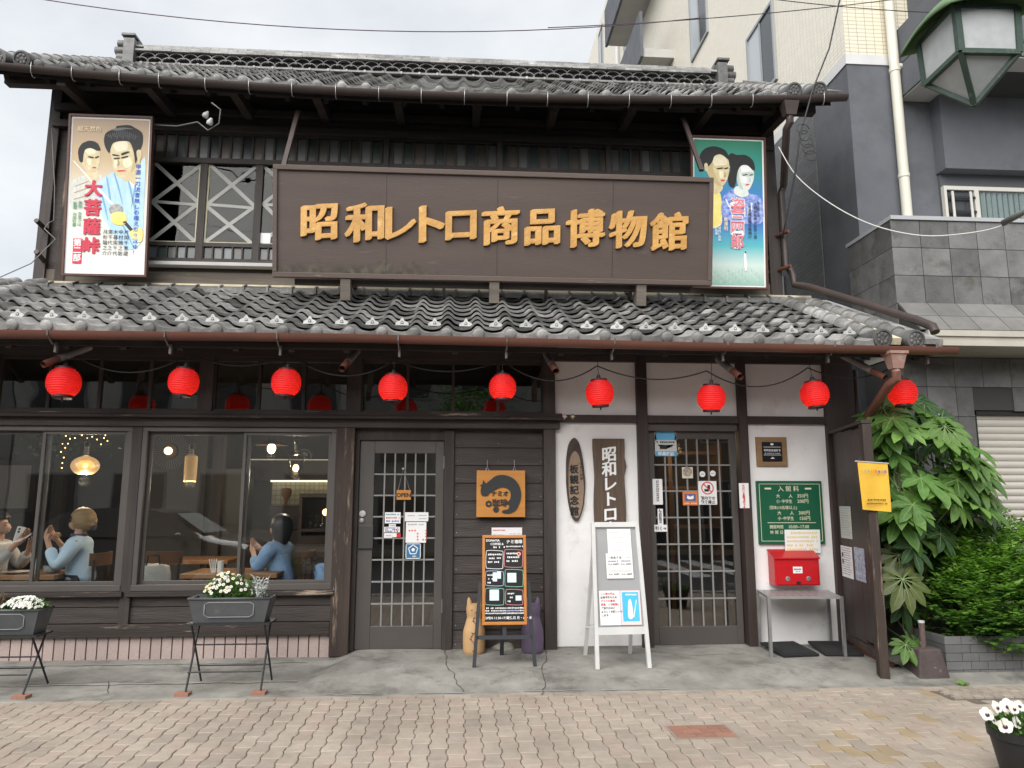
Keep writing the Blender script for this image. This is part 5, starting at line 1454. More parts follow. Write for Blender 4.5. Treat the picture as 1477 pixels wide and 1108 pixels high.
for (x0, x1, z0, z1) in ((-EWw/2, EWw/2, ez0, ez0 + .026), (-EWw/2, EWw/2, ez1 - .026, ez1), (-EWw/2, -EWw/2 + .024, ez0 + .026, ez1 - .026), (EWw/2 - .024, EWw/2, ez0 + .026, ez1 - .026)): box('frame_bar', M_ofr, EA, x0, x1, -.042, -.008, z0, z1, bevel=.004)
ck_w, ck_g, ck_r, ck_b = flat_mat('chalk_white', (.80, .80, .80)), flat_mat('chalk_green', (.22, .50, .36)), flat_mat('chalk_red', (.62, .25, .26)), flat_mat('chalk_blue', (.42, .48, .72))
def mz(x, y): return ((x - 362) / 640.0 * EWw, ez1 - (y - 75) / 995.0 * (ez1 - ez0))
def mt(s_, x, y, sz, m_=ck_w, al='LEFT'): a_, b_ = mz(x, y); text(MN, s_, sz, m_, a_, b_, -.033, align=al, bold=.02)
mt('DONATIA', 95, 135, .026); mt('COFFEE &', 160, 175, .026); mt('ナミオ', 390, 150, .036); mt('珈琲', 515, 150, .034); mt('OPEN 11:30-17:30', 78, 993, .027); mt('定休日 月・火・水', 392, 993, .026)
a_, b_ = mz(205, 213); bars(MN, a_, a_ + .10, b_, .016, ck_w, -.033); a_, b_ = mz(392, 205); bars(MN, a_, a_ + .155, b_, .012, ck_w, -.033, seed=2)
for k, (x0, y0, x1, y1, m_) in enumerate(((95, 250, 345, 455, ck_w), (365, 240, 630, 440, ck_r), (88, 480, 350, 645, ck_b), (370, 465, 635, 655, ck_g), (85, 670, 355, 855, ck_g), (378, 685, 630, 855, ck_r))):
    r_ = 30; loop = [(x0 + r_, y0), (x1 - r_, y0 + 6), (x1, y0 + r_), (x1 - 4, y1 - r_), (x1 - r_, y1), (x0 + r_, y1 - 5), (x0, y1 - r_), (x0 + 4, y0 + r_)]
    pts = [mz(*p) for p in smooth_poly(loop, 3)]
    b = MB(); b.tube([(x, -.032, z) for x, z in pts] + [(pts[0][0], -.032, pts[0][1])], .0026, 5); b.build('chalk_loop', m_, MN)
    for j in range(3):
        xa_, za = mz(x0 + 30 + 12 * (j % 2), y0 + 45 + j * 42); xb_, _ = mz(x0 + 30 + (205 if k in (0, 1) else 95) - 20 * j, 0)
        if k == 5 or k in (0, 1, 2): bars(MN, xa_, xb_, za, .016, ck_w, -.033, seed=k * 7 + j)
for (x, y, w_, h_) in ((225, 545, 62, 100), (285, 525, 55, 80), (470, 555, 130, 105), (215, 745, 135, 120), (565, 780, 85, 55)):
    a_, b_ = mz(x, y); box('price_slip', flat_mat('slip_blue', (.62, .72, .76)), MN, a_ - w_ / 1280 * EWw, a_ + w_ / 1280 * EWw, -.0335, -.031, b_ - h_ / 1990 * .745, b_ + h_ / 1990 * .745)
a_, b_ = mz(575, 290); MB().lathe([(.018, 0), (.018, .002), (.007, .002), (.007, 0)], 14, (a_, -.031, b_), 'y', False).build('chalk_ring', flat_mat('chalk_orange', (.75, .35, .28)), MN)
for k in range(3):
    a_, b_ = mz(80, 888 + k * 28); bars(MN, a_, a_ + .165, b_, .013, ck_w, -.033, seed=k); a_, b_ = mz(392, 888 + k * 28); bars(MN, a_, a_ + .135, b_, .013, ck_b if k == 1 else ck_w, -.033, seed=k + 4); a_, b_ = mz(315, 888 + k * 28); bars(MN, a_, a_ + .04, b_, .013, ck_w, -.033, seed=k + 8); a_, b_ = mz(585, 888 + k * 28); bars(MN, a_, a_ + .035, b_, .013, ck_w, -.033, seed=k + 18)
# ---- cat statues and the stone ---------------------------------------------------------
def cat_statue(label, x, y, z, m_, rz):
    b = MB(); n, rows = 22, 26; H_ = .44
    vs, fs = [], []
    for j in range(rows + 1):
        t = j / rows
        r_ = .098 * (1 - .12 * abs(t - .28) * 1.2) if t < .45 else .098 * (.98 - .36 * min(1, (t - .45) / .30)) if t < .75 else .0645 * (1 + .10 * math.sin((t - .75) / .25 * math.pi))
        if t < .06: r_ *= .86 + .14 * math.sqrt(t / .06)
        if t > .97: r_ *= math.sqrt(max(0.02, 1 - ((t - .97) / .03) ** 2 * .9))
        for k in range(n):
            a_ = 2 * math.pi * k / n
            vs.append((r_ * 1.05 * math.cos(a_), r_ * .92 * math.sin(a_), t * H_))
    for j in range(rows):
        for k in range(n):
            k2 = (k + 1) % n; fs.append((j*n+k, j*n+k2, (j+1)*n+k2, (j+1)*n+k))
    fs.append(tuple(rows * n + k for k in range(n))); fs.append(tuple(range(n-1, -1, -1)))
    b.add(vs, fs)
    for s_ in (-1, 1):
        prof_ = [(.030, -.05), (.029, 0), (.024, .03), (.014, .055), (.003, .068)]
        i0 = len(b.v); b.lathe(prof_, 10, (0, 0, 0))
        for i in range(i0, len(b.v)):
            x_, y_, z_ = b.v[i]; b.v[i] = (x_ * .85 + s_ * (.043 + z_ * .12), y_ * .6, z_ + H_ - .012)
    o = b.build('cat_statue', m_, None, 'auto', (x, y, z), (0, 0, rz)); tag(o, label, 'statue', 'tall cat statues behind the menu easel')
    return o
M_tan = mat('tan_clay', (.50, .315, .155), (.44, .27, .13), 6, .6, .15, 40); M_pur = mat('purple_clay', (.155, .115, .185), (.13, .095, .155), 6, .55, .12, 40)
pA, pB = gnd(683, 944, .09), gnd(764, 943, .09)
cs = cat_statue('tan clay cat statue with painted vine, left of the menu easel', pA.x + .005, pA.y + .05, .085, M_tan, R(8))
cat_statue('plain purple clay cat statue, right of the menu easel', pB.x + .03, pB.y + .05, .085, M_pur, R(-8))
vb = MB(); M_vine = flat_mat('vine_paint', (.10, .05, .03))
def cs_r(t): return .098 * (1 - .14 * abs(t - .28)) if t < .45 else .098 * (.98 - .36 * min(1, (t - .45) / .30)) if t < .75 else .0645
vp = []
for i in range(24):
    t = .08 + .66 * i / 23; a_ = R(-98) + .25 * math.sin(i * .5) + .5 * (t - .4); r_ = cs_r(t) * .98 + .004
    vp.append((r_ * 1.05 * math.cos(a_), r_ * .92 * math.sin(a_), t * .44))
vb.tube(vp, .002, 5)
for i in range(2, 24, 2):
    x_, y_, z_ = vp[i]; s_ = 1 if i % 4 else -1; vb.tube([(x_, y_, z_), (x_ + s_ * .018, y_ + .002, z_ + .012)], [.0055, .002], 5)
for s_ in (-1, 1):
    vb.ball((s_ * .030, -.059, .388), .007, (1.4, .4, .7), 8, 5)
vb.tube([(-.008, -.064, .369), (0, -.066, .364), (.008, -.064, .369)], .0025, 5)
vb.build('painted_vine', M_vine, cs)
bm = bmesh.new(); bmesh.ops.create_icosphere(bm, subdivisions=4, radius=1)
for v in bm.verts:
    n_ = mathutils.noise.noise(v.co * 1.4) * .22 + mathutils.noise.noise(v.co * 4) * .05
    v.co *= 1 + n_; v.co = Vector((v.co.x * .115, v.co.y * .085, max(-.02, v.co.z * .055)))
me = bpy.data.meshes.new('stone'); bm.to_mesh(me); bm.free(); me.materials.append(mat('pale_stone', (.36, .34, .28), (.25, .235, .19), 14, .85, .6, 60, wear=((.50, .48, .42), .58, .72, 20))); me.shade_smooth()
p = gnd(727, 938, .085); tag(link('stone', me, None, (p.x, p.y, .10), (0, 0, .3)), 'pale rounded stone lying under the menu easel', 'stone')
# ---- museum wall: black plaque, green price board, note, mail box, shelf -----------------
M_pwood = mat('plaque_wood', (.30, .185, .09), (.22, .13, .065), 6, .65, .3, 40, 0, stretch=(.5, 1, 4))
o, w, h = card('plaque', 'small black plaque on a square wooden backing above the green price board', 'plaque', 1091, 631, 1133, 673, .0, M_pwood, .022, bevel=.003)
b_ = box('black_plate', flat_mat('plate_black', (.012, .012, .016), .3), o, -w*.32, w*.32, -.008, 0, -h*.33, h*.33)
for z in (h*.15, -h*.12): box('plate_line', pr_white, b_, -w*.28, w*.28, -.0095, -.0085, z, z + .004)
text(b_, '昭和記念造形館', .024, pr_white, 0, h*.045, -.010, bold=.02); bars(b_, -w*.25, w*.25, -.016, .007, pr_white, -.010)
poly(b_, [(-.018, h*.24), (-.010, h*.29), (.010, h*.29), (.018, h*.24), (0, h*.21)], pr_white, -.010, 'plate_emblem', smooth=False); poly(b_, [(-.022, -h*.24), (0, -h*.18), (.022, -h*.24)], pr_white, -.010, 'plate_emblem', smooth=False)
M_grn = mat('green_paint', (.010, .105, .052), (.009, .092, .046), 3, .4); M_crm = flat_mat('cream_letter', (.72, .70, .50))
o, w, h = card('price_board', 'dark green admission price board with cream lettering on the white wall', 'sign', 1094, 694, 1183, 785, -.005, M_grn, .025, bevel=.002)
zr = lambda y: h/2 - (y - 440) / 585.0 * h
xr = lambda x: (x - 375) / 560.0 * w
fr = [(-w/2 + .025, -h/2 + .03), (w/2 - .025, -h/2 + .03), (w/2 - .025, h/2 - .03), (-w/2 + .025, h/2 - .03)]
b = MB()
for i in range(4): b.bar((fr[i][0], -.002, fr[i][1]), (fr[(i+1) % 4][0], -.002, fr[(i+1) % 4][1]), .003 if i % 2 else .003, .004, (0, 0, 1) if i % 2 == 0 else (1, 0, 0))
b.build('cream_border', M_crm, o)
def gt(s_, x, y, sz, al='LEFT', sx=1.0): text(o, s_, sz, M_crm, xr(x), zr(y), -.003, align=al, bold=.003, sx=sx)
gt('入 館 料', 365, 512, .060, 'CENTER'); gt('大　　人', 255, 580, .042); gt('350円', 435, 578, .046); gt('小･中学生', 255, 630, .040, sx=.9); gt('200円', 435, 628, .046)
gt('団体(10名様以上)', 195, 688, .038, sx=.95); gt('大　　人', 258, 738, .042); gt('300円', 440, 736, .046); gt('小･中学生', 260, 788, .040, sx=.9); gt('150円', 442, 786, .046)
gt('開館時間', 188, 866, .038, sx=.9); gt('10:00~17:00', 345, 864, .044, sx=.95); gt('休 館 日', 188, 915, .038)
for x in (190, 535): box('dash', M_crm, o, xr(x) - .032, xr(x) + .032, -.003, 0, zr(512) - .008, zr(512) + .008)
box('rule', M_crm, o, xr(172), xr(585), -.003, 0, zr(828) - .0025, zr(828) + .0025)
o, w, h = card('paper_note', 'white note with faint yellow writing taped over the lower edge of the price board', 'note', 1133, 764, 1182, 798, -.034, M_paper, .003, tilt=R(2))
M_yp = flat_mat('yellow_print', (.72, .60, .22))
for k in range(5): bars(o, -w*.44 + (.04 if k in (0,) else 0), w*.42 - (.05 if k == 3 else 0), h*(.36 - k*.175), .024, M_yp, seed=k * 3)
# mail box
MX = thing('mail_box', 'red metal letter box on the white wall under the price board', 'mail box', (0, 0, 0))
a, b = at(1118, 845, -.14), at(1180, 800, -.14)
x0, x1, z0, z1 = a.x, b.x, a.z, b.z
M_mred = mat('red_enamel', (.50, .010, .016), (.44, .009, .014), 3, .32, 0, None, 0, spec=.5, coat=.2)
MB().add([(x0, -.15, z0), (x1, -.15, z0), (x1, -.002, z0), (x0, -.002, z0), (x0, -.15, z1 - .03), (x1, -.15, z1 - .03), (x1, -.002, z1 + .03), (x0, -.002, z1 + .03)], [(0,3,2,1),(4,5,6,7),(0,1,5,4),(1,2,6,5),(2,3,7,6),(3,0,4,7)]).build('case', M_mred, MX, bevel=.005)
MB().add([(x0 - .008, -.165, z1 - .040), (x1 + .008, -.165, z1 - .040), (x1 + .008, -.004, z1 + .034), (x0 - .008, -.004, z1 + .034), (x0 - .008, -.165, z1 - .028), (x1 + .008, -.165, z1 - .028), (x1 + .008, -.004, z1 + .046), (x0 - .008, -.004, z1 + .046)], [(0,3,2,1),(4,5,6,7),(0,1,5,4),(1,2,6,5),(2,3,7,6),(3,0,4,7)]).build('lid', M_mred, MX, bevel=.003)
box('flap', M_mred, MX, x0 + .02, x1 - .02, -.160, -.15, z0 + .012, z1 - .10, bevel=.003)
xm = (x0 + x1) / 2
l_ = box('name_label', M_paper, MX, xm - .045, xm + .045, -.163, -.160, z0 + .115, z0 + .175); bars(l_, xm - .036, xm + .036, z0 + .152, .014, M_ink, -.165); bars(l_, xm - .02, xm + .02, z0 + .130, .009, M_ink, -.165)
for x in (xm - .10, xm + .10): MB().lathe([(.022, 0), (.022, .006), (.015, .008), (.003, .008)], 14, (x, -.16, z0 + .065), 'y').build('peep_disc', M_metal, MX)
MB().box(xm - .018, xm + .018, -.172, -.160, z0 + .015, z0 + .04).build('hasp', M_black, MX)
# metal shelf with two black mats below
SF = thing('metal_shelf', 'grey perforated metal shelf frame below the red letter box', 'shelf', (0, 0, 0))
fl, fr_, bl, br_ = Vector((2.765, -.47, .082)), Vector((3.425, -.50, .08)), Vector((2.83, -.06, .094)), Vector((3.50, -.10, .09))
hs = .52
for v in (fl, fr_, bl, br_): MB().bar(v, v + Vector((0, 0, hs)), .026, .026, (0, 1, 0)).build('leg', M_metal, SF)
up_ = Vector((0, 0, hs))
t4 = [fl + up_, fr_ + up_, br_ + up_, bl + up_]
MB().add([v for v in t4] + [v - Vector((0, 0, .022)) for v in t4], [(0,1,2,3),(7,6,5,4),(0,4,5,1),(1,5,6,2),(2,6,7,3),(3,7,4,0)]).build('shelf_top', mat('shelf_metal', (.40, .40, .40), (.34, .34, .34), 6, .45, metal=.5), SF)
pb = MB()
for i in range(9):
    for j in range(4):
        c_ = fl.lerp(fr_, (i + .5 + .25 * (j % 2)) / 9.6).lerp(bl.lerp(br_, (i + .5 + .25 * (j % 2)) / 9.6), (j + .5) / 4) + up_
        pb.lathe([(.009, .001), (.001, .0012)], 8, c_)
tag(pb.build('perforations', M_black, SF), kind='stuff')
M_mat = mat('rubber_mat', (.016, .016, .017), (.024, .024, .025), 60, .9, .6, 120)
for px0, px1, lb, ry in ((1096, 1155, 'left black rubber mat leaning low under the metal shelf', 6), (1164, 1222, 'right black rubber mat leaning low under the metal shelf', -5)):
    a, b = gnd((px0 + px1) / 2, 936, .09), 0
    o = MB().box(-.17, .17, -.21, .21, 0, .022).build('rubber_mat', M_mat, None, loc=(a.x + .02, -.29, .105), rot=(R(5), 0, R(ry)), bevel=.004)
    tag(o, lb, 'mat', 'black mats under the shelf')
    MB().box(-.15, .15, -.19, .19, .022, .026).build('ribbed_face', M_mat, o)
# ---- wing wall with notices and flag -----------------------------------------------------
M_wing = mat('wing_brown', (.034, .022, .020), (.045, .030, .027), 3, .5, .2, 30, 0, stretch=(1, 1, .3), wear=((.22, .18, .15), .70, .78, 8))
WA, WB_ = Vector((3.66, -.07, 0)), Vector((3.45, -1.02, 0))
WG = thing('wing_wall', 'narrow brown board wing wall jutting out beside the museum entrance', 'wing wall', (0, 0, 0))
dW = (WB_ - WA).normalized(); nW = Vector((dW.y, -dW.x, 0))     # points to -x side
if nW.x > 0: nW = -nW
def wing_pt(u, z, off=0): return WA.lerp(WB_, u) + nW * off + Vector((0, 0, z))
def wing_slab(u0, u1, z0, z1, o0, o1, name, m_, par, zt1=None):
    vs = []
    for o__ in (o0, o1):
        vs += [wing_pt(u0, z0, o__), wing_pt(u1, z0, o__), wing_pt(u1, zt1 or z1, o__), wing_pt(u0, z1, o__)]
    return MB().add(vs, [(0,1,2,3),(7,6,5,4),(0,4,5,1),(1,5,6,2),(2,6,7,3),(3,7,4,0)]).build(name, m_, par)
for k in range(3): wing_slab(k/3 + .002, (k+1)/3 - .002, .20 + .03 * k, 2.10 - .015 * k, 0, -.03, 'board', M_wing, WG)
wing_slab(0, 1.06, 2.098, 2.125, .03, -.06, 'cap_board', M_wing, WG)
MB().bar(wing_pt(1.03, .02, -.01), wing_pt(1.03, 2.09, -.01), .075, .095, dW).build('end_post', M_wornpost, WG, bevel=.004)
wing_slab(0, 1, .16, .22, .01, -.04, 'lower_rail', M_wornpost, WG)
def wing_paper(u0, u1, z0, z1, label, m_, par=None):
    c_ = wing_pt((u0 + u1)/2, (z0 + z1)/2, .004); L__ = (WB_ - WA).length * (u1 - u0)
    rz = math.atan2(dW.y, dW.x)
    o = MB().box(-L__/2, L__/2, 0, .002, -(z1 - z0)/2, (z1 - z0)/2).build('notice', m_, None, loc=c_, rot=(0, 0, rz)); tag(o, label, 'notice')
    return o, L__, z1 - z0
M_gp = mat('pale_green_paper', (.52, .56, .50), (.47, .51, .46), 5, .7)
def wpx(px, py):    # pixel on the wing wall -> u, z
    best = None
    for i in range(400):
        u = i / 400; q = WA.lerp(WB_, u); d = F_ + R_ * ((px - 738.5) / 1080) - U_ * ((py - 554) / 1080)
        t = (q.y - CAM.y) / d.y; x = CAM.x + d.x * t
        if best is None or abs(x - q.x) < best[0]: best = (abs(x - q.x), u, CAM.z + d.z * t)
    return best[1], best[2]
for (p0, p1, lb, m_) in (((1211, 729), (1230, 778), 'pale green printed notice taped to the wing wall', M_gp), ((1213, 787), (1232, 836), 'white printed leaflet page on the lower part of the wing wall', M_paper), ((1232, 789), (1250, 841), 'colourful painted flyer on the wing wall beside a white leaflet', mat('flyer_art', (.10, .14, .26), (.50, .56, .62), 28, .4, wear=((.55, .25, .3), .62, .7, 30)))):
    u0, zt_ = wpx(*p0); u1, zb_ = wpx(*p1)
    zt2 = wpx(p1[0], p0[1] + 3)[1]; zt_ = (zt_ + zt2) / 2
    o, w, h = wing_paper(u0, u1, zb_, zt_, lb, m_)
    if m_ is not M_gp and m_ is not M_paper: continue
    for k in range(12): bars(o, -w*.42, w*.42 - .04 * (k % 3 == 2), h*(.44 - k*.075), .010, M_gpr, -.002, seed=k)
    if m_ is M_paper:
        for z_ in (h*.22, 0): MB().lathe([(.022, 0), (.022, .001), (.002, .001)], 12, (-w*.33, -.0022, z_), 'y').build('print_photo', M_ink, o)
# yellow flag
p0, p1 = at(1236, 666, -1.10), at(1283, 735, -1.10)
FLG = thing('flag', 'small yellow hanging flag on the end post of the wing wall', 'flag', ((p0.x + p1.x)/2, -1.115, p0.z), (0, 0, R(-4)))
fw_, fh_ = p1.x - p0.x, p0.z - p1.z
vs, fs = [], []; n1, n2 = 14, 16
for j in range(n2 + 1):
    for i in range(n1 + 1):
        u, v = i / n1, j / n2
        vs.append(((u - .5) * fw_ * (1 - .05 * v), -.010 * math.sin(u * 7 + v * 2) * v - .012 * v, -v * fh_ - .02 * u))
for j in range(n2):
    for i in range(n1): a_ = j * (n1 + 1) + i; fs.append((a_, a_ + n1 + 1, a_ + n1 + 2, a_ + 1))
MB().add(vs, fs).build('cloth', mat('yellow_cloth', (.72, .43, .045), (.64, .37, .04), 8, .8, .2, 60), FLG, True)
MB().tube([(-fw_/2 - .02, 0, .004), (fw_/2 + .01, 0, -.016)], .006, 6).build('rod', M_snow, FLG); MB().tube([(-fw_/2, 0, .0), (-.02, .05, .12), (fw_/2 - .05, 0, -.01)], .0015, 4).build('string', M_wire, FLG)
text(FLG, 'こども', .027, flat_mat('teal_print', (.06, .30, .28)), -.078, -.078, -.030, bold=.02); text(FLG, '110', .034, M_red, -.008, -.080, -.030, bold=.02); text(FLG, '番の家', .026, flat_mat('navy_print', (.06, .10, .32)), .062, -.085, -.030, bold=.02)
bars(FLG, -fw_*.30, fw_*.30, -fh_*.80, .014, M_ink, -.030); bars(FLG, -fw_*.33, fw_*.33, -fh_*.88, .012, M_ink, -.030, seed=3)
# ---- stickers on the museum door ----------------------------------------------------------
DY = .052
o, w, h = card('arched_sticker', 'large arched pale sticker with blue foot, top left of the museum door', 'sticker', 945, 624, 975, 658, DY, flat_mat('sticker_grey', (.55, .56, .56)), .003)
MB().lathe([(w/2, 0), (w/2, .003), (.002, .003)], 24, (0, .003, h*.5 - .05), 'y').build('sticker_arch', flat_mat('sticker_grey', (0, 0, 0)), o)
MB().lathe([(w*.44, 0), (w*.44, .0015), (.002, .0015)], 24, (0, -.0005, h*.36), 'y').build('sticker_disc', mat('sticker_blue', (.12, .38, .62), None), o); box('sticker_band', flat_mat('sticker_grey', (0, 0, 0)), o, -w*.46, w*.46, -.004, -.001, -h*.02, h*.18)
box('blue_foot', mat('sticker_blue', (0, 0, 0)), o, -w/2, w/2, -.003, 0, -h/2, -h*.30); text(o, '特典施設', .040, pr_white, 0, -h*.40, -.004, bold=.02); bars(o, -w*.42, w*.42, h*.085, .022, M_ink, -.005); box('camera_print', M_ink, o, -w*.28, w*.05, -.004, -.001, -h*.20, -h*.06)
for (x0, y0, x1, y1, lb, kind) in ((942, 691, 955, 728, 'tall white text sticker on the left edge of the museum door', 'v'), (949, 734, 956, 757, 'narrow white sticker slip below a tall white sticker on the museum door', 'v'), (944, 757, 962, 767, 'small white sticker with a pull arrow on the museum door', 'a'),
                                   (984, 674, 999, 690, 'rounded pale badge sticker near the middle of the museum door', 'b'), (1009, 680, 1017, 688, 'left of two tiny round stickers on the museum door', 'r'), (1024, 679, 1032, 687, 'right of two tiny round stickers on the museum door', 'r'),
                                   (985, 709, 1006, 729, 'orange sticker with a blue centre on the museum door', 'o'), (1008, 694, 1033, 728, 'white no food and drink sticker on the museum door', 'n')):
    if kind == 'r':
        a, b = at(x0, y1, DY), at(x1, y0, DY); o = MB().lathe([((b.x-a.x)/2, 0), ((b.x-a.x)/2, .003), (.002, .003)], 16, (0, 0, 0), 'y').build('round_sticker', M_paper, None, loc=((a.x+b.x)/2, DY, (a.z+b.z)/2)); tag(o, lb, 'sticker'); bars(o, -.015, .015, 0, .012, M_gpr, -.0045); continue
    m_ = {'o': mat('sticker_orange', (.62, .19, .06), None), 'b': flat_mat('badge_cream', (.62, .58, .48))}.get(kind, M_paper)
    o, w, h = card('sticker', lb, 'sticker', x0, y0, x1, y1, DY, m_, .003, bevel=.0 if kind != 'b' else .001)
    if kind == 'v': bars(o, -w*.4, -w*.4 + .001, 0, .01, M_ink) ; [bars(o, -.012, .012, h*(.42 - k*.07), .014, M_ink, seed=k) for k in range(12)]
    if kind == 'a': text(o, '引く→', .038, M_ink, 0, 0, -.003, bold=.02)
    if kind == 'b': MB().lathe([(w*.42, 0), (w*.42, .001), (.002, .001)], 18, (0, -.001, h*.08), 'y').build('badge_print', mat('badge_dark', (.16, .13, .11), (.5, .45, .35), 60, .5), o)
    if kind == 'o': box('blue_centre', flat_mat('sticker_navy', (.10, .12, .28)), o, -w*.36, w*.36, -.002, 0, -h*.18, h*.32); poly(o, [(-.035, h*.02), (-.03, h*.22), (0, h*.12), (.03, h*.22), (.035, h*.02), (.02, -h*.06), (-.02, -h*.06)], pr_white, -.003, 'print_mark', smooth=False); bars(o, -w*.4, w*.4, -h*.36, .014, pr_cream)
    if kind == 'n':
        MB().lathe([(.062, 0), (.062, .001), (.052, .001), (.052, 0)], 24, (0, -.001, h*.20), 'y', False).build('red_ring', M_red, o); MB().bar((-.04, -.0025, h*.20 + .04), (.04, -.0025, h*.20 - .04), .0015, .010, (0, 0, 1)).build('red_slash', M_red, o); box('cup_print', M_ink, o, .0, .026, -.0018, 0, h*.20 - .012, h*.20 + .030); box('burger_print', M_ink, o, -.032, .012, -.0017, 0, h*.20 - .034, h*.20 - .010)
        text(o, '館内での', .037, M_ink, 0, -h*.22, -.003, bold=.02); text(o, '飲食禁止', .037, M_ink, 0, -h*.39, -.003, bold=.02)
o, w, h = card('wooden_tag', 'narrow white tag with red and black writing on the post right of the museum door', 'tag', 1067, 697, 1079, 733, -.062, M_paper, .008)
text(o, 'ただいま開館中です', .028, M_red, -.005, h*.44, -.003, vertical=True, bold=.02, gap=.92)
# ---- things on the cafe door ----------------------------------------------------------------
o, w, h = card('open_sign', 'small orange wooden OPEN sign hanging on the cafe door', 'sign', 572, 707, 593, 721, .020, M_csign, .012, bevel=.002)
text(o, 'OPEN', .052, M_ink, 0, 0, -.003, bold=.03)
MB().tube([(-w*.40, .004, h/2), (-.01, .008, h/2 + .20), (w*.40, .004, h/2)], .0025, 5).build('string', M_metal, o); MB().ball((-.01, .004, h/2 + .20), .012, (1, .6, 1), 8, 6).build('suction_cup', M_metal, o)
M_teal = flat_mat('teal_block', (.06, .30, .42))
for (x0, y0, x1, y1, lb, k_) in ((555, 739, 578, 755, 'upper white payment sticker on the cafe door', 0), (561, 756, 571, 760, 'tiny white sticker between two payment stickers on the cafe door', 1), (554, 760, 577, 768, 'lower white payment sticker on the cafe door', 0), (554, 769, 566, 776, 'small white sticker below the payment stickers on the cafe door', 1), (566, 769, 578, 775, 'small red and white sticker below the payment stickers on the cafe door', 2),
                                (584, 739, 618, 752, 'rounded white notice strip on the cafe door', 3), (585, 753, 615, 783, 'white calendar sheet with red squares on the cafe door', 4), (585, 784, 607, 806, 'blue square sticker with white five-sided emblem on the cafe door', 5)):
    o, w, h = card('sticker', lb, 'sticker', x0, y0, x1, y1, .028, mat('sticker_blue2', (.035, .16, .32), None) if k_ == 5 else M_paper, .003)
    if k_ == 0: [bars(o, -w*.42, w*.42, h*(.30 - k*.30), .016, (M_teal, M_red, pr_blue)[k], seed=k + x0) for k in range(3)]
    if k_ == 1: bars(o, -w*.3, w*.35, 0, .014, M_gpr)
    if k_ == 2: box('red_half', M_red, o, 0, w/2, -.002, 0, -h/2, h/2)
    if k_ == 3: bars(o, -w*.38, -w*.08, h*.12, .012, M_gpr); bars(o, w*.08, w*.42, h*.15, .012, M_gpr); bars(o, w*.08, w*.42, -h*.2, .010, M_gpr)
    if k_ == 4:
        bars(o, -w*.4, w*.42, h*.38, .014, M_gpr)
        for (i, j) in ((0, 0), (1, 0), (2, 0), (3, 1), (3, 2), (3, 3), (6, 0), (6, 1), (6, 2), (6, 3), (5, 3)): box('red_square', flat_mat('sq_red', (.72, .10, .06)), o, -w*.36 + i * .026, -w*.36 + i * .026 + .014, -.002, 0, h*.05 - j * .028, h*.05 - j * .028 + .014)
    if k_ == 5:
        pts = [(.045 * math.sin(2 * math.pi * i / 5), h*.08 + .045 * math.cos(2 * math.pi * i / 5)) for i in range(6)]
        b = MB()
        for i in range(5): b.bar((pts[i][0], -.002, pts[i][1]), (pts[i+1][0], -.002, pts[i+1][1]), .001, .010, (0, 1, 0)) if False else b.tube([(pts[i][0], -.0015, pts[i][1]), (pts[i+1][0], -.0015, pts[i+1][1])], .005, 6)
        b.ball((0, -.001, h*.08), .016, (1, .2, 1), 8, 6); b.build('pentagon_emblem', pr_white, o); bars(o, -w*.2, w*.2, -h*.34, .014, pr_white)
        for (xa_, xb_, za, zb) in ((-w/2, w/2, h/2 - .006, h/2), (-w/2, w/2, -h/2, -h/2 + .006), (-w/2, -w/2 + .006, -h/2, h/2), (w/2 - .006, w/2, -h/2, h/2)): box('white_edge', pr_white, o, xa_, xb_, -.0015, 0, za, zb)
# small pair of diamond tags on the ledge end
for k, (px, c_) in enumerate(((814, (.62, .35, .38)), (826, (.20, .22, .10)))):
    p = at(px, 601, -.05); o = MB().prism([(-.03, 0), (0, -.03), (.03, 0), (0, .03)], -.008, 0).build('diamond_tag', flat_mat('diamond_%d' % k, c_), None, loc=(p.x, -.047, p.z)); tag(o, ('pink' if k == 0 else 'olive') + ' diamond shaped tag on the beam above the oval plaque', 'tag')
    poly(o, [(-.014, 0), (0, -.014), (.014, 0), (0, .014)], pr_white if k == 0 else pr_cream, -.0095, 'inner_diamond', smooth=False)
# ================================================================ ROOMS BEHIND THE GLASS, PEOPLE
M_cwall = mat('cafe_wall', (.11, .10, .092), (.085, .078, .072), 2, .9); M_floor = mat('cafe_floor', (.06, .04, .03), (.09, .06, .045), 4, .5, stretch=(.3, 3, 1))
def room_part(name, m_, pts): return MB().face(pts).build(name, m_, H)
X0, X1, XP, YB, Z0, Z1 = -6.0, 3.64, .86, 4.4, .095, 2.80
IN = MB()
IN.face([(X0, .07, Z0), (X1, .07, Z0), (X1, YB, Z0), (X0, YB, Z0)]); IN.build('room_floor', M_floor, H)
MB().face([(X0, YB, Z0), (XP, YB, Z0), (XP, YB, Z1), (X0, YB, Z1)]).build('cafe_back_wall', M_cwall, H)
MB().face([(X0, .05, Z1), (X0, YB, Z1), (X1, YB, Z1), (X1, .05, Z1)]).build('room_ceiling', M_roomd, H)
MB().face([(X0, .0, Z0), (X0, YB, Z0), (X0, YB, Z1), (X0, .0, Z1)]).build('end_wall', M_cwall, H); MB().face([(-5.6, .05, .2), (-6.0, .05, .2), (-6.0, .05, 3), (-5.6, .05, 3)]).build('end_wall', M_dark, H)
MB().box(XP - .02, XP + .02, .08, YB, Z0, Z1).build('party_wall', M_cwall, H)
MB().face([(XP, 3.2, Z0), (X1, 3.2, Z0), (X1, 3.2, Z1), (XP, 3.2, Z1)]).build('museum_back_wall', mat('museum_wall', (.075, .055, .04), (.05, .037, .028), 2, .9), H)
MB().face([(X1, .05, Z0), (X1, .05, Z1), (X1, 3.2, Z1), (X1, 3.2, Z0)]).build('museum_side_wall', M_roomd, H)
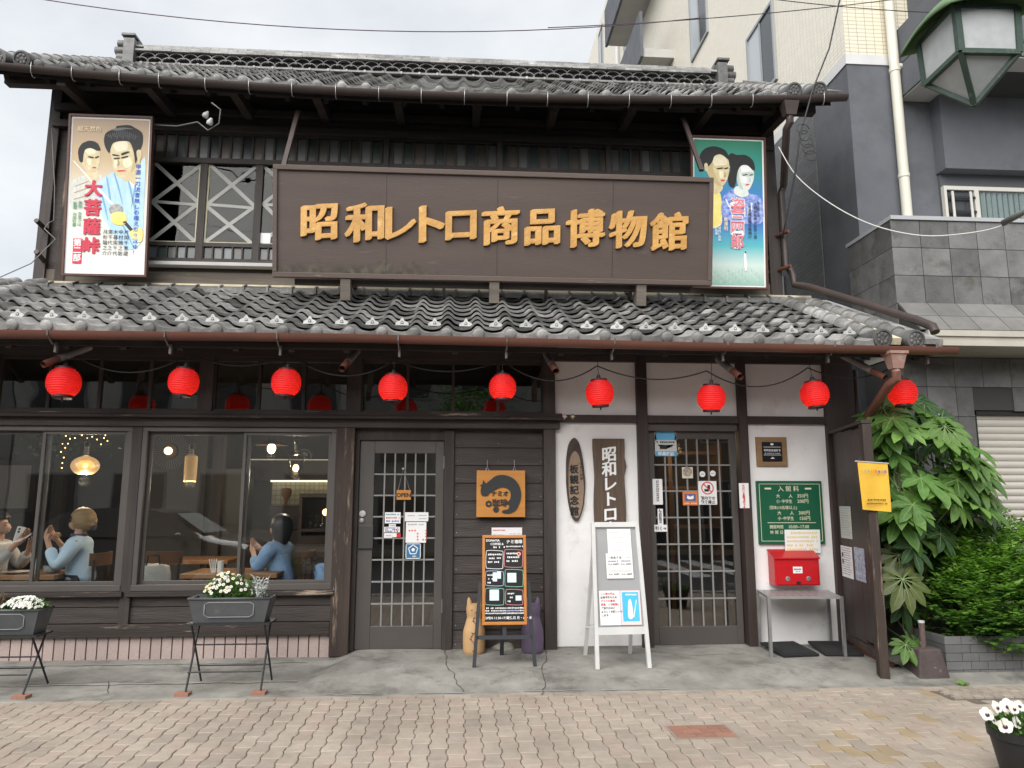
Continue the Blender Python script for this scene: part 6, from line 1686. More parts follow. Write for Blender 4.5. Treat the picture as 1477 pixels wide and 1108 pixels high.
for x in (-3.0, -4.9): box('inner_post', M_darkv, H, x - .06, x + .06, 2.4, 2.52, Z0, Z1)
M_oak = mat('oak_top', (.34, .18, .085), (.27, .14, .065), 4, .4, .1, 40, 0, stretch=(.5, 4, 1)); M_dwood = mat('dark_furniture', (.035, .022, .016), (.05, .03, .022), 4, .45, 0, None, 0, stretch=(1, 1, .4))
def table(label, x0, x1, y0, y1, z):
    t = thing('cafe_table', label, 'table', ((x0+x1)/2, (y0+y1)/2, Z0), (0, 0, 0), 'tables in the cafe'); w, d, h = (x1-x0)/2, (y1-y0)/2, z - Z0
    MB().box(-w, w, -d, d, h - .045, h).build('table_top', M_oak, t, bevel=.006)
    for sx in (-1, 1):
        for sy in (-1, 1): box('leg', M_black, t, sx * (w - .06) - .02, sx * (w - .06) + .02, sy * (d - .06) - .02, sy * (d - .06) + .02, 0, h - .045)
    return t
table('wooden cafe table between two seated people behind the left window', -4.75, -3.74, .22, .86, .765)
table('wooden cafe table before the person in denim behind the right window', -2.62, -1.72, .25, .90, .765)
table('darker cafe table at the back behind the middle of the right window', -3.55, -2.55, 1.5, 2.2, .80)
def chair(label, x, y, rz, m_seat):
    c = thing('cafe_chair', label, 'chair', (x, y, Z0), (0, 0, rz), 'chairs in the cafe')
    MB().lathe([(.19, .42), (.205, .44), (.20, .465), (.02, .47)], 20).build('seat', m_seat, c, 'auto')
    for sx in (-1, 1):
        for sy in (-1, 1): MB().tube([(sx * .14, sy * .14, .43), (sx * .18, sy * .18, 0)], [.018, .014], 8).build('leg', M_dwood, c)
    arc = [(-.17 + .02 * math.cos(i * .0), .17 * math.sin(R(-80 + 160 * i / 10)), .82 - .0 * i) for i in range(11)]
    arc = [(-.10 - .10 * math.cos(R(-80 + 160 * i / 10)), .19 * math.sin(R(-80 + 160 * i / 10)), .80) for i in range(11)]
    b = MB()
    for i in range(10):
        p, q = Vector(arc[i]), Vector(arc[i+1]); b.add([p - Vector((0,0,.06)), q - Vector((0,0,.06)), q + Vector((0,0,.06)), p + Vector((0,0,.06))] + [v - Vector((.02,0,0)) for v in (p - Vector((0,0,.06)), q - Vector((0,0,.06)), q + Vector((0,0,.06)), p + Vector((0,0,.06)))], [(0,1,2,3),(7,6,5,4),(3,2,6,7),(0,4,5,1)])
    b.build('backrest', mat('bent_wood', (.16, .075, .035), (.12, .055, .026), 4, .35), c, 'auto')
    for k in (1, 9): MB().tube([(arc[k][0] - .01, arc[k][1], .80), (-.15, arc[k][1] * .9, .44)], .013, 8).build('back_post', M_dwood, c)
M_gseat = mat('green_seat', (.02, .07, .035), None, rough=.7)
chair('green seated chair behind the diner in pale blue', -3.60, .50, R(180), M_gseat); chair('bentwood chair holding a white bag by the right window', -2.92, .75, R(90), M_dwood)
chair('chair under the person in denim', -1.66, .66, R(180), M_dwood); chair('chair under the person holding a phone', -4.42, .55, 0, M_dwood); chair('chair with a denim coat near the right end of the cafe window', -1.22, .60, R(180), M_dwood)
def lumpy(rx, ry, rz, amp, sq, seed, flat=-1.0):
    bm = bmesh.new(); bmesh.ops.create_icosphere(bm, subdivisions=4, radius=1)
    for v in bm.verts:
        c = v.co.copy(); c = Vector([math.copysign(abs(q) ** sq, q) for q in c]); n_ = mathutils.noise.noise(v.co * 1.7 + Vector((seed, 0, 0))) * amp + mathutils.noise.noise(v.co * 5 + Vector((seed, 3, 0))) * amp * .45
        c *= 1 + n_; v.co = Vector((c.x * rx, c.y * ry, max(flat, c.z) * rz))
    me = bpy.data.meshes.new('lump'); bm.to_mesh(me); bm.free(); me.shade_smooth(); return me
bgm = lumpy(.15, .07, .15, .12, .6, 2); bgm.materials.append(mat('canvas_white', (.62, .61, .58), (.5, .49, .47), 8, .85, .3, 30)); o = link('tote_bag', bgm, None, (-2.93, .455, .70))
tag(o, 'white canvas bag with dark straps hanging on the bentwood chair', 'bag'); MB().tube([(-.07, -.04, .11), (-.055, -.03, .22), (.04, -.03, .23), (.07, -.04, .11)], .010, 6).build('strap', M_black, o)
# table things
def lathe_thing(name, label, cat_, prof_, loc, m_, n=18, caps=False):
    o = MB().lathe(prof_, n, caps=caps).build(name, m_, None, 'auto', loc); return tag(o, label, cat_)
M_china = mat('white_china', (.75, .75, .73), None, rough=.25); M_bluechina = mat('blue_pattern_china', (.08, .14, .20), (.50, .55, .58), 30, .25)
lathe_thing('bowl', 'blue patterned bowl on the table before the diner in pale blue', 'bowl', [(.03, 0), (.05, .005), (.075, .03), (.085, .07), (.08, .07), (.07, .035), (.01, .01)], (-3.86, .42, .766), M_bluechina)
lathe_thing('plate', 'white plate near the edge of the left cafe table', 'plate', [(.06, 0), (.11, .015), (.125, .02), (.10, .012), (.01, .008)], (-4.18, .40, .766), M_china)
lathe_thing('cutlery_holder', 'white cutlery holder on the table in the right window', 'holder', [(.03, 0), (.03, .11), (.027, .11), (.027, .01), (.01, .01)], (-2.28, .36, .766), M_china)
for lb, x in (('cutlery sticking out of the holder in the right window', -2.36),):
    o = thing('cutlery', lb, 'cutlery', (x, .36, .766))
    for k in range(4): MB().tube([(.01 * k, 0, 0), (.02 * k - .03, .01 * k, .13)], .005, 6).build('handle', M_china, o)
lathe_thing('glass_jar', 'clear glass tumbler on the left cafe table', 'glass', [(.03, 0), (.035, .09), (.032, .09), (.027, .008), (.01, .006)], (-4.05, .55, .766), glass('tumbler', (.9, .92, .92), 1.6)); 
o = thing('cutlery', 'pale cutlery standing in a glass on the left cafe table', 'cutlery', (-3.98, .33, .766))
for k in range(4): MB().tube([(.01 * k - .02, 0, 0), (.022 * k - .04, .008 * k, .14)], .005, 6).build('handle', M_china, o)
# ---- lamps ------------------------------------------------------------------------
M_ambg = bpy.data.materials.new('amber_lamp_glass'); M_ambg.use_nodes = True
nb_ = M_ambg.node_tree.nodes['Principled BSDF']; nb_.inputs['Base Color'].default_value = (.75, .42, .14, 1); nb_.inputs['Transmission Weight'].default_value = .6; nb_.inputs['Roughness'].default_value = .35
nb_.inputs['Emission Color'].default_value = (1, .60, .25, 1); nb_.inputs['Emission Strength'].default_value = .2
M_bulb2 = mat('bright_bulb', (1, .85, .6), None, emit=(1, .72, .38), estr=2.2)
def pendant(label, px, py, Y, kind):
    p = at(px, py, Y); t = thing('pendant_lamp', label, 'lamp', p, (0, 0, 0), 'lamps in the cafe')
    if kind == 'globe':
        pr = [(.02 , .11)] + [(.135 * math.sin(math.pi * (i + 1.2) / 12), .10 * math.cos(math.pi * (i + 1.2) / 12)) for i in range(10)]
        b = MB(); n = 32; b.lathe(pr, n, caps=False)
        for i in range(len(b.v)):
            x, y, z = b.v[i]; a_ = math.atan2(y, x); f = 1 - .09 * abs(math.sin(a_ * 8)); b.v[i] = (x * f, y * f, z)
        b.build('shade', M_ambg, t, True)
    elif kind == 'tube': MB().lathe([(.062, -.14), (.064, 0), (.062, .12), (.03, .14)], 18, caps=False).build('shade', mat('mosaic_shade', (.50, .30, .12), (.75, .52, .25), 90, .4, emit=(1, .55, .2), estr=.08), t, 'auto')
    elif kind == 'jar': MB().lathe([(.055, -.13), (.085, -.06), (.085, .08), (.05, .12), (.045, .14)], 18, caps=False).build('shade', glass('jar_glass', (.8, .72, .66), 1.6, .1), t, 'auto')
    else: MB().lathe([(.20, -.02), (.19, -.01), (.05, .04), (.03, .10)], 24, caps=False).build('shade', M_dwood, t, 'auto')
    MB().ball((0, 0, -.06 if kind in ('jar', 'flat') else 0), .034 if kind != 'flat' else .055, (1, 1, 1.15), 12, 8).build('bulb', M_bulb2, t, True)
    MB().tube([(0, 0, .12), (0, 0, .20)], .024, 10).build('socket', M_metal, t); MB().tube([(0, 0, .20), (0, 0, Z1 - p.z)], .004, 5).build('cord', M_black, t)
    MB().lathe([(.028, -.004), (.034, 0), (.028, .004)], 14, (0, 0, .225), 'y', False).build('ring', M_metal, t)
    lt = bpy.data.lights.new('pendant_light', 'POINT'); lt.energy = 6.5 if kind != 'flat' else 2.5; lt.color = (1, .82, .60); lt.shadow_soft_size = .05; link('pendant_light', lt, t, (0, 0, -.16))
pendant('ribbed amber glass globe lamp behind the left window', 123, 672, .9, 'globe'); pendant('mosaic cylinder lamp in the right cafe window', 275, 675, .9, 'tube')
pendant('glass jar lamp with a glowing bulb near the right end of the window', 427, 667, 1.2, 'jar'); pendant('flat dark shade lamp high up behind the right cafe window', 392, 640, 2.4, 'flat')
p = at(246, 651, 3.0); t = thing('wall_lamp', 'round wall lamp with a sunburst halo behind the right cafe window', 'lamp', (p.x, 3.0, p.z))
MB().lathe([(.10, 0), (.10, .05), (.08, .06), (.01, .06)], 24, (0, 0, 0), 'y').build('housing', mat('lamp_dark', (.08, .06, .05), None), t, 'auto'); MB().ball((0, -.08, 0), .05, (1, 1, 1), 14, 10).build('bulb', M_bulb2, t, True)
b = MB()
for i in range(40): a_ = 2 * math.pi * i / 40; b.bar((.11 * math.cos(a_), 0, .11 * math.sin(a_)), (.24 * math.cos(a_), 0, .24 * math.sin(a_)), .004, .004, (0, 1, 0))
b.build('sunburst', M_metal, t); MB().box(-.35, .45, .06, .12, -1.95, .55).build('mount', M_cwall, t)
# string lights over dark foliage
gp = at(105, 648, 1.0); t = thing('light_garland', 'dark hanging greenery with tiny warm fairy lights behind the left window', 'garland', gp)
M_leafd = mat('garland_leaf', (.018, .035, .014), (.03, .055, .02), 8, .6)
b = MB(); rr_ = random.Random(5)
for i in range(260):
    c_ = Vector((rr_.gauss(0, .24), rr_.uniform(-.12, .12), rr_.gauss(.10, .09))); d_ = Vector((rr_.uniform(-1, 1), rr_.uniform(-1, 1), rr_.uniform(-1, .3))).normalized() * .05; s_ = d_.cross(Vector((rr_.random(), rr_.random(), rr_.random()))).normalized() * .016
    b.face([c_, c_ + d_ * .5 + s_, c_ + d_, c_ + d_ * .5 - s_])
tag(b.build('foliage', M_leafd, t), kind='stuff')
b = MB()
for (px, py) in [(96, 622), (103, 624), (110, 626), (118, 628), (126, 632), (133, 630), (140, 634), (95, 629), (101, 633), (108, 632), (90, 640), (94, 646), (88, 652), (92, 660), (90, 668), (89, 675), (150, 632), (155, 636), (146, 641), (152, 628), (98, 640), (114, 621)]:
    q = at(px, py, .92) - gp; b.ball(q, .0065, (1, 1, 1), 6, 4)
tag(b.build('fairy_lights', mat('fairy_bulb', (1, .7, .3), None, emit=(1, .58, .2), estr=2.5), t), kind='stuff'); MB().tube([(-.7, 0, Z1 - gp.z), (-.3, 0, .2), (.3, 0, .2), (.7, 0, Z1 - gp.z)], .008, 6).build('wire', M_black, t)
# back of the cafe: lit splash back, hood, crest, cabinet
bx0, bx1 = at(392, 700, 4.3), at(486, 728, 4.3)
KT = thing('kitchen_counter', 'dark kitchen counter with a lit patterned splash back behind the right window', 'counter', (0, 0, 0))
box('splash_back', tile_wall('splash_tile', (.50, .48, .36), (.40, .38, .28), (.25, .24, .18), .07, .07, (0, 2), .006), KT, bx0.x, bx1.x + .5, 4.33, 4.36, 1.0, 1.74); box('hood', M_dwood, KT, bx0.x - .3, bx1.x + .5, 3.95, 4.33, 1.76, 2.05)
box('strip_light', mat('strip_light', (1, .95, .8), None, emit=(1, .88, .62), estr=1.0), KT, bx0.x, bx1.x + .4, 4.22, 4.26, 1.735, 1.755); box('hood_edge_light', mat('edge_glow', (1, .9, .7), None, emit=(1, .85, .6), estr=.10), KT, bx0.x - .3, bx1.x + .5, 3.94, 3.95, 2.04, 2.055); box('worktop', M_dwood, KT, bx0.x - 1.2, bx1.x + .5, 3.6, 4.33, .095, 1.05)
p = at(438, 660, 4.3); o, w, h = card('crest_panel', 'square black panel with a pale round crest on the cafe back wall', 'panel', 425, 643, 453, 675, 4.3, M_black, .03)
MB().lathe([(w*.42, 0), (w*.42, .004), (w*.36, .004), (w*.36, 0)], 28, (0, 0, 0), 'y', False).build('crest_ring', M_gpr, o)
for k in range(3): a_ = R(90 + 45 * (k - 1)); MB().ball((w*.17 * math.cos(a_), -.002, w*.17 * math.sin(a_)), w*.10, (1, .1, 1), 10, 6).build('crest_leaf', M_gpr, o)
for k in range(3): MB().ball((w*.15 * (k - 1), -.002, -w*.15 + .02 * (k == 1)), w*.09, (1, .1, .8), 10, 6).build('crest_leaf', M_gpr, o)
CB = thing('glass_cabinet', 'dark wooden cabinet of bottles at the back right of the cafe', 'cabinet', (0, 0, 0)); a, b_ = at(430, 760, 3.0), at(486, 712, 3.0)
f = MB(); cx0, cx1, cz0, cz1 = a.x, b_.x + .2, Z0, b_.z
for (x0_, x1_, z0_, z1_) in ((cx0, cx1, cz1 - .05, cz1), (cx0, cx0 + .04, cz0, cz1 - .05), (cx1 - .04, cx1, cz0, cz1 - .05), (cx0 + .04, cx1 - .04, 1.05, 1.09), (cx0 + .04, cx1 - .04, cz0, 1.0)): f.box(x0_, x1_, 3.0, 3.25, z0_, z1_)
f.build('carcass', M_dwood, CB); box('cabinet_back', M_roomd, CB, cx0, cx1, 3.25, 3.27, cz0, cz1)
for k in range(7): o = lathe_thing('bottle', 'bottle standing in the glass cabinet at the back of the cafe', 'bottle', [(.028, 0), (.028, .11), (.010, .14), (.010, .17)], (cx0 + .14 + k * .075, 3.1, 1.091), glass('bottle_glass', (.7, .74, .74), 1.7), 10); o['group'] = 'bottles in the cafe cabinet'
p = at(470, 739, 2.9); o = MB().ball((0, 0, 0), .045, (1, 1, 1), 12, 8).build('table_lamp', mat('warm_globe', (1, .8, .5), None, emit=(1, .62, .28), estr=2.2), None, True, p); tag(o, 'small glowing globe lamp by the cabinet at the back', 'lamp'); MB().tube([(0, 0, -.04), (0, 0, 1.08 - p.z)], .012, 8).build('stem', M_dwood, o)
p = at(413, 716, 3.75); o = MB().box(-.22, .22, -.15, .15, 0, p.z - .13 - 1.05).build('coffee_machine', M_dwood, None, loc=(p.x, 3.8, 1.05), bevel=.02); tag(o, 'dark coffee machine on the kitchen counter under the goblet', 'coffee machine'); box('drip_panel', M_black, o, -.18, .18, -.155, -.15, .02, (p.z - 1.18) * .6)
lathe_thing('goblet', 'turned wooden goblet standing before the lit splash back', 'goblet', [(.05, -.13), (.02, -.10), (.02, -.05), (.06, 0), (.075, .06), (.065, .11), (.02, .12)], p, M_oak)
for (px, Y, w_, z0_, z1_, m_, lb) in ((318, 3.6, .75, Z0, 1.9, mat('fridge_grey', (.22, .22, .215), None, rough=.4), 'pale grey tall cabinet at the back of the cafe'), (20, 2.6, .5, 1.3, 1.95, M_dwood, 'dark framed picture on the cafe wall behind the left window')):
    p = at(px, 700, Y); o = MB().box(-w_/2, w_/2, 0, .3 if z0_ < 1 else .04, z0_, z1_).build('tall_cabinet' if z0_ < 1 else 'picture_frame', m_, None, loc=(p.x, Y, 0), bevel=.008); tag(o, lb, 'cabinet' if z0_ < 1 else 'picture')
    if z0_ > 1: box('picture_face', M_gpr, o, -w_/2 + .06, w_/2 - .06, -.008, 0, z0_ + .06, z1_ - .06)
    else: box('cabinet_door', m_, o, -w_/2 + .02, w_/2 - .02, -.02, 0, .2, 1.1); box('cabinet_door', m_, o, -w_/2 + .02, w_/2 - .02, -.02, 0, 1.12, 1.86)
# museum interior
MS = thing('display_case', 'brown wooden display shelves deep inside the museum entrance', 'shelf', (0, 0, 0))
for z in (.6, 1.1, 1.6, 2.05): box('shelf_board', mat('case_brown', (.16, .075, .03), (.12, .055, .024), 3, .5), MS, 2.05, 3.4, 2.4, 2.9, z, z + .04)
for x in (2.05, 2.7, 3.36): box('case_post', mat('case_brown', (0, 0, 0)), MS, x, x + .05, 2.39, 2.9, Z0, 2.2)
o = MB().lathe([(.10, 0), (.10, .04), (.02, .05)], 16).build('ceiling_lamp', mat('lamp_glow', (1, .85, .5), None, emit=(1, .75, .35), estr=5), None, 'auto', (at(956, 628, 1.6).x, 1.6, at(956, 628, 1.6).z)); tag(o, 'warm glowing lamp at the top inside the museum door', 'lamp'); MB().tube([(0, 0, .04), (0, 0, .4)], .006, 6).build('cord', M_black, o)
lt = bpy.data.lights.new('museum_light', 'POINT'); lt.energy = 4; lt.color = (1, .78, .48); lt.shadow_soft_size = .08; link('museum_light', lt, o, (.2, .2, -.15))
# ---- people --------------------------------------------------------------------------
M_skin = mat('skin', (.50, .30, .21), (.46, .27, .19), 8, .5); M_hb = mat('blond_hair', (.36, .24, .12), (.26, .17, .085), 6, .5, .4, 60, 0, stretch=(1, 1, 6)); M_hd = mat('black_hair', (.012, .011, .012), (.022, .02, .02), 6, .4, .3, 60)
def person(label, loc, rz, hands, shirt_m, hair_m, hair_kind, head=(.05, 0, 1.13), lean=0.0):
    hx, hy, hz = head
    dx = lean
    V = [(0, 0, .50), (dx*.4, 0, .66), (dx*.8, 0, .82), (dx, 0, .93), (dx + .015, hy*.5, .995), (hx - .01, hy, hz - .075), (hx, hy, hz), (hx - .008, hy, hz + .062),
         (hx + .045, hy, hz - .035), (hx + .080, hy, hz - .080), (hx + .110, hy, hz - .022)]
    Ra = [.115, .100, .105, .080, .050, .062, .088, .070, .055, .034, .014]
    E_ = [(0,1),(1,2),(2,3),(3,4),(4,5),(5,6),(6,7),(6,8),(8,9),(8,10)]
    for s_ in (-1, 1):
        V.append((hx - .005, hy + s_ * .088, hz - .015)); Ra.append(.016); E_.append((6, len(V) - 1))
    shirtV, shirtE, shirtR = V[:5], [(0,1),(1,2),(2,3),(3,4)], [.155, .142, .150, .128, .068]
    for s_, (el, ha, fd) in zip((-1, 1), hands):
        i0 = len(V); V += [(dx - .005, s_ * .155, .925), el, ha]; Ra += [.044, .034, .025]; E_ += [(3, i0), (i0, i0+1), (i0+1, i0+2)]
        d_ = (Vector(ha) - Vector(el)).normalized(); fd = Vector(fd).normalized(); pm = Vector(ha) + d_ * .05
        V.append(tuple(pm)); Ra.append(.030); ip = len(V) - 1; E_.append((i0+2, ip))
        side = fd.cross(d_); side = side.normalized() if side.length > .01 else Vector((0, 1, 0))
        for k in range(4):
            b0 = pm + d_ * .035 + side * (.020 * (k - 1.5)); L_ = (.060, .070, .066, .050)[k]
            V += [tuple(b0), tuple(b0 + d_ * L_ * .5 + fd * .015), tuple(b0 + d_ * L_ * .65 + fd * L_ * .6)]; Ra += [.0105, .009, .0075]; j = len(V) - 3; E_ += [(ip, j), (j, j+1), (j+1, j+2)]
        b0 = Vector(ha) + d_ * .02 + side * .030; V += [tuple(b0), tuple(b0 + side * .015 + d_ * .03 + fd * .02)]; Ra += [.013, .009]; j = len(V) - 2; E_ += [(ip, j), (j, j+1)]
        j = len(shirtV); sh0 = Vector((dx - .005, s_ * .165, .915)); mid = Vector(el).lerp(Vector(ha), .74); um = sh0.lerp(Vector(el), .5); fm = Vector(el).lerp(mid, .5)
        shirtV += [(dx, s_ * .095, .925), tuple(sh0), tuple(um), el, tuple(fm), tuple(mid)]; shirtR += [.098, .078, .068, .064, .056, .054]; shirtE += [(3, j), (j, j+1), (j+1, j+2), (j+2, j+3), (j+3, j+4), (j+4, j+5)]
        k0 = len(V); V += [(.06, s_ * .09, .49), (.42, s_ * .10, .48), (.40, s_ * .10, .08), (.50, s_ * .10, .035)]; Ra += [.085, .058, .040, .030]; E_ += [(0, k0), (k0, k0+1), (k0+1, k0+2), (k0+2, k0+3)]
    me = skin_mesh(V, E_, Ra, 2, M_skin)
    o = link('person', me, None, loc, (0, 0, rz)); tag(o, label, 'person')
    link('top', skin_mesh(shirtV, shirtE, shirtR, 2, shirt_m), o)
    tv, te, tr = [(0, 0, .50)], [], [.150]
    for s_ in (-1, 1):
        j = len(tv); tv += [(.06, s_ * .09, .49), (.42, s_ * .10, .48), (.40, s_ * .10, .12)]; tr += [.105, .075, .062]; te += [(0, j), (j, j+1), (j+1, j+2)]
    link('trousers', skin_mesh(tv, te, tr, 2, mat('dark_trousers', (.03, .03, .035), None)), o)
    bm = bmesh.new(); bmesh.ops.create_icosphere(bm, subdivisions=4, radius=1)
    for v in bm.verts:
        n_ = mathutils.noise.noise(v.co * 3) * .04 + mathutils.noise.noise(Vector((v.co.x * 9, v.co.y * 9, v.co.z * 1.5))) * .05
        r_ = 1.0 + n_
        v.co = Vector((v.co.x * .117 * r_ - .014, v.co.y * .108 * r_, v.co.z * .118 * r_ + .018))
        if hair_kind == 'long' and v.co.z < -.01: v.co.z *= 2.0; v.co.x = v.co.x * .95 - .01
        if hair_kind == 'clip' and v.co.z < -.02: v.co.x -= .012
    def cut(c):
        if hair_kind == 'long': return c.x > .050 and c.z < .058 and abs(c.y) < .085
        if hair_kind == 'clip': return (c.x > .062 and c.z < .050 and abs(c.y) < .080) or (c.z < -.075 and c.x > -.02) or c.z < -.10
        return (c.x > .050 and c.z < .060 and abs(c.y) < .095) or (c.z < -.015 and c.x > -.01) or c.z < -.07
    face_cut = [v for v in bm.verts if cut(v.co)]
    bmesh.ops.delete(bm, geom=face_cut, context='VERTS')
    hm = bpy.data.meshes.new('hair'); bm.to_mesh(hm); bm.free(); hm.materials.append(hair_m); hm.shade_smooth()
    ho = link('hair', hm, o, (hx, hy, hz)); sm = ho.modifiers.new('solid', 'SOLIDIFY'); sm.thickness = .012
    if hair_kind == 'clip':
        MB().ball((hx - .105, hy, hz + .005), .040, (1, .9, 1.3), 12, 8).build('hair_knot', hair_m, o, True); MB().ball((hx - .115, hy, hz - .045), .030, (1, 1.2, 1.6), 10, 8).build('scrunchie', mat('dark_scrunchie', (.03, .03, .045), (.12, .12, .16), 50, .7), o, True); MB().lathe([(.068, -.012), (.078, 0), (.068, .014)], 16, (dx + .012, 0, 1.0), caps=False).build('neck_scarf', mat('dark_scrunchie', (0, 0, 0)), o, True)
    for s_ in (-1, 1):
        MB().ball((hx + .083, hy + s_ * .033, hz - .004), .010, (.6, 1.5, .8), 8, 6).build('eye', M_ink, o, True); MB().tube([(hx + .088, hy + s_ * .018, hz + .018), (hx + .086, hy + s_ * .048, hz + .020)], .004, 5).build('eyebrow', hair_m, o)
    MB().tube([(hx + .094, hy - .020, hz - .064), (hx + .098, hy, hz - .062), (hx + .094, hy + .020, hz - .064)], .005, 6).build('lips', mat('lip', (.42, .16, .14), None), o, True)
    return o
M_shirt = mat('pale_blue_knit', (.46, .62, .78), (.56, .71, .84), 6, .85, .4, 40); M_denim = mat('denim_blue', (.17, .31, .55), (.27, .42, .64), 14, .85, .4, 60, wear=((.34, .46, .60), .60, .75, 18)); M_dkshirt = mat('grey_white_top', (.5, .5, .49), (.4, .4, .4), 5, .85)
pw = at(118, 752, .50)
person('person in pale blue top and dark neck scarf eating behind the left window', (pw.x + .05, .50, pw.z - 1.13), R(186), (((.16, -.22, .74), (.30, -.10, .96), (-.3, .5, .4)), ((.15, .23, .70), (.30, .09, .94), (-.3, -.6, .4))), M_shirt, M_hb, 'clip', lean=.05)
sw_ = MB(); sw_.ball((0, 0, 0), .035, (1, .7, .8), 10, 7); o = sw_.build('sandwich', mat('toast', (.35, .17, .07), (.45, .3, .15), 30, .8), None, True, at(83, 772, .50)); tag(o, 'piece of food held up by the diner in pale blue', 'food')
pm = at(-2, 757, .55)
person('person in pale top holding up a white phone at the left edge', (pm.x - .04, .55, pm.z - 1.13), R(-4), (((.18, -.20, .76), (.34, -.16, .96), (.2, .3, .8)), ((.16, .22, .72), (.33, .05, .90), (.2, -.3, .8))), M_dkshirt, M_hd, 'short', lean=.04)
ph = at(28, 771, .44); o = MB().box(-.036, .036, -.005, .005, -.075, .075).build('phone', mat('phone_white', (.72, .72, .73), None, rough=.25), None, loc=ph, rot=(R(-8), R(12), R(35)), bevel=.008); tag(o, 'white phone held up behind the left window', 'phone'); MB().lathe([(.011, 0), (.011, .003), (.002, .003)], 10, (-.014, -.005, .050), 'y').build('camera_lens', M_black, o); MB().lathe([(.011, 0), (.011, .003), (.002, .003)], 10, (-.014, -.005, .022), 'y').build('camera_lens', M_black, o)
pd = at(406, 762, .62)
person('person in denim shirt leaning on a table in the right cafe window', (pd.x + .02, .66, pd.z - 1.12), R(158), (((.14, -.22, .74), (.30, -.06, .90), (-.1, .5, .6)), ((.14, .22, .72), (.32, .05, .88), (-.1, -.5, .6))), M_denim, M_hd, 'long', lean=.06)
cm_ = lumpy(.19, .13, .15, .28, .75, 7); cm_.materials.append(M_denim); o = link('coat', cm_, None, (-1.22, .58, .70)); tag(o, 'folded denim coat lying beside the person in denim', 'coat')
# ================================================================ PLANTS, PLANTERS, STREET LAMP, WIRES, THE OTHER SIDE OF THE STREET
# ---- planter wall, bollard base, pipes --------------------------------------------------
M_pltile = mat('planter_tile', (.115, .115, .118), (.15, .15, .152), 5, .55, .2, 60, .12); M_plj = mat('planter_joint', (.075, .075, .076), None, rough=.9)
PLW = thing('raised_planter', 'low grey tiled raised planter full of shrubs beside the wing wall', 'planter', (0, 0, 0))
px0, py0, ph_ = 4.03, -1.00, .335
MB().box(px0 + .012, 9, py0 + .012, py0 + .10, -.02, ph_ - .02).box(px0 + .012, px0 + .10, py0 + .10, .65, -.02, ph_ - .02).build('core_wall', M_plj, PLW)
for r in range(5):
    for c in range(12):
        x0 = px0 + c * .145 + (.0725 if r % 2 else 0) - (.0725 if r % 2 and c == 0 else 0); x1 = px0 + (c + 1) * .145 + (.0725 if r % 2 else 0) - .005
        if x0 > 5.4: continue
        MB().box(x0, x1, py0, py0 + .014, r * .067, r * .067 + .063).build('planter_tile', M_pltile, PLW)
    for c in range(8): MB().box(px0, px0 + .0135, py0 + .016 + c * .145, py0 + .016 + c * .145 + .140, r * .067, r * .067 + .063).build('planter_tile', M_pltile, PLW)
box('soil', mat('dark_soil', (.03, .022, .016), (.05, .037, .027), 20, .95, .5, 40), PLW, px0 + .10, 9, py0 + .10, .66, .0, ph_ - .06)
BO = thing('bollard_base', 'chipped brown concrete block with a cut steel stub beside the planter', 'bollard', (3.86, -.97, 0))
M_bol = mat('brown_block', (.06, .045, .043), (.085, .066, .062), 6, .8, .4, 40, 0, wear=((.34, .31, .28), .62, .72, 9))
w0, w1, hb = .135, .095, .245
MB().add([(-w0, -w0, 0), (w0, -w0, 0), (w0, w0, 0), (-w0, w0, 0), (-w1, -w1, hb), (w1, -w1, hb), (w1, w1, hb), (-w1, w1, hb)], [(0,3,2,1),(4,5,6,7),(0,1,5,4),(1,2,6,5),(2,3,7,6),(3,0,4,7)]).build('concrete_block', M_bol, BO, bevel=.015)
MB().tube([(0, 0, hb - .02), (0, 0, hb + .20)], .024, 12).build('steel_stub', mat('rusty_stub', (.09, .06, .055), (.14, .10, .09), 20, .7, 0, None, 0, wear=((.45, .43, .42), .58, .68, 14)), BO, 'auto'); MB().tube([(0, 0, hb + .195), (0, 0, hb + .212)], .0255, 12).build('cut_end', M_snow, BO)
for lb, off, r_, m_ in (('rust brown pipe lying on the ground behind the wing wall foot', 0, .042, M_gutter), ('thin dark pipe lying beside the rust brown pipe', .085, .027, M_gutterd)):
    o = thing('loose_pipe', lb, 'pipe', (3.66 + off, -.90, r_ + .012), (0, 0, 0)); d_ = Vector((.04, .9, .02))
    b = MB(); b.tube([(0, 0, 0), d_], r_, 14, False); b.tube([(0, .004, 0), d_], r_ - .006, 14, False); b.build('pipe_wall', m_, o, True)
box('ground_slab', M_concl, apo, 3.70, 4.05, -1.16, -.80, -.02, .012)
# ---- leaves --------------------------------------------------------------------------------
def leafmat(name, c, c2, rough=.42, var=.25, tr=.35):
    m = mat(name, c, c2, 9, rough, .15, 30, var, spec=.5)
    N, L = m.node_tree.nodes, m.node_tree.links
    b = N['Principled BSDF']; out = N['Material Output']
    t_ = N.new('ShaderNodeBsdfTranslucent'); mx = N.new('ShaderNodeMixShader'); mx.inputs[0].default_value = tr
    src = b.inputs['Base Color'].links[0].from_socket
    g_ = N.new('ShaderNodeMix'); g_.data_type = 'RGBA'; g_.blend_type = 'MULTIPLY'; g_.inputs[0].default_value = 1; g_.inputs[7].default_value = (1.1, 1.25, .5, 1)
    L.new(src, g_.inputs[6]); L.new(g_.outputs[2], t_.inputs[0]); L.new(b.outputs[0], mx.inputs[1]); L.new(t_.outputs[0], mx.inputs[2]); L.new(mx.outputs[0], out.inputs[0])
    return m
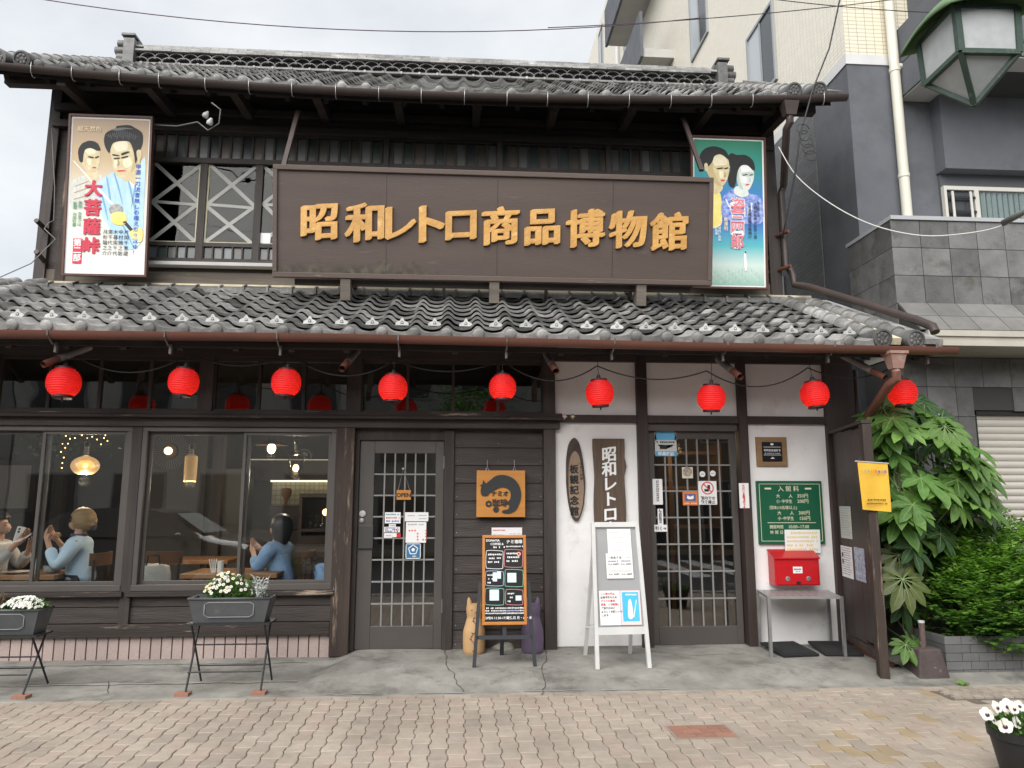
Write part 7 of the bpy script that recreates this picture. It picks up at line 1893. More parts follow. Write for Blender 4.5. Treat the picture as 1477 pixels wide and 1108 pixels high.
M_fat = [leafmat('fatsia_leaf', (.075, .175, .036), (.125, .24, .058), .28, .35), leafmat('fatsia_leaf_bright', (.14, .27, .06), (.21, .35, .10), .28, .35), leafmat('fatsia_leaf_dark', (.040, .10, .032), (.065, .14, .045)), leafmat('fatsia_leaf_old', (.14, .17, .05), (.10, .13, .045))]
M_vein = mat('leaf_vein', (.20, .28, .12), None, rough=.5)
def palmate(m_, lobes, seed):
    r_ = random.Random(seed); b = MB(); vs, fs, ms = [(0, 0, 0)], [], []
    angs = [R(-128 + 256 * i / (lobes - 1)) for i in range(lobes)]
    ring = []
    for i, a_ in enumerate(angs):
        L_ = (1.0 - .42 * (abs(a_) / R(128)) ** 1.4) * r_.uniform(.9, 1.05); wv = .185 * L_ * r_.uniform(.9, 1.1)
        d_ = Vector((math.sin(a_), math.cos(a_), 0)); s_ = Vector((d_.y, -d_.x, 0))
        droop = lambda t: -.26 * t * t + .05 * t
        def P_(t, o, lift): v = d_ * (L_ * t) + s_ * o; return (v.x, v.y, droop(t * L_) + lift)
        base = len(vs)
        # left edge out, tip, right edge back and midrib
        vs += [P_(.28, -wv * .62, .03), P_(.55, -wv, .035), P_(.80, -wv * .72, .02), P_(1.0, 0, 0), P_(.80, wv * .72, .02), P_(.55, wv, .035), P_(.28, wv * .62, .03), P_(.28, 0, -.005), P_(.55, 0, -.01), P_(.80, 0, -.005)]
        n0 = base
        fs += [(0, n0 + 7, n0), (n0, n0 + 7, n0 + 8, n0 + 1), (n0 + 1, n0 + 8, n0 + 9, n0 + 2), (n0 + 2, n0 + 9, n0 + 3), (0, n0 + 6, n0 + 7), (n0 + 6, n0 + 5, n0 + 8, n0 + 7), (n0 + 5, n0 + 4, n0 + 9, n0 + 8), (n0 + 4, n0 + 3, n0 + 9)]
        if i: fs.append((0, n0, prev + 6))
        prev = n0
    b.add(vs, fs); b.cm = 1
    for a_, i in zip(angs, range(lobes)):
        n0 = 1 + i * 10; z_ = .006
        for (p, q, w_) in ((0, n0 + 7, .010), (n0 + 7, n0 + 8, .008), (n0 + 8, n0 + 9, .006)):
            p, q = Vector(b.v[p]) + Vector((0, 0, z_)), Vector(b.v[q]) + Vector((0, 0, z_)); s_ = Vector(((q - p).y, -(q - p).x, 0)).normalized() * w_
            b.face([p - s_, p + s_, q + s_ * .7, q - s_ * .7])
    return b.mesh('leaf', [m_, M_vein], True)
fat_m = [palmate(M_fat[k % 4 if k < 8 else 0], 7 + 2 * (k % 2), k) for k in range(8)]
def fatsia(label, spots, roots):
    t = thing('fatsia_shrub', label, 'shrub', (roots[0][0], roots[0][1], 0)); base = Vector((roots[0][0], roots[0][1], 0))
    for (px, py, Y, size, az, tilt, kind) in spots:
        p = at(px, py, Y); p.x = max(p.x, 3.90 if Y > -.8 else 3.72)
        sc_ = (size * rnd.uniform(.92, 1.08),) * 3
        o = link('leaf', fat_m[kind], t, p - base, (R(-tilt), R(rnd.uniform(-14, 14)), R(az)), sc_)
        rt_ = min(roots, key=lambda q: abs(q[0] - p.x)); q = Vector((rt_[0], rt_[1], max(.2, p.z - .35))); m_ = (p + q) / 2 + Vector((0, .05, -.05))
        MB().tube([p - base, m_ - base, q - base], [.006, .008, .010], 5, False).build('leaf_stalk', M_vein, t, True)
    for (x, y) in roots: MB().tube([Vector((x, y, .1)) - base, Vector((x + .05, y + .05, 1.0)) - base, Vector((x, y, 1.9)) - base], [.022, .018, .012], 7).build('stem', mat('shrub_stem', (.10, .085, .06), (.14, .12, .09), 20, .8), t, True)
    return t
spots = []
rf = random.Random(21)
# named large leaves as they sit in the photograph, then fillers behind
big = [(1328, 690, -.75, .34, 200, 38, 0), (1300, 618, -.70, .30, 175, 30, 1), (1352, 630, -.60, .34, 215, 24, 1), (1268, 630, -.55, .27, 160, 34, 0), (1316, 728, -.85, .30, 185, 55, 0), (1378, 722, -.70, .30, 200, 58, 1), (1374, 668, -.55, .32, 225, 32, 1), (1408, 700, -.55, .30, 215, 48, 1),
       (1262, 650, -.50, .28, 150, 40, 1), (1290, 655, -.62, .26, 190, 36, 0), (1420, 730, -.5, .26, 220, 52, 1), (1302, 835, -.80, .32, 182, 62, 3), (1315, 790, -.70, .27, 190, 50, 2), (1276, 755, -.60, .27, 175, 52, 2), (1356, 770, -.60, .26, 205, 55, 2), (1250, 600, -.40, .25, 150, 30, 0), (1345, 600, -.45, .28, 205, 20, 1), (1280, 585, -.40, .26, 185, 22, 1),
       (1290, 930, -.95, .20, 185, 40, 1), (1318, 925, -.85, .22, 210, 42, 0), (1252, 940, -.95, .12, 170, 30, 0), (1275, 800, -.65, .26, 165, 60, 3), (1395, 655, -.35, .28, 215, 28, 0), (1330, 750, -.55, .25, 195, 55, 2), (1270, 700, -.5, .28, 165, 48, 0), (1350, 700, -.5, .26, 200, 45, 0), (1420, 755, -.4, .22, 215, 55, 0), (1300, 870, -.6, .25, 190, 60, 2), (1262, 860, -.5, .22, 170, 55, 2), (1390, 690, -.6, .28, 205, 50, 1)]
spots += big
for i in range(34):
    px = rf.uniform(1262, 1425); lo = 585 + max(0, px - 1330) * .75; py = rf.uniform(lo, 775)
    spots.append((px, py, rf.uniform(-.75, -.35), rf.uniform(.28, .38), 185 + (px - 1320) * .28 + rf.uniform(-14, 14), rf.uniform(26, 52), rf.choice((0, 1, 1, 5, 4))))
for i in range(80):
    py = rf.uniform(570, 900); wid = 1 - max(0, (py - 760) / 200) * .6
    px = 1246 + rf.random() * (165 if py < 760 else 120) * wid * (.55 + .45 * min(1, max(.2, (py - 560) / 130)))
    spots.append((px, py, rf.uniform(-.30, .35), rf.uniform(.24, .36), rf.uniform(150, 220), rf.uniform(22, 60), rf.choice((0, 2, 2, 0, 1))))
fatsia('tall shrub with huge glossy hand-shaped leaves behind the wing wall', spots, [(4.05, -.15), (4.35, -.30), (4.65, -.25), (3.98, -.60)])
# small leaved mound
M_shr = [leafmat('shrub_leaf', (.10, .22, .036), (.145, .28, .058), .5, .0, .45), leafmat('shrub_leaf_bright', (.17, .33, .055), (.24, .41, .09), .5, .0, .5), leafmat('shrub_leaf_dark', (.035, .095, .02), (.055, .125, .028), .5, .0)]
def leafy_mound(label, name, blobs, count, size, seed, mats, loc, stems):
    r_ = random.Random(seed); t = thing(name, label, 'shrub', loc); base = Vector(loc); b = MB()
    tot = sum(q[3] * q[4] * q[5] for q in blobs)
    for (cx_, cy_, cz_, rx, ry, rz_) in blobs:
        n_ = int(count * rx * ry * rz_ / tot)
        for i in range(n_):
            while True:
                u = Vector((r_.uniform(-1, 1), r_.uniform(-1, 1), r_.uniform(-1, 1)))
                if .25 < u.length < 1: break
            if r_.random() < .75: u = u.normalized() * r_.uniform(.80, 1.05)
            c_ = Vector((cx_ + u.x * rx, cy_ + u.y * ry, cz_ + u.z * rz_))
            if c_.z < .12: continue
            tw = Vector((u.x * .8 + r_.gauss(0, .3), u.y * .8 - .25 + r_.gauss(0, .3), .35 + u.z * .5)).normalized()      # twig
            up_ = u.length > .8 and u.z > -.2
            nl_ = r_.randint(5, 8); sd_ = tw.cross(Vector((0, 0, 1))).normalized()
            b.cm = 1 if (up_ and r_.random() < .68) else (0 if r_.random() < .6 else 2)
            for k in range(nl_):
                p = c_ + tw * (k * size * .32); s_ = sd_ * (1 if k % 2 else -1)
                d_ = (s_ * .85 + tw * .65 + Vector((0, 0, -.15 + r_.gauss(0, .15)))).normalized() * size * r_.uniform(.55, 1.35); wv = d_.cross(Vector((r_.gauss(0, .3), r_.gauss(0, .3), 1))).normalized() * size * .27
                b.face([p, p + d_ * .45 + wv, p + d_, p + d_ * .45 - wv])
    o = b.build('foliage', mats, t, loc=-base); tag(o, kind='stuff')
    for (x, y, z) in stems: MB().tube([Vector((x, y, .05)) - base, Vector((x + r_.uniform(-.1, .1), y, z * .6)) - base, Vector((x + r_.uniform(-.2, .2), y + r_.uniform(-.1, .1), z)) - base], [.014, .010, .005], 6).build('stem', mat('shrub_stem', (0, 0, 0)), t, True)
    return t
leafy_mound('bright green small-leaved mound shrub spilling over the raised planter', 'mound_shrub', [(4.85, -.62, .62, .52, .42, .36), (4.50, -.80, .55, .36, .32, .28), (5.15, -.70, .55, .40, .40, .34), (4.72, -.92, .42, .42, .26, .22), (5.0, -.35, .90, .45, .35, .30), (4.70, -.55, .80, .30, .30, .26), (4.35, -.60, .40, .22, .25, .22)], 3000, .060, 3, M_shr, (4.85, -.6, .28), [(4.6, -.6, .7), (4.9, -.6, .85), (5.1, -.5, .8), (4.5, -.75, .6)])
leafy_mound('darker upright shrub standing behind the bright mound in the planter', 'back_shrub', [(5.05, .15, 1.05, .42, .30, .42), (4.75, .05, .85, .30, .30, .35), (5.4, .1, .9, .35, .3, .4)], 900, .062, 8, [M_shr[0], M_shr[0], M_shr[2]], (5.0, .1, .28), [(5.0, .1, 1.2), (4.8, .1, 1.0), (5.3, .1, 1.1)])
# weeds at the foot of walls
wd = thing('weed_tuft', 'small green weed tuft at the pavement edge by the planter', 'weed', (gnd(1390, 990, 0).x, gnd(1390, 990, 0).y, 0))
b = MB()
for i in range(40): a_ = rnd.random() * 6.28; l_ = rnd.uniform(.02, .05); b.face([(0, 0, 0), (l_ * math.cos(a_), l_ * math.sin(a_), l_ * .8), (l_ * math.cos(a_ + .4), l_ * math.sin(a_ + .4), l_ * .5)])
tag(b.build('blades', M_shr[1], wd), kind='stuff')
# ---- flower troughs on folding stands ----------------------------------------------------
M_zinc = mat('dark_zinc', (.075, .08, .085), (.10, .105, .11), 6, .5, .1, 30, 0, metal=.3, wear=((.20, .21, .22), .62, .78, 6)); M_iron = mat('stand_iron', (.022, .022, .024), None, rough=.5)
M_pet = mat('petal_white', (.80, .80, .76), (.72, .70, .60), 30, .6); M_yc = mat('flower_yellow', (.70, .48, .06), None, rough=.6); M_grnl = leafmat('flower_leaf', (.06, .15, .03), (.11, .22, .05), .5, 0); M_silver = mat('silver_leaf', (.52, .55, .52), (.42, .46, .43), 20, .8)
def trough(label, x, y, top_z, w, plants):
    t = thing('flower_trough', label, 'planter', (x, y, .0)); h = .185; d = .11; z0 = top_z - h
    tw_, bw = w / 2, w / 2 * .86
    MB().add([(-bw, -d*.8, z0), (bw, -d*.8, z0), (bw, d*.8, z0), (-bw, d*.8, z0), (-tw_, -d, top_z), (tw_, -d, top_z), (tw_, d, top_z), (-tw_, d, top_z), (-tw_ + .012, -d + .012, top_z - .03), (tw_ - .012, -d + .012, top_z - .03), (tw_ - .012, d - .012, top_z - .03), (-tw_ + .012, d - .012, top_z - .03), (-tw_ + .012, -d + .012, top_z), (tw_ - .012, -d + .012, top_z), (tw_ - .012, d - .012, top_z), (-tw_ + .012, d - .012, top_z)],
             [(0,3,2,1),(0,1,5,4),(1,2,6,5),(2,3,7,6),(3,0,4,7),(8,9,10,11),(4,5,13,12),(5,6,14,13),(6,7,15,14),(7,4,12,15),(12,13,9,8),(13,14,10,9),(14,15,11,10),(15,12,8,11)]).build('trough_body', M_zinc, t)
    MB().tube([(-tw_, -d, top_z - .004), (tw_, -d, top_z - .004), (tw_, d, top_z - .004), (-tw_, d, top_z - .004), (-tw_, -d, top_z - .004)], .010, 6).build('rim', M_zinc, t, True)
    q = w * .30; zf = z0 + h * .5
    lp = [(-q, .045), (-q + .03, .06), (q - .03, .06), (q, .045), (q, -.03), (q - .03, -.05), (-q + .03, -.05), (-q, -.03)]
    MB().tube([(x_, -d * (.9 + .0) - .006 + .0 * z_, zf + z_) for x_, z_ in lp] + [(-q, -d * .9 - .006, zf + .045)], .004, 5).build('panel_moulding', mat('zinc_edge', (.22, .23, .24), None, rough=.45), t, True)
    st = MB().box(-tw_ - .005, tw_ + .005, -d - .01, d + .01, z0 - .016, z0 - .002).build('stand_tray', M_iron, t)
    for s_ in (-1, 1):
        for (ya, yb) in ((-.17, .10), (.17, -.10)):
            MB().tube([(s_ * (tw_ - .035), yb, z0 - .01), (s_ * (tw_ - .035) + .012, ya, .035)], .008, 8).build('stand_leg', M_iron, t)
    for (y_, z_) in ((-.12, .16), (.12, .16), (.02, z0 - .18)): MB().tube([(-tw_ + .035, y_, z_), (tw_ - .035, y_, z_)], .006, 6).build('stand_bar', M_iron, t)
    for s_ in (-1, 1): box('foot_tile', M_pred, t, s_ * (tw_ - .03) - .05, s_ * (tw_ - .03) + .05, -.22, -.13, .006, .030)
    r_ = random.Random(int(x * 100))
    for (kind, cx_, rx, hh, n_) in plants:
        fol, pet, cen = MB(), MB(), MB()
        for i in range(n_ * (14 if kind == 'daisy' else 7 if kind != 'silver' else 1)):
            a_, rr_ = r_.random() * 6.28, math.sqrt(r_.random()); p = Vector((cx_ + rx * rr_ * math.cos(a_), d * .95 * rr_ * math.sin(a_), top_z - .03 + r_.random() * hh * math.sqrt(max(0, 1 - rr_ * rr_ * .7)))); d_ = Vector((r_.gauss(0, .6), r_.gauss(0, .6), r_.uniform(-.1, 1))).normalized() * r_.uniform(.02, .04); s_ = d_.cross(Vector((r_.random(), r_.random(), .3))).normalized() * .008
            fol.face([p, p + d_ * .5 + s_, p + d_, p + d_ * .5 - s_])
        if kind == 'silver':
            for i in range(16):
                a_ = r_.random() * 6.28; l_ = r_.uniform(.06, .10); base_ = Vector((cx_ + r_.gauss(0, rx * .5), r_.gauss(0, .03), top_z - .02)); tip = base_ + Vector((math.cos(a_) * .06, math.sin(a_) * .04, r_.uniform(.06, hh)))
                fol.tube([base_, (base_ + tip) / 2 + Vector((0, 0, .02)), tip], .003, 4)
                for k in range(5):
                    c_ = base_.lerp(tip, .35 + .16 * k); a2 = r_.random() * 6.28; e_ = Vector((math.cos(a2), math.sin(a2), .4)) * .030; s_ = Vector((-math.sin(a2), math.cos(a2), 0)) * .010; fol.face([c_ - s_ * .4, c_ + e_ * .6 - s_, c_ + e_, c_ + e_ * .6 + s_, c_ + s_ * .4])
            tag(fol.build('silver_foliage', M_silver, t), kind='stuff'); continue
        if kind == 'dry':
            for i in range(26): p = Vector((cx_ + r_.gauss(0, rx * .4), r_.gauss(0, .03), top_z)); fol.tube([p, p + Vector((r_.gauss(0, .02), r_.gauss(0, .02), hh * r_.uniform(.5, 1)))], .003, 4)
            tag(fol.build('dry_stalks', mat('dry_brown', (.22, .15, .09), (.15, .10, .06), 20, .9), t), kind='stuff'); continue
        for i in range(n_):
            a_, rr_ = r_.random() * 6.28, math.sqrt(r_.random()); p = Vector((cx_ + rx * 1.05 * rr_ * math.cos(a_), d * 1.1 * rr_ * math.sin(a_) - .02, top_z + hh * (1.02 - .75 * rr_ ** 2) * r_.uniform(.8, 1.05) - .01)); fr_ = .0135 if kind == 'daisy' else .010
            nrm = Vector((math.cos(a_) * rr_ * .7, math.sin(a_) * rr_ * .5 - .55, .7)).normalized(); e1 = nrm.cross(Vector((0, 0, 1))).normalized(); e2 = nrm.cross(e1)
            if kind == 'daisy':
                for k in range(7): u = 2 * math.pi * k / 7; dd = (e1 * math.cos(u) + e2 * math.sin(u)); ss = (-e1 * math.sin(u) + e2 * math.cos(u)) * fr_ * .36; pet.face([p + dd * fr_ * .2, p + dd * fr_ * .8 + ss, p + dd * fr_ * 1.05, p + dd * fr_ * .8 - ss])
                cen.ball(p + nrm * .002, .0055, (1, 1, 1), 5, 3)
            else:
                for k in range(5): u = 2 * math.pi * k / 5 + i; q_ = p + (e1 * math.cos(u) + e2 * math.sin(u)) * .007 + nrm * r_.uniform(0, .006); pet.face([q_ - e1 * .005, q_ - e2 * .005, q_ + e1 * .005, q_ + e2 * .005])
        tag(fol.build('foliage', M_grnl, t), kind='stuff'); tag(pet.build('blossoms', M_pet, t), kind='stuff')
        if cen.v: tag(cen.build('blossom_centres', M_yc, t), kind='stuff')
pz = at(333, 862, -1.05)
trough('dark zinc trough of white daisies and silver leaves under the right cafe window', pz.x, -.98, pz.z, .62, [('daisy', -.04, .18, .20, 95), ('silver', .20, .06, .19, 16)])
pz2 = at(-6, 886, -1.08)
trough('dark zinc trough of small white blossoms at the left edge of the photo', at(12, 886, -1.05).x - .02, -.98, at(20, 879, -1.05).z, .52, [('alyssum', .10, .15, .10, 230), ('dry', -.14, .08, .16, 10)])
# ---- pansy pot at the kerb --------------------------------------------------------------
PT = thing('flower_pot', 'black round pot of white pansies in the lower right corner', 'flower pot', (3.02, -3.18, 0)); rp = .175; hp_ = .245
MB().lathe([(rp * .72, 0), (rp * .76, .01), (rp * .97, hp_ - .05), (rp * 1.03, hp_ - .045), (rp * 1.05, hp_), (rp * .97, hp_), (rp * .93, hp_ - .03), (.01, hp_ - .03)], 32).build('pot_body', mat('black_pot', (.018, .018, .020), (.024, .024, .026), 8, .5), PT, 'auto')
r_ = random.Random(4); fol = MB()
for i in range(420):
    a_, q_ = r_.random() * 6.28, math.sqrt(r_.random()); p = Vector((rp * q_ * math.cos(a_), rp * q_ * math.sin(a_), hp_ - .03 + r_.random() * .10 * (1.1 - q_ * .7))); d_ = Vector((r_.gauss(0, .6), r_.gauss(0, .6), r_.uniform(0, 1))).normalized() * r_.uniform(.025, .05); s_ = d_.cross(Vector((r_.random(), r_.random(), .4))).normalized() * .011; fol.face([p, p + d_ * .5 + s_, p + d_, p + d_ * .5 - s_])
tag(fol.build('foliage', M_grnl, PT), kind='stuff')
pan = MB()
for k in range(5):
    u = 2 * math.pi * k / 5 + .3; c_ = Vector((math.cos(u) * .016, 0, math.sin(u) * .016)); rr_ = .019
    pan.face([(c_.x + rr_ * math.cos(j * .785), -.001 * k - .002 * math.cos(j * .785 * 2), c_.z + rr_ * math.sin(j * .785)) for j in range(8)])
pan.cm = 1; pan.face([(.011 * math.cos(j * .785), -.007, -.006 + .010 * math.sin(j * .785)) for j in range(8)]); pan.cm = 2; pan.face([(.004 * math.cos(j * 1.05), -.008, .004 * math.sin(j * 1.05)) for j in range(6)])
pam = pan.mesh('pansy', [M_pet, mat('pansy_purple', (.05, .01, .06), None), M_yc], False)
for (px, py, s_) in ((1423, 1030, 1.1), (1437, 1020, 1.0), (1453, 1018, 1.15), (1450, 1047, 1.2), (1462, 1022, .9), (1474, 1062, 1.0), (1432, 1038, .9), (1470, 1018, .9), (1490, 1030, 1.0), (1466, 1042, 1.0)):
    p = at(px, py, -3.26 + r_.uniform(-.04, .04)); v = p - Vector((3.02, -3.18, 0)); link('pansy', pam, PT, v, (R(r_.uniform(-35, -10)), R(r_.uniform(-30, 30)), R(r_.uniform(-40, 30))), (s_ * .95,) * 3)
    MB().tube([v, (v.x * .7, v.y * .7, hp_ - .02)], .0022, 4).build('pansy_stalk', M_grnl, PT)
# ---- green street lantern ---------------------------------------------------------------
M_verd = mat('verdigris_paint', (.055, .090, .070), (.036, .062, .048), 6, .5, .15, 40, 0, wear=((.16, .23, .18), .58, .74, 6)); M_hood = mat('light_green_paint', (.14, .235, .105), (.11, .195, .09), 4, .5, 0, None, 0, wear=((.09, .17, .08), .58, .76, 5)); M_opal = mat('frosted_pane', (.46, .48, .48), (.38, .40, .40), 9, .35, 0, None, .0)
LD = CAM + (F_ + R_ * ((1400 - 738.5) / 1080) - U_ * ((100 - 554) / 1080)) * 3.15 + Vector((0, 0, .099))
SL = thing('street_lamp', 'green metal street lantern with frosted panes hanging at the top right', 'street lamp', (LD.x, LD.y, LD.z), (0, 0, R(-2)))
SL.scale = (.60, .60, .60)
ht, hb_ = .215, .205; zt_, zb_ = .165, -.165
cor = lambda r_, z_: [Vector((sx * r_, sy * r_, z_)) for sx, sy in ((-1,-1),(1,-1),(1,1),(-1,1))]
T_, B_ = cor(ht * .98, zt_), cor(hb_ * .98, zb_); tip = Vector((0, 0, -.435))
for i in range(4):
    j = (i + 1) % 4
    MB().bar(T_[i], B_[i], .042, .042, T_[i] - B_[j]).build('corner_bar', M_verd, SL); MB().bar(T_[i], T_[j], .034, .034).build('top_rail', M_verd, SL); MB().bar(B_[i], B_[j], .040, .034).build('bottom_rail', M_verd, SL); MB().bar(B_[i], tip, .036, .030).build('foot_bar', M_verd, SL)
    n_ = (T_[j] - T_[i]).cross(B_[i] - T_[i]).normalized() * -.004
    MB().face([B_[i] + n_, B_[j] + n_, T_[j] + n_, T_[i] + n_]).build('pane', M_opal, SL); MB().face([B_[j] + Vector((0,0,.004)), B_[i] + Vector((0,0,.004)), tip + Vector((0,0,.01))]).build('lower_pane', M_opal, SL)
hd = MB(); vs, fs = [], []; n_ = 10
for s_ in range(4):
    a, c = cor(1, 0)[s_], cor(1, 0)[(s_ + 1) % 4]
    i0 = len(vs)
    for k in range(n_ + 1):
        u = k / n_; e_ = a.lerp(c, u); lift = .055 * math.sin(math.pi * u)      # scalloped edge
        for (f_, z_) in ((.315, .115 + lift * 1.1), (.300, .16 + lift), (.25, .24 + lift * .6), (.17, .305 + lift * .3), (.06, .345), (.02, .35)): vs.append((e_.x * f_, e_.y * f_, z_))
    for k in range(n_):
        for q in range(5): fs.append((i0 + k*6 + q, i0 + (k+1)*6 + q, i0 + (k+1)*6 + q + 1, i0 + k*6 + q + 1))
hd.add(vs, fs); ho = hd.build('hood', M_hood, SL, 'auto'); sm = ho.modifiers.new('solid', 'SOLIDIFY'); sm.thickness = .008
MB().box(-.21, .21, -.21, .21, .182, .19).build('hood_lining', M_black, SL)
MB().tube([(0, 0, .34), (0, 0, .48), (.10, -.05, .58), (.30, -.15, .56), (.60, -.30, .48)], .022, 10).build('hanging_arm', M_verd, SL, True)
ang = R(38); px_, py_ = .55 * math.cos(ang) + .28 * math.sin(ang), .55 * math.sin(ang) - .28 * math.cos(ang)
Minv = Matrix.Rotation(-ang, 4, 'Z')
ft = Minv @ Vector((px_, py_, 0)); MB().tube([(.60, -.30, .60), (.60, -.30, -LD.z / .60)], [.045, .06], 14).build('pole', M_verd, SL, True); MB().tube(smooth_poly([(.50, -.25, .10), (.36, -.18, .05), (.30, -.15, -.05), (.36, -.18, -.12), (.44, -.22, -.08)], 4, False), .014, 8).build('scroll', M_verd, SL, True)
# ---- wires -----------------------------------------------------------------------------
def wire(label, a, b_, drop, r_, m_=None, n=20): o = MB().tube(sag(a, b_, drop, n), r_, 5).build('overhead_wire', m_ or M_wire, None, True); return tag(o, label, 'wire')
M_purp = mat('wire_purple', (.10, .06, .10), None, rough=.6)
wire('long thin wire crossing the sky above the tiled ridge', at(-60, -22, -1.5), at(1010, 26, -1.5), .25, .0042, M_purp); wire('thin wire slanting across the beige wall at the top right', at(790, 40, -1.0), at(1300, -2, -1.0), .04, .0042)
wire('short wire along the very top of the beige tiled wall', at(1100, -3, -1.0), at(1480, 20, -1.0), .05, .0042)
MB_ = MB().tube([at(1213, -8, .2), at(1196, 70, .2), at(1172, 130, .2), at(1154, 195, .15), at(1146, 255, .3), at(1133, 320, .4), at(1128, 345, .5)], .009, 6).build('twisted_cable', M_wire, None, True); tag(MB_, 'black twisted cable dropping past the right end of the upper eave', 'cable')
tg = MB()
for k in range(5): c_ = at(1158 + 4 * k, 186 + 6 * k, .15); tg.tube([(c_.x + .07 * math.cos(u * .7 + k), c_.y + .02 * k, c_.z + .06 * math.sin(u * .7 + k) - .02 * k) for u in range(9)], .004, 5)
tag(tg.build('cable_tangle', M_wire, None, True), 'knot of loose cable hanging beside the upper down pipe', 'cable')
pts = [at(*q) for q in ((1123, 212, .4), (1150, 255, .3), (1200, 295, .1), (1260, 325, -.2), (1330, 340, -.5), (1400, 336, -.8), (1447, 325, -1.0), (1485, 305, -1.2))]
o = MB().tube(smooth_poly([tuple(p) for p in pts], 5, False), .006, 6).build('white_cable', mat('cable_white', (.55, .54, .52), None, rough=.5), None, True); tag(o, 'white cable sagging from the timber house across the grey tiled parapet', 'cable')
a, b_ = at(1447, 322, -1.0), at(1490, 298, -1.3); o = MB().tube([a, b_], [.030, .022], 10).build('cable_clamp', mat('clamp_grey', (.12, .125, .12), None, rough=.5), None, True); tag(o, 'dark cable clamp at the right edge before the parapet', 'clamp')
o = MB().tube([at(220, 180, .72), at(255, 182, .6), at(285, 176, .5), at(300, 188, .45), at(316, 178, .4), at(318, 158, .35), at(305, 148, .32)], .007, 6).build('eave_cable', mat('cable_grey', (.20, .19, .18), None, rough=.6), None, True); tag(o, 'loose grey cable under the left part of the upper eave', 'cable')
for k, (px, py) in enumerate(((297, 166), (303, 176))):
    p = at(px, py, .38); q = MB().lathe([(.030, -.03), (.034, 0), (.018, .03), (.010, .045)], 10).build('insulator', M_snow, o, True, p, (.4 * k, .5, 0))
o = MB().tube([at(75, 185, .9), at(76, 215, .85), at(79, 270, .85), at(78, 318, .9), at(70, 322, .9), at(64, 330, .85), at(80, 345, .85), at(45, 380, .7), at(0, 400, .4), at(-30, 410, .3)], .006, 6).build('corner_cable', mat('cable_grey', (0, 0, 0)), None, True); tag(o, 'grey cable hanging at the left corner of the upper storey', 'cable')
# ---- across the street: seen only mirrored in the glass -----------------------------------
def far_house(label, x0, x1, y, h, m_, floors, bays):
    t = thing('street_building', label, 'building', ((x0 + x1) / 2, y, 0)); w = (x1 - x0) / 2
    MB().box(-w, w, -8, 0, 0, h).build('wall', m_, t); box('parapet_cap', M_concl, t, -w - .05, w + .05, -.3, .08, h, h + .18)
    fh = h / floors
    for f in range(floors):
        for k in range(bays):
            cx_ = -w + (k + .5) * 2 * w / bays; ww = w / bays * .62; z0 = f * fh + fh * (.28 if f else .08); z1 = f * fh + fh * .80
            o = MB().box(cx_ - ww, cx_ + ww, 0, .05, z0 - .06, z1 + .06).build('window', M_wf, t); box('pane', M_wd, o, cx_ - ww + .06, cx_ + ww - .06, .05, .06, z0, z1)
far_house('pale rendered building across the street, mirrored in the cafe windows', -13, -3.2, -15.6, 5.6, mat('far_render', (.60, .58, .54), (.55, .53, .49), 1.5, .9), 2, 4)
far_house('taller grey building across the street, mirrored in the doors', -3.0, 4.6, -16.2, 6.2, mat('far_grey', (.40, .40, .40), (.36, .36, .36), 1.5, .9), 3, 3)
far_house('low brown building across the street, mirrored in the museum door', 4.8, 14, -15.8, 5.2, mat('far_brown', (.21, .16, .12), (.18, .14, .105), 1.5, .9), 2, 4)
far_house('grey white block down the street, mirrored at a slant', -28, -13.3, -16, 7, mat('far_white', (.42, .42, .41), (.38, .38, .37), 1.5, .9), 4, 5)
far_house('beige block up the street on the far side', 14.3, 30, -16, 6.5, mat('far_beige', (.36, .32, .26), (.32, .28, .23), 1.5, .9), 3, 5)
tr = thing('street_tree', 'green street tree across the road, mirrored in the cafe door', 'tree', (.2, -14.3, 0)); MB().tube([(0, 0, 0), (.05, 0, 1.5), (0, .05, 3.0), (.1, 0, 4.2)], [.11, .09, .07, .03], 8).build('trunk', mat('bark', (.08, .06, .045), (.12, .09, .07), 12, .9, .5, 30), tr, True)
for q in ((.6, .3, 3.6), (-.6, -.2, 3.4), (.2, -.5, 3.9)): MB().tube([(0, .03, 2.4), (q[0] * .5, q[1] * .5, 3.0), q], [.05, .035, .015], 6).build('limb', mat('bark', (0, 0, 0)), tr, True)
b = MB(); r_ = random.Random(9)
for i in range(2600):
    u = Vector((r_.gauss(0, .6), r_.gauss(0, .6), r_.gauss(0, .5))); c_ = Vector((u.x, u.y, 3.7 + u.z)); d_ = Vector((r_.gauss(0, 1), r_.gauss(0, 1), r_.gauss(0, .6))).normalized() * .11; s_ = d_.cross(Vector((r_.random(), r_.random(), r_.random()))).normalized() * .04; b.cm = r_.choice((0, 0, 1, 2)); b.face([c_, c_ + d_ * .5 + s_, c_ + d_, c_ + d_ * .5 - s_])
tag(b.build('crown', M_shr, tr), kind='stuff')
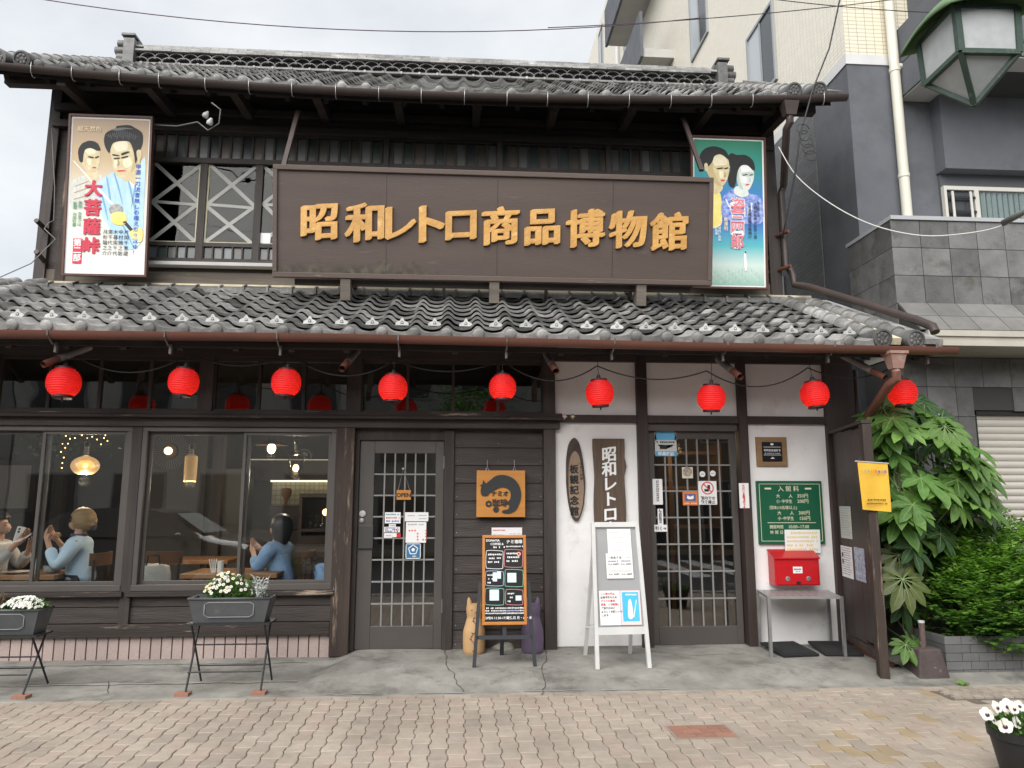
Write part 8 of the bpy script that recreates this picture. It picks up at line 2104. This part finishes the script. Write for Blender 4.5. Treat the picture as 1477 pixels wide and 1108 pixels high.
# parked dark car left of the camera, mirrored in the cafe windows
CR = thing('parked_car', 'black parked car left of the viewpoint, mirrored in the cafe windows', 'car', (-5.35, -6.05, -.126)); M_car = mat('car_paint', (.012, .012, .014), None, rough=.12, coat=.5, spec=.6)
side = [(-2.15, .35), (-2.2, .62), (-2.1, .86), (-1.75, .95), (-1.45, 1.02), (-.95, 1.38), (-.35, 1.47), (.35, 1.45), (.75, 1.33), (1.25, 1.02), (1.75, .90), (2.10, .76), (2.22, .58), (2.2, .32), (1.85, .24), (-1.85, .24)]
prof_ = smooth_poly(side, 3); n_ = len(prof_); b = MB(); lay = [(-.86, .94), (-.80, 1.0), (.80, 1.0), (.86, .94)]
vs, fs = [], []
for (yy, f_) in lay:
    for (x, z) in prof_:
        tum = max(0, (z - .9)) * .42; vs.append((x * f_ if z < .9 else x * f_, yy * (1 - tum), .62 + (z - .62) * f_))
for l_ in range(3):
    for i in range(n_): j = (i + 1) % n_; fs.append((l_*n_+i, l_*n_+j, (l_+1)*n_+j, (l_+1)*n_+i))
fs += [tuple(range(n_ - 1, -1, -1)), tuple(3*n_ + i for i in range(n_))]
b.add(vs, fs); b.build('body', M_car, CR, 'auto'); M_cg = mat('car_glass', (.03, .035, .04), None, rough=.05, spec=.8)
MB().add([(1.22, -.60, 1.05), (1.22, .60, 1.05), (.72, .52, 1.365), (.72, -.52, 1.365)], [(0,1,2,3)]).build('windscreen', mat('windscreen_painted_sky', (.50, .54, .55), None, rough=.1), CR, loc=(.03, 0, .02))  # pale flat tone: the sky's reflection is put into the colour
for s_ in (-1, 1):
    MB().add([(-1.35, s_ * .79, 1.02), (1.05, s_ * .79, 1.02), (.62, s_ * .70, 1.32), (-.85, s_ * .69, 1.34)], [(0,1,2,3) if s_ < 0 else (3,2,1,0)]).build('side_window', M_cg, CR, loc=(0, s_ * .025, 0))
    for x in (-1.35, 1.38):
        w_ = MB().lathe([(.18, -.10), (.32, -.10), (.33, -.06), (.33, .06), (.32, .10), (.18, .10)], 24, (x, s_ * .78, .32), 'y', False).build('wheel', M_black, CR, 'auto'); MB().lathe([(.19, -.04), (.19, .04), (.02, .06)], 16, (x, s_ * .86 if s_ > 0 else s_ * .86, .32), 'y').build('rim', M_metal, w_)
    MB().ball((1.98, s_ * .62, .72), .12, (1.2, 1.1, .55), 12, 8).build('headlight', mat('lamp_clear', (.62, .64, .66), None, rough=.15), CR, True); MB().ball((.95, s_ * .98, 1.02), .10, (.7, 1, .7), 10, 8).build('wing_mirror', M_car, CR, True)
bpy.data.scenes.remove(TMP)
